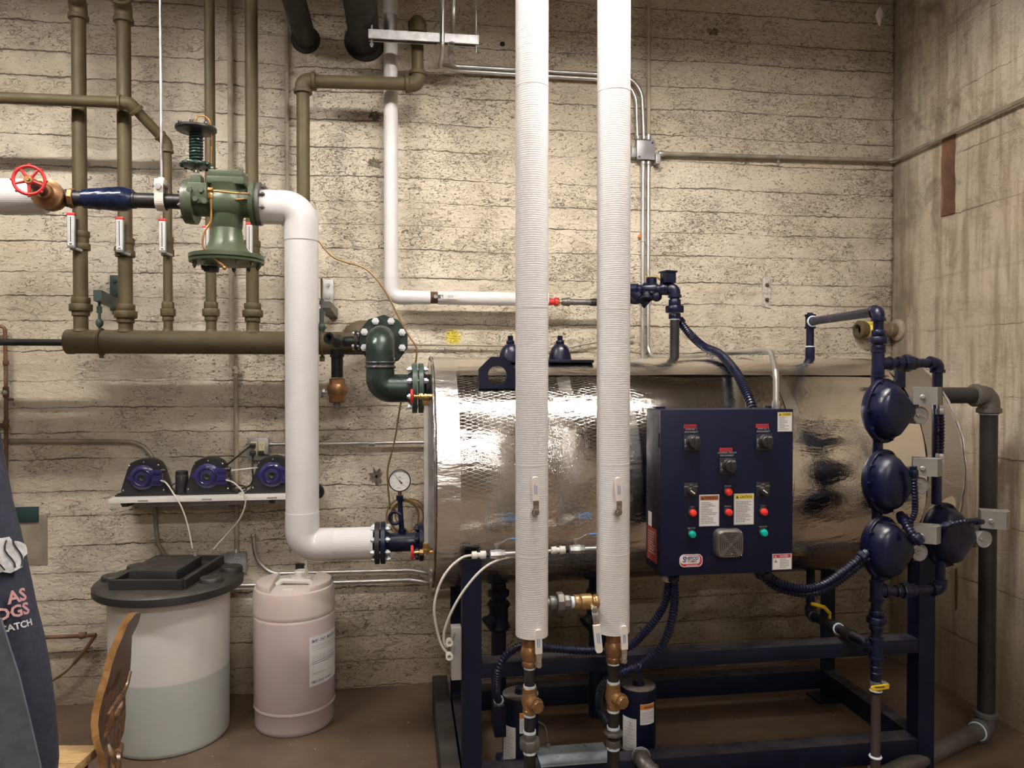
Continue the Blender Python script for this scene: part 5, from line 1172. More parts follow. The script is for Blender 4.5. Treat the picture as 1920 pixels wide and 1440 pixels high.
pv = Vector((X(1106), YP - .05, P(1106, 1133, YP).z)); b = MB(); b.cyl(pv + Y_ * .045, pv, .009, 12); b.build('stem', 'chrome', v)
lever(v, pv, -Z_ + X_ * .10, .135, .023, -Y_, txt='mark', bend=.012)

# ================================================================ sampling cocks, milky tubing
YQ = TY - TR - .05
def sample(px, py, who):
    s_ = SZ(px, 1, YQ); c = P(px, py, YQ); Xo = lambda d: c + X_ * d * s_
    t = thing('sample_valve', 'small steel valve with blue lever and white fitting, ' + who, 'valve', c - Z_ * .02)
    b = MB(); b.lathe(c, X_, [(0, 4 * s_), (1 * s_, 7 * s_), (10 * s_, 7.5 * s_), (11 * s_, 5 * s_), (16 * s_, 5 * s_), (17 * s_, 8 * s_), (27 * s_, 7.5 * s_), (28 * s_, 4 * s_)], 12); b.build('tube_fitting', 'white', t)
    b = MB(); b.nut(Xo(31), X_, 5.5 * s_, 5 * s_); b.build('navy_bush', 'navy', t)
    b = MB(); b.lathe(Xo(34), X_, [(0, 6 * s_), (2 * s_, 8.5 * s_), (8 * s_, 8.5 * s_), (10 * s_, 9.5 * s_), (22 * s_, 9.5 * s_), (23 * s_, 8 * s_), (30 * s_, 8 * s_)], 8); b.cyl(Xo(63), Xo(100), 5 * s_, 16); b.cyl(Xo(48), Xo(48) + Z_ * 20 * s_, 2.8 * s_, 10); b.nut(Xo(48) + Z_ * 16 * s_, Z_, 4.5 * s_, 5 * s_); b.build('body', 'galv', t)
    b = MB(); pth = [Xo(43) + Z_ * 19 * s_, Xo(55) + Z_ * 20 * s_, Xo(70) + Z_ * 28 * s_, Xo(95) + Z_ * 28 * s_]
    for i in range(3):
        a, e = pth[i], pth[i + 1]; d = (e - a).normalized(); n = d.cross(Y_); b.prism([(0, -.006), ((e - a).length, -.006), ((e - a).length, .006), (0, .006)], a, d, Y_, n * .002)
    lv = b.build('lever', 'galv', t)
    b = MB(); b.box((pth[2] + pth[3]) / 2 + X_ * 4 * s_, ((pth[3] - pth[2]).length, .014, .006), bev=.002); b.build('lever_grip', 'lblue', lv)
    return c
ca = sample(884, 1041, 'left of the left tall pipe'); cb = sample(1033, 1032, 'between the two tall pipes')
t = thing('plastic_tube', 'milky plastic tube looping out left of the tank from the left sample valve', 'tube', P(840, 1225, YQ))
b = MB(); b.tube(spline([ca + X_ * .004, P(868, 1045, YQ), P(845, 1063, YQ - .02), P(826, 1092, YQ - .03), P(815, 1130, YQ - .03), P(816, 1165, YQ - .02), P(826, 1205, YQ), P(838, 1224, YQ)]), .0045, 10); b.build('tube', 'tube', t)
t = thing('plastic_tube', 'milky plastic tube arching in front of the left stand leg', 'tube', P(840, 1200, YQ))
b = MB(); b.tube(spline([cb + X_ * .004, P(1010, 1036, YQ), P(970, 1043, YQ), P(935, 1050, YQ - .01), P(905, 1067, YQ - .03), P(875, 1100, YQ - .04), P(850, 1140, YQ - .04), P(834, 1180, YQ - .02), P(832, 1203, YQ), P(838, 1212, YQ), P(844, 1205, YQ)]), .0045, 10); b.build('tube', 'tube', t)
bx = P(855, 1222, YQ + .1); 
t = thing('wire_trough', 'narrow pale grey metal box fixed upright behind the left stand leg', 'box', bx - Z_ * .1)
hb = SZ(855, 98, YQ + .1); b = MB(); b.box(bx, (SZ(855, 19, YQ + .1), .05, hb), bev=.003); b.build('box', plain('pale_grey', (.30, .29, .27), .5), t)
for py in (1202, 1228):
    q_ = P(842, py, YQ); t = thing('pipe_clip', 'white ring clip with %s tube end beside the stand leg' % ('the upper' if py == 1202 else 'the lower'), 'clip', q_)
    b = MB(); b.annulus(q_, -Y_, .0065, .0125, .02, 28); b.build('ring', 'white', t); b = MB(); b.cyl(q_ + X_ * .01 + Y_ * .0, bx + Vector((-.005, 0, q_.z - bx.z)), .005, 10); b.build('bracket', 'galv', t)

# ================================================================ pumps
for px, ytop, wpx, who in ((976, 1298, 68, 'left'), (1197, 1283, 65, 'right')):
    YU = 2.82 if who == 'left' else 2.86; r = SZ(px, wpx, YU) / 2; c = P(px, ytop, YU); x = c.x; u = SZ(px, 1, YU)
    t = thing('pump_motor', 'navy vertical pump motor with warning labels, the %s one under the tank' % who, 'pump', (x, YU, .1))
    b = MB(); b.lathe((x, YU, .10), Z_, [(0, r * 1.08), (.012, r * 1.08), (.014, r), (c.z - .10 - .012, r), (c.z - .10 - .008, r * 1.02), (c.z - .10 - .002, r * 1.0), (c.z - .10, r * .93)], 40); b.build('motor_housing', 'navydust', t)
    b = MB(); b.lathe((x, YU, c.z), Z_, [(0, r * .35), (.008, r * .33), (.018, r * .30), (.02, r * .2)], 20); b.build('shaft_cap', 'navy', t)
    b = MB(); b.box((x, YU, .09), (r * 2.5, r * 2.4, .03), bev=.006); b.lathe((x, YU, .0), Z_, [(0, r * 1.2), (.02, r * 1.4), (.06, r * 1.4), (.08, r * 1.0)], 30); b.build('volute', 'navy', t)
    for sx in (-1, 1): b = MB(); b.nut((x + sx * r * 1.05, YU - r * 1.0, .11), Z_, .008, .010); b.cyl((x + sx * r * 1.05, YU - r * 1.0, .10), (x + sx * r * 1.05, YU - r * 1.0, .125), .004, 8); b.build('bolt', 'bolt', t)
    def curved(ax0, ax1, z0, z1, mat, lift, par, nm):
        b = MB(); n = 12
        for i in range(n + 1):
            a = R_(ax0 + (ax1 - ax0) * i / n); d = Vector((math.sin(a), -math.cos(a), 0)) * (r + lift)
            b.v += [Vector((x, YU, z0)) + d, Vector((x, YU, z1)) + d]
            if i: k = len(b.v); b.face((k - 4, k - 2, k - 1, k - 3))
        return b.build(nm, mat, par)
    k0 = c.z
    wl = curved(-12, 42, k0 - 62 * u, k0 - 24 * u, 'label', .0008, t, 'warning_label'); curved(-12, 42, k0 - 34 * u, k0 - 25 * u, 'lorange', .0013, wl, 'header_band')
    for i in range(6): curved(-9, 38 - 7 * (i % 3), k0 - (40 + 3.4 * i) * u - .0012, k0 - (40 + 3.4 * i) * u, 'grink', .0013, wl, 'small_print')
    b = MB(); a_ = R_(17); d_ = Vector((math.sin(a_), -math.cos(a_), 0)); b.text('WARNING', .0095, Vector((x, YU, k0 - 29.5 * u)) + d_ * (r + .003), Vector((math.cos(a_), math.sin(a_), 0)), Z_, .0006, bold=.0002); b.build('lettering', 'ink', wl)
    rl = curved(-78, -24, k0 - 124 * u, k0 - 52 * u, 'label', .0008, t, 'rating_label')
    for i in range(9): curved(-70, -40 + 5 * (i % 3), k0 - (60 + 6 * i) * u - .001, k0 - (60 + 6 * i) * u, 'grink', .0013, rl, 'small_print')
    b = MB(); b.box((x - r * 1.15, YU, .28), (.05, .07, .12), bev=.006); b.build('terminal_box', 'navym', t) if who == 'left' else None
# drain elbow right of the right pump
t = thing('pipe_fitting', 'grey iron elbow fitting at the foot of the right pump', 'pipe', P(1215, 1440, 2.6))
b = MB(); a = P(1205, 1428, 2.62); elbow(b, a, (.2, 1, -.1), (.55, -.5, -.6), .024, .05); b.build('elbow', 'iron', t)
b = MB(); q_ = a + Vector((.2, 1, -.1)).normalized() * .045; b.torus(q_, (.2, 1, -.1), .030, .005, 24, 8); b.build('thread_tape', 'tape', t)
# suction strainers hanging behind
for px, who in ((935, 'left'), (1118, 'right')):
    ysn = 3.02; t = thing('suction_valve', 'dark navy flanged suction valve hanging below the tank behind the %s tall pipe' % who, 'valve', P(px, 1260, ysn)); x = P(px, 1150, ysn).x; u = SZ(px, 1, ysn); Z = lambda py: P(px, py, ysn).z
    b = MB(); b.cyl((x, ysn, .17), (x, ysn, TZ - TR + .01), 14 * u, 20); b.build('pipe', 'navym', t)
    b = MB(); b.nut((x, ysn, Z(1112)), Z_, 20 * u, 12 * u, 8); b.build('collar_nut', 'navym', t); b = MB(); b.lathe((x, ysn, Z(1180)), Z_, [(0, 18 * u), (5 * u, 22 * u), (14 * u, 18 * u), (40 * u, 18 * u), (48 * u, 22 * u), (54 * u, 18 * u)], 20); 
    d = Vector((-.7, -.3, -.5)).normalized(); b.lathe((x, ysn, Z(1150)), d, [(0, 11 * u), (22 * u, 12 * u), (24 * u, 15 * u), (30 * u, 15 * u)], 14); b.build('body', 'navym', t)
# small lead from left pump
t = thing('cable', 'thin cable looping right of the left pump motor', 'cable', P(1020, 1400, 2.8)); b = MB(); b.tube(spline([P(1008, 1352, 2.8), P(1022, 1362, 2.8), P(1026, 1385, 2.78), P(1028, 1396, 2.78), P(1010, 1399, 2.8)]), .003, 8); b.box(P(1028, 1396, 2.775), (.014, .012, .014)); b.build('cable', 'iron', t)
# ================================================================ navy flexible conduits
def flexline(label, pts, r, ends=None):
    t = thing('flexible_conduit', label, 'flexible conduit', pts[-1]); b = MB(); b.flex(pts, r); b.build('ribbed_hose', 'navy', t)
    b = MB()
    for i, j in ((0, 1), (-1, -2)):
        a, c_ = Vector(pts[i]), Vector(pts[j]); d = (c_ - a).normalized(); b.nut(a + d * .012, d, r * 1.45, .02, 8); b.cyl(a - d * .01, a + d * .006, r * 1.1, 14); b.cut()
    b.build('end_fitting', 'galv' if ends else 'navy', t)
rf = .0125
flexline('navy ribbed flexible conduit from the yellow-lever valve down behind the control panel', [P(1272, 600, 3.25), P(1295, 628, 3.2), P(1320, 650, 3.12), P(1350, 664, 3.0), P(1378, 695, 2.80), P(1398, 733, 2.66), P(1411, 766, 2.60), P(1414, 790, 2.60)], .0175)
flexline('navy ribbed flexible conduit under the panel sweeping left to the left pump', [P(1252, 1078, 2.50), P(1252, 1105, 2.50), P(1240, 1145, 2.52), P(1205, 1190, 2.55), P(1170, 1216, 2.57), P(1100, 1220, 2.58), P(1040, 1216, 2.58), P(985, 1210, 2.58), P(950, 1228, 2.59), P(934, 1260, 2.60), P(931, 1300, 2.66), P(936, 1315, 2.74)], .014, True)
flexline('navy ribbed flexible conduit under the panel curving down to the right pump', [P(1263, 1078, 2.48), P(1265, 1120, 2.48), P(1258, 1170, 2.50), P(1240, 1212, 2.52), P(1205, 1245, 2.54), P(1165, 1262, 2.56), P(1130, 1285, 2.62), P(1125, 1330, 2.70), P(1150, 1370, 2.76)], .014)
b = MB(); q_ = P(1197, 1250, 2.53); b.torus(q_, (1, 0, -.6), .017, .004, 20, 6); b.box(q_ - Vector((0, 0, .02)), (.012, .012, .02)); one('hose_clamp', b, 'navy', 'navy clamp around the flexible conduit left of the right pump', 'clamp')
flexline('navy ribbed flexible conduit sagging from the panel to the lower floats, upper of two', [P(1432, 1072, 2.47), P(1460, 1092, 2.46), P(1500, 1103, 2.45), P(1540, 1097, 2.44), P(1580, 1072, 2.43), P(1622, 1038, 2.42)], .014)
flexline('navy ribbed flexible conduit sagging from the panel to the lower floats, lower of two', [P(1422, 1072, 2.50), P(1450, 1097, 2.49), P(1495, 1112, 2.47), P(1540, 1108, 2.45), P(1590, 1076, 2.45), P(1630, 1042, 2.44)], .014)
# ================================================================ make-up water valve above the tank
YB = 3.20; t = thing('makeup_valve', 'navy solenoid valve assembly with yellow lever above the tank top', 'valve', P(1265, 672, YB)); u = SZ(1265, 1, YB)
q = lambda px, py, y=YB: P(px, py, y)
xv = P(1265, 600, YB).x; ztk = TZ + TR - .012
b = MB(); b.cyl((xv, YB, TZ + .45), (xv, YB, q(1265, 598).z), 8.6 * u, 24); b.build('riser', 'black', t)
b = MB(); b.cyl((xv, YB, q(1265, 600).z), (xv, YB, q(1265, 597).z), 9.4 * u, 24); b.build('thread_tape', 'tape', t)
b = MB(); zz = q(1265, 580).z; b.nut((xv, YB, zz), Z_, 18 * u, 13 * u, 8); b.nut((xv, YB, zz - 13 * u), Z_, 12 * u, 10 * u, 8); b.nut((xv, YB, zz + 12 * u), Z_, 12 * u, 12 * u, 8); b.cyl((xv, YB, zz + 14 * u), (xv, YB, q(1265, 545).z), 9 * u, 20)
for py in (563, 556): collar(b, (xv, YB, q(1265, py).z), Z_, 9 * u, 2 * u, 1.1)
b.build('union', 'navy', t)
c2 = Vector((xv, YB, q(1262, 541).z)); lft = (q(1185, 543, YB + .10) - c2).normalized()
b = MB(); elbow(b, c2, -Z_, lft, 8.8 * u, 17 * u); b.build('elbow', 'navy', t)
b = MB(); b.cyl(c2, c2 + lft * 86 * u, 8.5 * u, 22); b.lathe(c2 + lft * 32 * u, lft, [(0, 9 * u), (4 * u, 12 * u), (26 * u, 12.5 * u), (30 * u, 9 * u), (36 * u, 9 * u), (38 * u, 11.5 * u), (70 * u, 11.5 * u)], 24); b.nut(c2 + lft * 22 * u, lft, 12 * u, 10 * u, 8); b.build('valve_body', 'navy', t)
b = MB(); m_ = c2 + lft * 44 * u; b.lathe(m_, Z_, [(0, 10 * u), (20 * u, 10 * u), (22 * u, 8 * u)], 20); b.build('solenoid', 'navy', t)
b = MB(); q1 = c2 + lft * 14 * u + Vector((0, -.01, 20 * u)); b.box(q1, (21 * u, 22 * u, 20 * u), Matrix.Rotation(.25, 3, 'Z'), bev=.003); b.box(q1 + Z_ * 11 * u, (25 * u, 25 * u, 3 * u), Matrix.Rotation(.25, 3, 'Z')); b.build('terminal_box', 'navy', t)
b = MB(); s0 = m_ + Z_ * 24 * u
for a_, e_ in ((s0 - X_ * 12 * u, s0 + X_ * 10 * u), (s0 + X_ * 10 * u, s0 + X_ * 20 * u - Z_ * 7 * u)):
    d = (e_ - a_).normalized(); b.prism([(0, -.009), ((e_ - a_).length, -.009), ((e_ - a_).length, .009), (0, .009)], a_, d, Y_, d.cross(Y_) * -.003)
b.build('lever', 'yellow', t)
b = MB(); d = Vector((.35, -.2, -.9)).normalized(); p0 = c2 + lft * 82 * u; b.lathe(p0, (.8, -.2, -.75), [(0, 10 * u), (8 * u, 12 * u), (20 * u, 12 * u), (21 * u, 9 * u), (34 * u, 9 * u), (35 * u, 11 * u), (42 * u, 11 * u)], 18)
b.lathe(c2 + lft * 52 * u, (-.1, -.2, -1), [(0, 8 * u), (14 * u, 10 * u), (16 * u, 13 * u), (20 * u, 13 * u)], 18); b.sphere(c2 + lft * 34 * u - Z_ * 14 * u, 10 * u, 16, 10)
b.tube(fillet([p0 + Vector((-.02, .01, -.03)), p0 + Vector((.02, 0, -.055)), p0 + Vector((.06, -.01, -.02)), c2 + lft * 20 * u - Z_ * 3 * u], .03), 8 * u, 18); b.build('strainer', 'navym', t)

# ================================================================ float switches and equalising column
YC = 2.44
def pear(s_):
    o = []
    for k in range(19):
        an = R_(70 + 220 * k / 18); o.append((math.cos(an) * 42 * s_, math.sin(an) * 61 * s_))
    for k in range(1, 6): o.append(((14.4 + 39 * k / 6) * s_, (-57.3 + 44 * k / 6) * s_))
    o += [(53.5 * s_, -12 * s_), (56 * s_, -5 * s_), (56 * s_, 5 * s_), (53.5 * s_, 12 * s_)]
    for k in range(5, 0, -1): o.append(((14.4 + 39 * k / 6) * s_, (57.3 - 44 * k / 6) * s_))
    return o
floats = [(1660, 770, 'top of the stack of three', YC), (1660, 903, 'middle of the stack of three', YC), (1658, 1028, 'bottom of the stack of three', YC), (1773, 1003, 'single one to the right of the stack', YC + .03)]
for i, (px, py, who, y) in enumerate(floats):
    s_ = SZ(px, 1, y); c = P(px, py, y); t = thing('float_switch', 'navy pear-shaped float switch housing, ' + who, 'float switch', c - Z_ * 60 * s_, 'float switches')
    c = c + Vector((-2 * s_, 0, 0)); Rt = Matrix.Rotation(.10, 3, 'Z'); ux = Rt @ X_; ny = Rt @ -Y_
    b = MB(); b.stack(pear(s_), c - ny * .0, ux, Z_, ny, [(-.055, .62), (-.04, .84), (-.012, .88), (-.012, 1.0), (.006, 1.0), (.010, .98)]); b.build('rear_flange', 'navy', t)
    b = MB(); b.stack(pear(s_), c, ux, Z_, ny, [(.008, .90), (.030, .84), (.050, .77), (.062, .68), (.068, .55), (.070, .2)]); cv = b.build('cover', 'navy', t)
    b = MB(); b.text('McDONNELL', 11 * s_, c + ny * .0695 + ux * 6 * s_, Z_ * -1, ux, .001) if False else b.smallprint(c + ny * .0695 + ux * 8 * s_ + Z_ * 24 * s_, -Z_, ux, 46 * s_, 1, 8 * s_, i, .001, .9, (.98, 1)); b.build('cast_lettering', 'navy', cv)
    for k in range(7):
        a_ = R_(75 + 210 * k / 6); b = MB(); qq = c + ux * math.cos(a_) * 38.5 * s_ + Z_ * math.sin(a_) * 56 * s_ + ny * .012; b.nut(qq, ny, .006, .008); b.cyl(qq, qq + ny * .009, .003, 8); b.build('bolt', 'navy', t)
    for dz in (20, 0, -20):
        pass
    # neck plate, grey switch box, round mercury tube window
    nk = c + ux * 56 * s_; b = MB(); b.box(nk + ux * 5 * s_, (10 * s_, .05, 50 * s_), Rt, bev=.003); b.build('neck_plate', 'iron', t)
    bx = P(px + (78 if i < 3 else 92), py + (-28 if i == 0 else -28 if i < 3 else -30), y - .055); R2 = Matrix.Rotation(-.55, 3, 'Z')
    b = MB(); bw, bd, bh = 48 * s_, 34 * s_, 32 * s_; b.prism([(-bw / 2, -bd / 2), (bw * .32, -bd / 2), (bw / 2, -bd * .1), (bw / 2, bd / 2), (-bw / 2, bd / 2)], bx - Z_ * bh / 2, R2 @ X_, R2 @ Y_, Z_ * bh); b.build('switch_box', 'swgrey', t)
    b = MB(); f = bx + R2 @ Vector((-bw * .18, -bd * .5, -.004)); n_ = R2 @ -Y_; b.lathe(f, n_, [(0, .009), (.003, .009), (.004, .007), (.008, .006)], 16); b.build('knockout', 'galv', t)
    b = MB(); dx_ = (66 if i != 3 else 72); qd = P(px + dx_, py + 9 if i == 0 else py + 8, y - .05); b.lathe(qd + Y_ * .03, -Y_, [(0, 13 * s_), (.02, 14 * s_), (.024, 16 * s_), (.032, 16 * s_), (.034, 14 * s_), (.032, 13.5 * s_)], 30); wd = b.build('contact_disc', 'boxgrey', t)
    b = MB(); b.torus(qd - Y_ * .002, (0.3, -1, 0), 9 * s_, .0022, 24, 6, .4); b.box(qd - Y_ * .003, (22 * s_, .003, 2.2 * s_), Matrix.Rotation(.3, 3, 'Y')); b.cyl(qd - X_ * 30 * s_ + Y_ * .02, qd + Y_ * .02, 4 * s_, 10); b.build('linkage', 'galv', wd)
# column pipes
t = thing('equalising_pipe', 'navy pipe column linking the stacked float switches with unions and elbows', 'pipework', P(1650, 1280, YC)); u = SZ(1650, 1, YC); rc = 9.5 * u
xc = P(1645, 900, YC + .02).x; yc_ = YC + .02; q = lambda px, py, y=yc_: P(px, py, y); Z = lambda py: q(1645, py).z
b = MB(); b.cyl((xc, yc_, Z(1282)), (xc, yc_, Z(590)), rc, 24); b.build('column', 'navy', t)
top = Vector((xc, yc_, Z(584))); ty_ = 3.06; tt = Vector((P(1519, 606, ty_).x, ty_, P(1519, 603, ty_).z))
b = MB(); b.cyl(top, tt, rc * .95, 22); b.build('slanting_run', 'navy', t)
b = MB(); elbow(b, top, -Z_, tt - top, rc * .98, rc * 1.9); b.build('elbow', 'navy', t)
b = MB(); d = (top - tt).normalized(); b.torus(tt + d * rc * 1.6, d, rc * 1.15, .004, 24, 6); b.cut(); b.torus(Vector((tt.x, ty_, P(1519, 650, ty_).z)), Z_, rc * .98, .003, 24, 6); b.build('thread_tape', 'tape', t)
b = MB(); z1 = P(1519, 590, ty_).z; z2 = TZ + TR - .02; b.cyl((tt.x, ty_, z2), (tt.x, ty_, z1), rc * .92, 20); tee(b, (tt.x, ty_, tt.z), Z_, (top - tt).normalized(), rc * .95, rc * 1.7); b.nut((tt.x, ty_, z1 - .002), Z_, rc * .8, .022, 4); b.cyl((tt.x, ty_, z2), (tt.x, ty_, P(1519, 652, ty_).z), rc * 1.12, 20); b.build('tank_tee', 'navy', t)
def jun(name, py): b = MB(); union(b, (xc, yc_, Z(py)), Z_, rc, 36 * u); b.build(name, 'navy', t)
jun('union', 638); jun('union', 1162)
b = MB(); tee(b, (xc, yc_, Z(682)), Z_, X_, rc, 26 * u); b.build('tee', 'navy', t)
b = MB(); tee(b, (xc, yc_, Z(1108)), Z_, X_, rc, 20 * u); b.build('tee', 'navy', t)
b = MB(); tee(b, (xc, yc_, Z(1215)), Z_, (-.5, .8, 0), rc, 20 * u)
for py in (1235, 1250, 1262): collar(b, (xc, yc_, Z(py)), Z_, rc, 5 * u, 1.15)
b.build('tee', 'navy', t)
xr_ = P(1757, 800, yc_).x; zt_ = P(1700, 681, yc_).z; zb_ = P(1700, 1107, yc_).z
b = MB(); b.cyl((xc, yc_, zt_), (xr_, yc_, zt_), rc * .9, 22); b.cyl((xr_, yc_, zt_), (xr_, yc_, P(1757, 945, yc_).z), rc * .95, 22); b.build('side_loop', 'navy', t)
b = MB(); m_ = (xc + xr_) / 2 - .005; b.nut((m_, yc_, zt_), X_, rc * 1.75, 15 * u, 8); b.nut((m_ - 14 * u, yc_, zt_), X_, rc * 1.35, 14 * u, 8); b.nut((m_ + 13 * u, yc_, zt_), X_, rc * 1.35, 12 * u, 8); b.build('union', 'navy', t)
b = MB(); elbow(b, (xr_, yc_, zt_), -X_, -Z_, rc, rc * 1.9); b.build('elbow', 'navy', t)
xr2 = P(1763, 1090, yc_).x; b = MB(); b.cyl((xc, yc_, zb_), (xr2, yc_, zb_), rc * .9, 22); b.cyl((xr2, yc_, zb_), (xr2, yc_, P(1763, 1050, yc_).z), rc * .95, 22); b.build('side_loop', 'navy', t)
b = MB(); b.nut((m_, yc_, zb_), X_, rc * 1.65, 14 * u, 8); b.nut((m_ - 13 * u, yc_, zb_), X_, rc * 1.3, 12 * u, 8); b.nut((m_ + 13 * u, yc_, zb_), X_, rc * 1.3, 12 * u, 8); b.build('union', 'navy', t)
b = MB(); elbow(b, (xr2, yc_, zb_), -X_, Z_, rc, rc * 1.9); b.build('elbow', 'navy', t)
flexline('navy ribbed flexible conduit running down beside the right loop of the column', [P(1763, 765, YC - .03), P(1765, 800, YC - .03), P(1764, 840, YC - .03), P(1763, 862, YC - .03)], .011, True)
flexline('navy ribbed flexible conduit hanging from the middle switch box to the lowest one', [P(1713, 880, YC - .09), P(1714, 900, YC - .09), P(1716, 940, YC - .08), P(1714, 965, YC - .06), P(1700, 990, YC - .05)], .0105)
flexline('navy ribbed flexible conduit entering the lowest switch box from upper left', [P(1690, 968, YC - .03), P(1700, 985, YC - .07), P(1712, 1003, YC - .10), P(1724, 1014, YC - .11)], .014)
flexline('navy ribbed flexible conduit across the single right float switch', [P(1768, 987, YC - .07), P(1790, 981, YC - .09), P(1815, 977, YC - .10), P(1838, 978, YC - .09)], .009)
# blow-down cock and lower pipe
t = thing('blowdown_pipe', 'dark pipe with yellow-levered cock dropping to the floor under the column', 'pipe', P(1650, 1440, yc_))
b = MB(); b.cyl((xc, yc_, .17), (xc, yc_, Z(1300)), rc * .92, 20); b.build('pipe', plain('dark_brown_pipe', (.05, .035, .03), .5), t)
b = MB(); collar(b, (xc, yc_, Z(1293)), Z_, rc, 4 * u, 1.0); b.torus((xc, yc_, Z(1294)), Z_, rc, .004, 24, 6); b.cut(); b.torus((xc, yc_, Z(1418)), Z_, rc * 1.0, .005, 24, 6); b.build('thread_tape', 'tape', t)
b = MB(); b.nut((xc, yc_, Z(1284)), Z_, rc * 1.25, 16 * u, 8); b.build('cock', 'iron', t); b = MB(); elbow(b, (xc, yc_, .13), Z_, (.4, -1, 0), rc, .045); b.build('elbow', 'iron', t)
pv = Vector((xc + .015, yc_ - .035, Z(1276))); b = MB(); b.nut(pv, -Y_, .009, .02); b.cyl(pv + Y_ * .03, pv, .006, 10); b.build('stem', 'galv', t)
b = MB(); L = 36 * u; b.prism([(x_ * L, y_ * 4.2 * u) for x_, y_ in ((0, -1), (.9, -1.1), (.98, -.7), (1, 0), (.98, .7), (.9, 1.1), (0, 1))], pv - Y_ * .012, (-X_ - Z_ * .08).normalized(), (Z_ - X_ * .08).normalized(), -Y_ * .006); lv = b.build('lever', 'yellow', t)
b = MB(); b.smallprint(pv - Y_ * .0185 - X_ * L * .8 + Z_ * .002, X_, Z_, L * .6, 1, .006, 4, .0005, .8, (.9, 1)); b.build('lettering', 'ink', lv)
# tank drain line
t = thing('drain_line', 'dark navy drain pipe from the tank bottom with a yellow-lever valve', 'pipe', P(1550, 1170, 2.95)); yd1 = 2.98; rdn = SZ(1520, 14, yd1) / 2 * 1.1
a = P(1520, 1070, yd1); c1 = P(1520, 1153, yd1); c1.x = a.x; e1 = Vector((xc, yc_ + .0, P(1645, 1214, yc_).z)); 
b = MB(); b.cyl((a.x, yd1, TZ - TR + .02), c1, rdn, 20); b.cyl(c1, e1, rdn, 20); b.build('pipe', 'navym', t)
b = MB(); elbow(b, c1, Z_, e1 - c1, rdn, rdn * 2); b.build('elbow', 'black', t); b = MB(); d = (e1 - c1).normalized(); m_ = c1.lerp(e1, .33); b.nut(m_ - d * .03, d, rdn * 1.5, .03, 8); b.sphere(m_, rdn * 1.5, 14, 8); b.nut(m_ + d * .05, d, rdn * 1.4, .03, 8); b.build('valve_body', 'black', t); b = MB(); b.lathe(c1.lerp(e1, .62), d, [(-.03, rdn * 1.3), (.03, rdn * 1.3)], 16); b.build('coupling', 'black', t)
b = MB(); d = (e1 - c1).normalized(); b.torus(m_ + d * .075, d, rdn * 1.15, .004, 20, 6); b.build('thread_tape', 'tape', t)
b = MB(); b.cyl(m_, m_ + Z_ * .05, .006, 10); b.tube([m_ + Z_ * .045, m_ + Vector((-.03, -.01, .075)), m_ + Vector((-.09, -.02, .095))], [.008, .008, .007], 8); b.build('lever', 'yellow', t)

# ================================================================ black overflow pipe at the right
YO = 2.90; xo = P(1853, 900, YO).x; ro = SZ(1853, 31, YO) / 2 * .97; c1 = Vector((xo, YO, P(1853, 741, YO).z)); c0 = Vector((TX1 - .02, YO, P(1785, 738, YO).z)); c0.z = c1.z
t = thing('overflow_pipe', 'black steel overflow pipe leaving the tank end and dropping beside the right wall', 'pipe', (xo, YO, .05))
b = MB(); b.cyl(c0, c1, ro, 26); b.build('horizontal_run', 'sooty', t)
b = MB(); elbow(b, c1, -X_, -Z_, ro, ro * 2.2); b.build('elbow', 'iron', t)
c2 = Vector((xo, YO, P(1853, 1386, YO).z)); c2.z = max(c2.z, .06)
b = MB(); b.cyl(c1, c2, ro, 26); b.build('drop', 'black', t)
c3 = PZ(1690, 1440, .06); b = MB(); elbow(b, c2, Z_, c3 - c2, ro, ro * 2.0); b.build('elbow', 'iron', t)
b = MB(); b.cyl(c2, c3 + (c3 - c2) * .3, ro, 24); b.build('floor_run', 'iron', t)
b = MB(); d = (c3 - c2).normalized(); b.torus(c2 + d * ro * 2.1, d, ro * 1.05, .004, 26, 6); b.cut(); b.torus(c1 - Z_ * ro * 2.35, Z_, ro * 1.02, .003, 26, 6); b.build('thread_tape', 'tape', t)
# ================================================================ shelf with dosing pumps
YH = 3.60; a = P(203, 938, YH); c = P(560, 934, YH); xs0 = a.x; xs1 = P(588, 934, YH).x; zs = (P(203, 934, YH).z + P(540, 930, YH).z) / 2; th = SZ(380, 8.5, YH)
t = thing('wall_shelf', 'white shelf board on the back wall carrying three dosing pumps', 'shelf', ((xs0 + xs1) / 2, WY, zs - th))
b = MB(); b.box(((xs0 + xs1) / 2, (YH + WY) / 2, zs - th / 2), (xs1 - xs0, WY - YH, th), bev=.002); b.build('board', 'shelf', t)
b = MB()
for px in (268, 388, 510): b.smallprint(Vector((P(px, 937, YH).x - .022, YH - .0005, zs - th * .4)), X_, Z_, .045, 1, .008, px, .0004, .8, (.95, 1)); b.cut()
b.build('lettering', 'grink', t)
b = MB(); b.box(((xs0 + xs1) / 2 + .03, (YH + WY) / 2 + .03, zs - th - .016), (xs1 - xs0 - .12, .16, .03), bev=.002); b.build('underframe', 'boxgrey', t)
for px in (218, 500):
    b = MB(); x = P(px, 950, YH).x; b.prism([(0, 0), (-.2, 0), (-.2, -.010), (-.18, -.028), (0, -.032)], (x, WY, zs - th), Y_, Z_, X_ * .025); b.build('bracket', 'blackp', t)
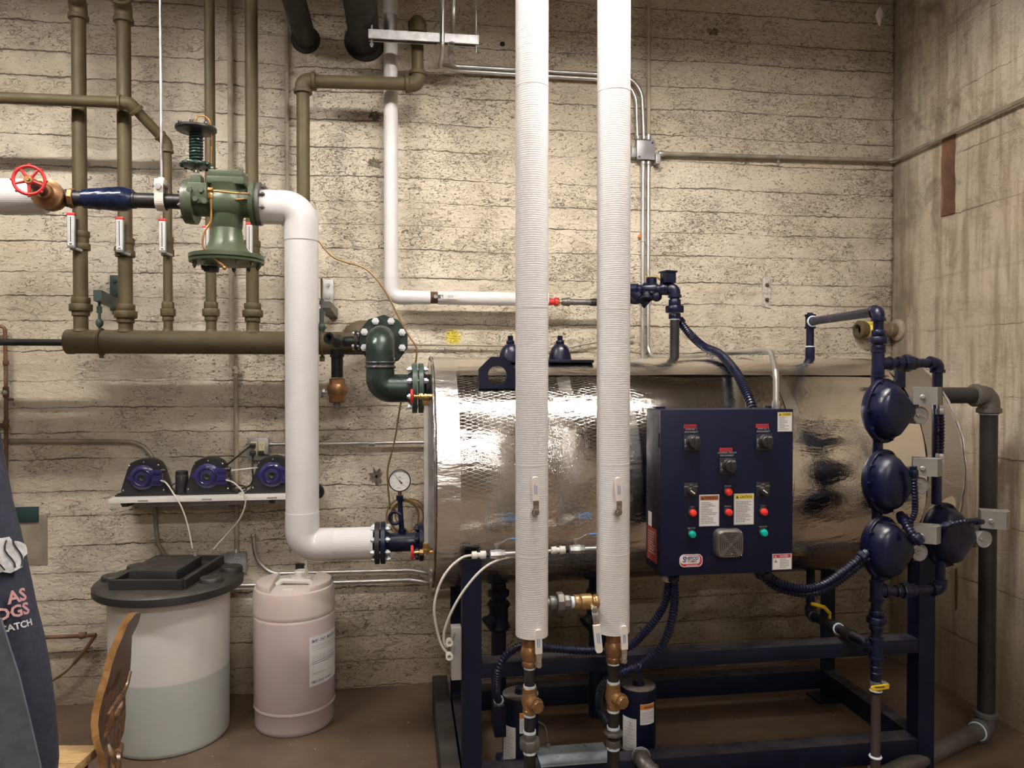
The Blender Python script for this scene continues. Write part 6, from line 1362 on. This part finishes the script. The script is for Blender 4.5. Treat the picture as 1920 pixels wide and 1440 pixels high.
def dosing(px, lx, who):
    y = 3.66; u = SZ(px, 1, y); x = P(px, 900, y).x; S = u
    t = thing('dosing_pump', 'black dosing pump with purple round pump head, ' + who, 'dosing pump', (x, y + .04, zs), 'dosing pumps on the shelf')
    prof = [(-42, 2), (-40, 16), (-30, 50), (-25, 62), (-14, 68), (0, 70), (10, 68), (20, 62), (27, 50), (38, 16), (40, 2)]
    poly = [(p[0] * S, p[1] * S) for p in prof]
    b = MB(); b.stack(poly, (x, y, zs), X_, Z_, Y_, [(0, .96), (.004, 1), (.10, .97), (.14, .85), (.15, .7)]); hs = b.build('housing', 'blackp', t)
    b = MB(); b.box((x, y + .06, zs + .004), (104 * S, .12, .008), bev=.002); 
    for sx in (-47, 46): b.lathe((x + sx * S, y + .02, zs + .008), Z_, [(0, 3 * S), (2 * S, 3 * S)], 12)
    b.build('base', 'blackp', t)
    c = Vector((x - 1 * S, y, zs + 36 * S))
    b = MB(); b.lathe(c, -Y_, [(0, 23 * S), (.012, 23 * S), (.016, 20 * S), (.020, 13 * S), (.021, 11 * S)], 36); b.box(c + Vector((24 * S, -.009, -1 * S)), (22 * S, .02, 30 * S), bev=.003); b.prism([(-30 * S, 0), (-14 * S, -14 * S), (-14 * S, 14 * S)], c - Y_ * .001, X_, Z_, -Y_ * .01); hd = b.build('pump_head', 'purple', t)
    b = MB(); b.torus(c - Y_ * .020, Y_, 15 * S, 2.4 * S, 36, 8); b.box(c + Vector((26 * S, -.0195, 7 * S)), (14 * S, .006, 4 * S)); b.box(c + Vector((26 * S, -.0195, -9 * S)), (14 * S, .006, 4 * S)); b.build('roller_track', 'purple2', hd)
    b = MB(); b.lathe(c - Y_ * .019, -Y_, [(0, 8 * S), (.004, 8 * S), (.005, 5 * S), (.002, 3 * S)], 24); b.build('rotor', 'blackp', hd)
    for dz in (12, -8): b = MB(); b.lathe(c + Vector((33 * S, -.01, dz * S)), X_, [(0, 4 * S), (8 * S, 4 * S), (9 * S, 3 * S)], 12); b.build('tube_port', 'blackp', hd)
    for dx, dz in ((-26, 58), (0, 64), (27, 58), (-38, 12), (37, 12)): b = MB(); b.sphere((x + dx * S * .95, y - .002, zs + dz * S), 2 * S, 8, 6); b.build('screw', 'chrome', hs)
    return x, y, S
d1 = dosing(270, 0, 'leftmost on the shelf'); d2 = dosing(391, 0, 'middle one on the shelf'); d3 = dosing(512, 0, 'rightmost, half behind the fat white pipe')
# black canister
y = 3.70; u = SZ(340, 1, y); x = P(341, 900, y).x; t = thing('canister', 'small black cylindrical canister between the left and middle dosing pumps', 'canister', (x, y, zs))
b = MB(); b.lathe((x, y, zs), Z_, [(0, 11 * u), (1 * u, 11.5 * u), (34 * u, 11.5 * u), (35 * u, 11 * u), (43 * u, 11 * u), (44 * u, 10 * u)], 28); b.build('body', 'blackp', t); b = MB(); b.lathe((x, y, zs + 35 * u), Z_, [(0, 11.8 * u), (1.5 * u, 11.8 * u)], 28); b.build('band', 'iron', t); b = MB(); b.torus((x - 12 * u, y, zs + 14 * u), Y_, 6 * u, 1.2 * u, 20, 6); b.build('side_ring', 'blackp', t)
# outlets
def outlet(px, py, w_, h_, label, mat, plugs):
    y = WY - .03; u = SZ(px, 1, y); c = P(px, py, y); t = thing('outlet_box', label, 'electrical outlet', c - Z_ * h_ * u / 2)
    b = MB(); b.box(c + Y_ * .006, (w_ * u, .044, h_ * u), bev=.005); b.build('box', 'galv', t)
    b = MB(); b.box(c - Y_ * .018, (w_ * 1.06 * u, .004, h_ * 1.05 * u), bev=.0015); cv = b.build('cover', mat, t)
    for dx in (-.2, .2) if plugs else (0.1,):
        b = MB(); b.box(c + Vector((dx * w_ * u, -.021, 0)), (w_ * .30 * u, .006, h_ * .68 * u), bev=.002)
        r_ = b.build('receptacle', plain('ivory', (.65, .58, .35), .4) if plugs else mat, cv)
        b = MB()
        for dz in (.2, -.2):
            for ex in (-.06, .06): b.box(c + Vector(((dx + ex) * w_ * u, -.0242, dz * h_ * u)), (.0022, .001, .008))
            b.sphere(c + Vector((dx * w_ * u, -.0242, (dz - .1) * h_ * u)), .0022, 8, 5); b.cut()
        b.build('slots', 'ink', r_)
    return t, c, u
t, c, u = outlet(485, 841, 36, 40, 'metal outlet box above the shelf with three black plugs in it', 'galv', True)
out1 = c; plug = []
for k, (dx, dz) in enumerate(((-8, 7), (-8, -7), (7, -7))):
    q = c + Vector((dx * u, -.035, dz * u)); plug.append(q)
def cord(label, pts, plugat=None, r=.0042):
    t = thing('power_cord', label, 'power cord', pts[-1]); b = MB(); b.tube(spline(pts), r, 8); b.build('cord', 'blackp', t)
    if plugat is not None: b = MB(); b.box(plugat, (.026, .034, .022), bev=.004); b.build('plug', 'blackp', t)
cord('black cord from the top left socket to the middle dosing pump', [plug[0], plug[0] + Vector((-.02, -.01, -.01)), P(450, 852, 3.72), P(430, 868, 3.74), P(415, 878, 3.76)], plug[0])
cord('black cord dropping from the lower left socket and coiling on the shelf', [plug[1], plug[1] + Vector((0, -.005, -.03)), P(473, 875, 3.74), P(474, 900, 3.74), P(466, 912, 3.74), P(448, 918, 3.74)] + [P(448 + 14 * math.cos(a_ / 2), 916 + 6 * math.sin(a_ / 2), 3.74 - .01 * math.sin(a_)) for a_ in range(2, 16)], plug[1])
cord('black cord from the lower right socket to the rightmost dosing pump', [plug[2], plug[2] + Vector((.02, -.005, -.01)), P(505, 854, 3.75), P(515, 862, 3.78)], plug[2])
t = thing('power_cord', 'black cord coil peeking out right of the fat white pipe', 'power cord', P(598, 935, 3.7)); b = MB()
for k in range(4): b.torus(P(594 - k, 921, 3.70 + .012 * k), (.3, 1, 0), .034 - .003 * k, .0042, 30, 8)
b.build('cord', 'blackp', t)
t, c, u = outlet(443, 1054, 37, 36, 'grey outlet box low on the wall behind the black tank lid', 'boxgrey', False)
b = MB(); b.cyl(c + Z_ * 17 * u, P(443, 1030, WY - .022), .011, 12); b.build('connector', 'galv', t)
# lower conduits
yl2 = WY - .03; re2 = .0105
t = thing('conduit', 'shiny conduit bending from an open upright end to run along the wall, upper one', 'conduit', P(640, 1082, yl2))
b = MB(); b.tube(fillet([P(475, 1003, yl2), P(477, 1030, yl2), P(482, 1050, yl2), P(506, 1076, yl2), P(545, 1075, yl2), P(770, 1069, yl2), P(800, 1074, yl2 - .02), P(840, 1080, yl2)], [.1, .12, .10, .2, .2, .2], 6), re2, 14); b.build('tube', 'emt', t); b = MB(); collar(b, P(475, 1004, yl2), Z_, re2, .014, 1.25); b.build('bushing', 'galv', t)
b = MB(); b.box(P(562, 1065, WY - .006), (.04, .012, .045), bev=.003); b.nut(P(562, 1062, WY - .016), -Y_, .010, .01); b.build('strap', 'sooty', t)
t = thing('conduit', 'shiny conduit along the wall just above the pink drum, lower one', 'conduit', P(640, 1100, yl2))
b = MB(); b.tube(fillet([P(380, 1099, yl2), P(452, 1098, yl2), P(770, 1087, yl2), P(800, 1092, yl2 - .02), P(840, 1098, yl2)], .1, 6), re2, 14); b.build('tube', 'emt', t)
t = thing('conduit', 'thin conduit running right along the wall from the upper outlet box', 'conduit', P(650, 838, yl2))
b = MB(); b.tube([P(500, 833, yl2), P(830, 829, yl2)], re2 * .8, 14); b.build('tube', 'emt', t); b = MB(); collar(b, P(508, 833, yl2), X_, re2 * .8, .02, 1.35); b.cut(); collar(b, P(697, 832, yl2), X_, re2 * .8, .03, 1.3); b.build('coupling', 'galv', t)
# milky dosing tubes
def mtube(label, pts, r=.0035):
    t = thing('plastic_tube', label, 'tube', pts[-1]); b = MB(); b.tube(spline(pts), r, 8); b.build('tube', 'tube', t)
mtube('milky tube from the leftmost dosing pump down to the black lidded tank', [P(302, 901, 3.64), P(312, 906, 3.6), P(325, 925, 3.57), P(340, 950, 3.56), P(352, 985, 3.56), P(361, 1028, 3.56)])
mtube('milky tube looping from the middle dosing pump down behind the shelf', [P(424, 900, 3.64), P(438, 905, 3.6), P(455, 922, 3.57), P(460, 945, 3.57), P(448, 975, 3.6), P(425, 1002, 3.66), P(400, 1030, 3.66)])
mtube('short milky tube between the middle and right dosing pumps', [P(424, 883, 3.66), P(445, 881, 3.68), P(472, 878, 3.7), P(483, 877, 3.66)])
mtube('milky tube rising from the drum cap', [P(572, 1091, 3.54), P(573, 1075, 3.54), P(574, 1062, 3.54), P(574, 1040, 3.54), P(574, 1000, 3.54)])

# ================================================================ round poly tank with black lid
tx, ty, tr = -1.028, 3.485, .250; zt = P(300, 1140, ty - tr).z + .03
t = thing('chemical_tank', 'round milky plastic tank with black lid, a third full of liquid', 'tank', (tx, ty, 0))
b = MB(); b.lathe((tx, ty, .002), Z_, [(0, tr * .955), (.006, tr * .975), (.02, tr * .98), (.30, tr * .985), (zt, tr)], 72); b.build('body', 'poly', t)
zl0 = zt - .012; R_l = SZ(315, 267, 3.50) / 2 * .97
b = MB(); b.lathe((tx, ty, zl0), Z_, [(0, R_l * .985), (.005, R_l), (.032, R_l), (.042, R_l * .97), (.048, R_l * .9), (.050, R_l * .3)], 80); ld = b.build('lid', 'lid', t)
zz = zl0 + .049; b = MB(); rot = Matrix.Rotation(R_(-8), 3, 'Z'); cc = Vector((tx + .0, ty, zz))
W, D = .30, .42
for (ox, oy, sx, sy, h) in ((0, -D / 2, W, .02, .040), (0, D / 2, W, .02, .040), (-W / 2, 0, .02, D, .040), (W / 2, 0, .02, D, .040)): b.box(cc + rot @ Vector((ox, oy, h / 2)), (sx, sy, h), rot)
b.box(cc + rot @ Vector((0, 0, .008)), (W, D, .016), rot); b.build('hatch_frame', 'lid', ld)
b = MB(); b.box(cc + rot @ Vector((-.01, -.01, .035)), (W * .68, D * .62, .05), rot, bev=.006); b.build('hatch', 'lid', ld)
for ox, oy in ((.215, -.08), (.235, .10), (-.225, -.05), (-.20, .12)):
    b = MB(); b.lathe(cc + rot @ Vector((ox, oy, -.002)), Z_, [(0, .050), (.016, .048), (.020, .044), (.0205, .01)], 36); b.build('port_boss', 'lid', ld)
b = MB(); q = cc + Vector((.075, .12, 0)); b.cyl(q, q + Z_ * .07, .008, 14); b.build('suction_tube', 'boxgrey', ld)

# ================================================================ pink drum
dx, dy, dr = -.500, 3.53, .181; zt = .632
t = thing('plastic_drum', 'translucent pinkish plastic drum with white label and cap', 'drum', (dx, dy, 0))
b = MB(); prof = [(0, dr * .94), (.006, dr * .965), (.02, dr * .975), (.085, dr * .975), (.095, dr * 1.005), (.105, dr * .985), (.11, dr * .995), (.30, dr * 1.0), (zt - .13, dr), (zt - .125, dr * .985), (zt - .115, dr * 1.012), (zt - .105, dr * 1.01), (zt - .09, dr * 1.005), (zt - .02, dr * .995), (zt - .006, dr * .97), (zt, dr * .91)]
b.lathe((dx, dy, .002), Z_, prof, 72); bd = b.build('body', 'drum', t)
# raised halves of the top leave a trough for cap and handle
for sgn, nm in ((1, 0), (-1, 1)):
    b = MB(); po = []
    for k in range(25):
        a = math.pi * k / 24; po.append((math.cos(a) * dr * .93, max(.0, math.sin(a) * dr * .93)))
    po = [p for p in po if p[1] >= dr * .36]
    b.stack([(p[0], p[1] * 1.0) for p in po], (dx, dy, zt - .004), Vector((0, 1, 0)), Vector((sgn, 0, 0)), Z_, [(0, 1.0), (.016, .98), (.024, .92), (.026, .85)]); b.build('top_hump', 'drum', t)
b = MB(); b.lathe((dx + .02, dy + .085, zt), Z_, [(0, .045), (.01, .045), (.012, .032), (.035, .032), (.04, .028)], 24); b.build('cap', 'white', t)
b = MB(); b.tube(fillet([Vector((dx - .075, dy - .02, zt + .004)), Vector((dx - .05, dy - .02, zt + .022)), Vector((dx + .07, dy - .03, zt + .016)), Vector((dx + .085, dy - .03, zt + .0))], .02), .012, 12); b.build('handle', 'white', t)
b = MB(); b.lathe((dx - .01, dy - .10, zt), Z_, [(0, .028), (.004, .028), (.008, .02)], 24); b.build('vent_plug', 'white', t)
b = MB(); b.text('JF', .018, (dx + .10, dy - .02, zt + .023), X_, Y_); b.build('ink_mark', 'ink', t)
def cyl_patch(a0, a1, z0, z1, lift, mat, par, nm, n=14):
    b = MB()
    for i in range(n + 1):
        a = R_(a0 + (a1 - a0) * i / n); d = Vector((math.sin(a), -math.cos(a), 0)) * (dr + lift); b.v += [Vector((dx, dy, z0)) + d, Vector((dx, dy, z1)) + d]
        if i: k = len(b.v); b.face((k - 4, k - 2, k - 1, k - 3))
    return b.build(nm, mat, par)
lb = cyl_patch(28, 86, .215, .435, .0018, 'label', t, 'label')
rd = random.Random(9); zz = .395
for i, (z, w_, h) in enumerate([(.392, 44, .0012), (.384, 50, .0010), (.374, 48, .0012), (.345, 46, .001), (.338, 46, .001), (.331, 40, .001), (.324, 46, .003), (.315, 46, .003), (.272, 20, .0016), (.266, 40, .001)]): cyl_patch(32, 32 + w_, z - h, z, .0024, 'grink', lb, 'small_print', 8)
def wraptext(st, z, size, a0, par, mat, step_):
    b = MB()
    for i, ch in enumerate(st):
        a = R_(a0 + i * step_)
        if ch != ' ': b.text(ch, size, Vector((dx + math.sin(a) * (dr + .002), dy - math.cos(a) * (dr + .002), z)), Vector((math.cos(a), math.sin(a), 0)), Z_, .0006, bold=.0003)
    b.build('lettering', mat, par)
wraptext('BWT-347 BOILER TREA', .413, .017, 33, lb, 'bink', 3.3); wraptext('NA1760', .232, .016, 33, lb, 'bink', 3.3); wraptext('PRODUCT', .232, .011, 54, lb, 'bink', 2.6)

# ================================================================ rustic chair
def cw(u, w_, z): return Vector((u * math.cos(YAW) + w_ * math.sin(YAW), -u * math.sin(YAW) + w_ * math.cos(YAW), z))
def CP(px, py, w_):        # point at depth w_ along the view axis
    return cw((px - 960) / FPX * w_, w_, 1.6 - (py - 700) / FPX * w_)
t = thing('rustic_chair', 'varnished rustic wooden chair with live-edge slab backrest and pine seat', 'chair', cw(-1.35, 2.2, 0))
sl = [(253, 1150, 2.28), (243, 1160, 2.27), (232, 1182, 2.26), (222, 1205, 2.25), (208, 1228, 2.24), (200, 1250, 2.24), (190, 1285, 2.23), (180, 1318, 2.22), (176, 1345, 2.22), (174, 1360, 2.22), (163, 1384, 2.2)]
fr = [(252, 1152, 2.28), (236, 1172, 2.28), (225, 1200, 2.28), (214, 1225, 2.27), (206, 1250, 2.27), (198, 1280, 2.26), (188, 1312, 2.26), (182, 1340, 2.25), (176, 1362, 2.25), (182, 1392, 2.24), (190, 1420, 2.24), (205, 1500, 2.24)]
bk = [(262, 1150, 2.36), (256, 1172, 2.38), (244, 1195, 2.42), (242, 1235, 2.44), (240, 1265, 2.46), (236, 1290, 2.45), (231, 1310, 2.44), (228, 1345, 2.44), (228, 1375, 2.42), (222, 1392, 2.40), (217, 1430, 2.38), (218, 1500, 2.36)]
b = MB(); n = len(fr); T = cw(-.023, .0, 0) - cw(0, 0, 0); rows = []
rd = random.Random(3)
for i in range(n):
    A, B = CP(*fr[i]), CP(*bk[i]); row = []
    for k in range(7):
        f = k / 6; q = A.lerp(B, f); bump = (.010 * noise.noise(Vector((i * .7, k * .9, 3))) if i > 6 else .003 * noise.noise(Vector((i, k, 0))))
        row.append(q + Vector((bump, 0, 0)))
    rows.append(row)
for off, flip in ((Vector((0, 0, 0)), False), (T, True)):
    j0 = len(b.v)
    for r_ in rows: b.v += [q + off for q in r_]
    for i in range(n - 1):
        for k in range(6):
            f = (j0 + i * 7 + k, j0 + i * 7 + k + 1, j0 + (i + 1) * 7 + k + 1, j0 + (i + 1) * 7 + k); b.face(f if not flip else f[::-1])
for i in range(n - 1): b.m = 1; b.face((i * 7, (i + 1) * 7, 7 * n + (i + 1) * 7, 7 * n + i * 7)); b.m = 0; b.face((i * 7 + 6, (i + 1) * 7 + 6, 7 * n + (i + 1) * 7 + 6, 7 * n + i * 7 + 6))
b.m = 1; b.face([k for k in range(7)] + [7 * n + k for k in range(7)][::-1]); b.m = 0; j = 7 * (n - 1); b.face([j + k for k in range(7)] + [7 * n + j + k for k in range(7)][::-1])
b.build('backrest', ['bark', 'edge'], t)
b = MB()
for pts, r0 in (([(226, 1320, 2.28), (212, 1345, 2.25), (200, 1365, 2.235), (193, 1384, 2.22)], .010), ([(240, 1262, 2.40), (230, 1295, 2.36), (214, 1318, 2.30), (198, 1345, 2.25)], .009), ([(206, 1338, 2.22), (203, 1362, 2.215), (190, 1390, 2.2)], .008), ([(222, 1400, 2.3), (214, 1430, 2.25), (212, 1480, 2.22)], .014), ([(198, 1400, 2.23), (205, 1430, 2.22), (208, 1480, 2.2)], .013)):
    p = spline([CP(*q) for q in pts], 6); b.tube(p, [r0 * (.6 + .4 * math.sin(math.pi * (i + .5) / len(p))) for i in range(len(p))], 8)
b.build('root_knots', 'bark', t)
b = MB(); s0 = cw(-1.274, 2.32, .43); ux = (cw(-1, 0, 0) - cw(0, 0, 0)); uy = (cw(0, -1, 0) - cw(0, 0, 0))
for k in range(3): b.box(s0 + ux * .21 + uy * (.055 + .11 * k + .03) + Z_ * .008, (.42, .108, .03), Matrix.Rotation(-YAW, 3, 'Z'), bev=.004)
b.build('seat', 'pine', t)
b = MB(); b.box(s0 + ux * .20 + uy * .19 - Z_ * .04, (.36, .26, .05), Matrix.Rotation(-YAW, 3, 'Z')); b.build('apron', 'bark', t)
for ex in (.05, .36):
    for ey in (.06, .30):
        b = MB(); q = s0 + ux * ex + uy * ey; b.tube([q - Z_ * .02, Vector((q.x, q.y, .2)), Vector((q.x, q.y, 0))], [.028, .024, .02], 10); b.build('leg', 'bark', t)
# ================================================================ person, seen from behind at the left edge
wP = 1.62
def loft(rings, n=36, noisy=0.0):
    b = MB(); prev = None
    for (c, rx, ry) in rings:
        j = len(b.v)
        for k in range(n):
            a = 2 * math.pi * k / n; q = 1 + noisy * noise.noise(Vector((math.cos(a) * 2.5, math.sin(a) * 2.5, c[2] * 3)))
            v = cw(c[0] + math.cos(a) * rx * q, c[1] + math.sin(a) * ry * q, c[2]); b.v.append(v)
        if prev is not None: b.bridge(prev, j, n)
        else: b.cap(j, n, True)
        prev = j
    b.cap(prev, n); return b
t = thing('person', 'person in a navy printed T-shirt standing with back turned at the left edge', 'person', cw(-1.27, wP, 0))
def edge(py, px): return (px - 960) / FPX * wP
ed = lambda z: None
# silhouette (z, right-edge u) from the photo
sil = [(1440, 87), (1400, 84), (1350, 80), (1300, 76), (1250, 72), (1200, 65), (1150, 54), (1100, 44), (1050, 33), (1000, 22), (950, 9), (905, -2), (860, -14), (820, -30)]
rings = []
for i, (py, px) in enumerate(sil):
    z = 1.6 - (py - 700) / FPX * wP; ur = (px - 960) / FPX * wP; f = i / (len(sil) - 1)
    rx = .215 + .012 * math.sin(f * 3.1); ry = .135 - .01 * f; rings.append(((ur - rx, wP, z), rx, ry))
low = rings[0]; rings = [((low[0][0] + .0, wP, low[0][2] - .03), low[1] * .99, low[2]), ] + rings
lt = rings[-1]; cx = lt[0][0]
sh = [((cx - .005, wP, lt[0][2] + .03), .20, .115), ((cx - .01, wP, lt[0][2] + .055), .165, .10), ((cx - .01, wP, lt[0][2] + .075), .10, .08), ((cx - .01, wP + .01, lt[0][2] + .085), .07, .07)]
b = loft(rings + sh, 44, .05); b.build('t_shirt', 'shirt', t)
zs_ = lt[0][2]
# body: legs, hips, neck, head as one surface
hip = low[0]; bodyr = [((hip[0], wP, .60), .16, .12), ((hip[0], wP, .75), .18, .125), ((hip[0] - .01, wP, .9), .185, .12), ((cx, wP, 1.1), .17, .11), ((cx, wP, zs_), .17, .10), ((cx - .01, wP, zs_ + .06), .12, .08), ((cx - .01, wP + .01, zs_ + .10), .056, .06), ((cx - .01, wP + .02, zs_ + .16), .054, .058), ((cx - .01, wP + .03, zs_ + .19), .07, .085), ((cx - .01, wP + .03, zs_ + .25), .078, .098), ((cx - .01, wP + .03, zs_ + .31), .078, .10), ((cx - .01, wP + .03, zs_ + .36), .065, .085), ((cx - .01, wP + .03, zs_ + .39), .03, .04)]
b = loft(bodyr, 28)
for sx in (-1, 1): # arms reach forward
    s0 = cw(cx + sx * .17, wP, zs_ + .01); e0 = cw(cx + (.11 if sx > 0 else -.22), wP + (.14 if sx > 0 else .02), zs_ - .25); h0 = cw(cx + (-.03 if sx > 0 else -.16), wP + .26, zs_ - .22)
    b.tube(spline([s0, s0.lerp(e0, .5), e0, e0.lerp(h0, .5), h0], 5), [.047] * 5 + [.044] * 5 + [.038] * 5 + [.03] * 5 + [.026], 14)
    for k in range(4): a_ = h0 + (cw(.0, .012, 0) - cw(0, 0, 0)) + Vector((0, 0, .022 - .015 * k)); b.tube([a_, a_ + cw(0, .035, 0) , a_ + cw(-sx * .02, .06, -.01)] if False else [a_, a_ + (cw(0, .04, 0) - cw(0, 0, 0)), a_ + (cw(-sx * .02, .07, -.012) - cw(0, 0, 0))], [.009, .0085, .007], 8)
    b.tube([h0, h0 + (cw(-sx * .03, .02, .02) - cw(0, 0, 0)), h0 + (cw(-sx * .035, .05, .03) - cw(0, 0, 0))], [.012, .010, .008], 8); b.sphere(h0 + (cw(0, .02, 0) - cw(0, 0, 0)), .034, 12, 8, (.6, 1, 1))
b.build('body', 'skin', t)
for sx in (-1, 1):
    b = MB(); s0 = cw(cx + sx * .165, wP, zs_ + .02); e0 = cw(cx + (.14 if sx > 0 else -.21), wP + (.09 if sx > 0 else .015), zs_ - .17); b.tube([s0, s0.lerp(e0, .5), e0], [.068, .066, .064], 18); b.build('sleeve', 'shirt', t)
    b = MB(); hx_ = hip[0] + sx * .09
    b.tube([cw(hx_, wP, .78), cw(hx_, wP, .5), cw(hx_, wP, .12), cw(hx_, wP, .07)], [.098, .085, .062, .06], 20); b.build('trouser_leg', 'jean', t)
    b = MB(); b.box(cw(hx_, wP + .04, .04), (.095, .27, .08), Matrix.Rotation(-YAW, 3, 'Z'), bev=.03); b.build('shoe', 'blackp', t)
b = loft([((cx - .01, wP + .02, zs_ + .20), .078, .09), ((cx - .01, wP + .02, zs_ + .25), .086, .106), ((cx - .01, wP + .02, zs_ + .32), .086, .108), ((cx - .01, wP + .025, zs_ + .37), .072, .09), ((cx - .01, wP + .03, zs_ + .402), .03, .04)], 28, .06); b.build('hair', 'hair', t)
# grey cloth hanging over the back
b = MB(); pl = [(-4, 1162), (5, 1192), (14, 1222), (29, 1269), (38, 1308), (48, 1350), (58, 1395), (68, 1440), (74, 1490)]
L_ = []; Rr = []
for i, (px, py) in enumerate(pl):
    ww = wP - .135 - .012; z = 1.6 - (py - 700) / FPX * ww; Rr.append(cw((px - 960) / FPX * ww, ww, z)); L_.append(cw((px - 960) / FPX * ww - .02 - .05 * i, ww - .012, z))
for i in range(len(pl)):
    m = L_[i].lerp(Rr[i], .6) - Y_ * .010; b.v += [L_[i], m, Rr[i], L_[i] + Y_ * .006, Rr[i] + Y_ * .006]
for i in range(len(pl) - 1):
    k = i * 5; n_ = k + 5; b.face((k, k + 1, n_ + 1, n_)); b.face((k + 1, k + 2, n_ + 2, n_ + 1)); b.face((k + 2, k + 4, n_ + 4, n_ + 2)); b.face((k + 4, k + 3, n_ + 3, n_ + 4)); b.face((k + 3, k, n_, n_ + 3))
b.face((0, 1, 2, 4, 3)); k = (len(pl) - 1) * 5; b.face((k, k + 3, k + 4, k + 2, k + 1)); b.build('grey_cloth', 'jean', t)
# print on the back, laid on the shirt surface
def onshirt(s_, z, lift=.003):       # s_ = distance round the body from the spine, towards the right flank
    best = (rings[3][0][0], rings[3][1], rings[3][2])
    for i in range(1, len(rings) - 1):
        a, c_ = rings[i], rings[i + 1]
        if a[0][2] <= z <= c_[0][2]: f = (z - a[0][2]) / (c_[0][2] - a[0][2]); best = (a[0][0] * (1 - f) + c_[0][0] * f, a[1] * (1 - f) + c_[1] * f, a[2] * (1 - f) + c_[2] * f); break
    x_, rx, ry = best; an = s_ / .178; return cw(x_ + (rx * 1.045 + lift) * math.sin(an), wP - (ry * 1.045 + lift) * math.cos(an), z)
def proj(p):
    d = p - CAM; w_ = d.x * math.sin(YAW) + d.y * math.cos(YAW); u_ = d.x * math.cos(YAW) - d.y * math.sin(YAW); return 960 + FPX * u_ / w_, 700 - FPX * d.z / w_
def onpx(px, py):                    # where on the shirt the photo shows a mark
    best = None
    for k in range(10, 130, 2):
        for j in range(40):
            s_ = R_(k) * .178; z = .78 + .6 * j / 40; q = proj(onshirt(s_, z)); e = (q[0] - px) ** 2 + (q[1] - py) ** 2
            if best is None or e < best[0]: best = (e, s_, z)
    return best[1], best[2]
def shirttext(st, px1, py, size, mat, nm):
    b = MB(); b.text(st, size, (0, 0, 0), X_, Y_, align='RIGHT', bold=size * .03); s0, z0 = onpx(px1, py)
    for i, v in enumerate(b.v): b.v[i] = onshirt(s0 + v.x * 1.15, z0 + v.y, .004)
    b.build(nm, mat, t)
shirttext('AS', 44, 1112, .036, 'pink', 'shirt_lettering'); shirttext('DOGS', 52, 1144, .034, 'pink', 'shirt_lettering'); shirttext('CATCH', 55, 1165, .019, 'wprint', 'shirt_lettering')
b = MB(); rd = random.Random(6); pg = []
for k in range(26): a = 2 * math.pi * k / 26; q = rd.uniform(.8, 1.1); pg.append((math.cos(a) * .075 * q, math.sin(a) * .038 * q))
uu, z0 = onpx(2, 1045)
for rr in (1.0, .75, .5, .25):
    for (a, c_) in pg: b.v.append(onshirt(uu + a * rr, z0 + c_ * rr, .004))
for r_ in range(3): b.bridge(r_ * 26, (r_ + 1) * 26, 26)
b.face([78 + k for k in range(26)]); b.build('shirt_graphic', 'wprint', t)
b = MB()
for k in range(3): b.tube([onshirt(uu + .04 - .025 * k + .008 * math.sin(i * .9 + k), z0 - .03 + .01 * i, .006) for i in range(7)], .0016, 6)
b.build('shirt_graphic_lines', 'ink', t)
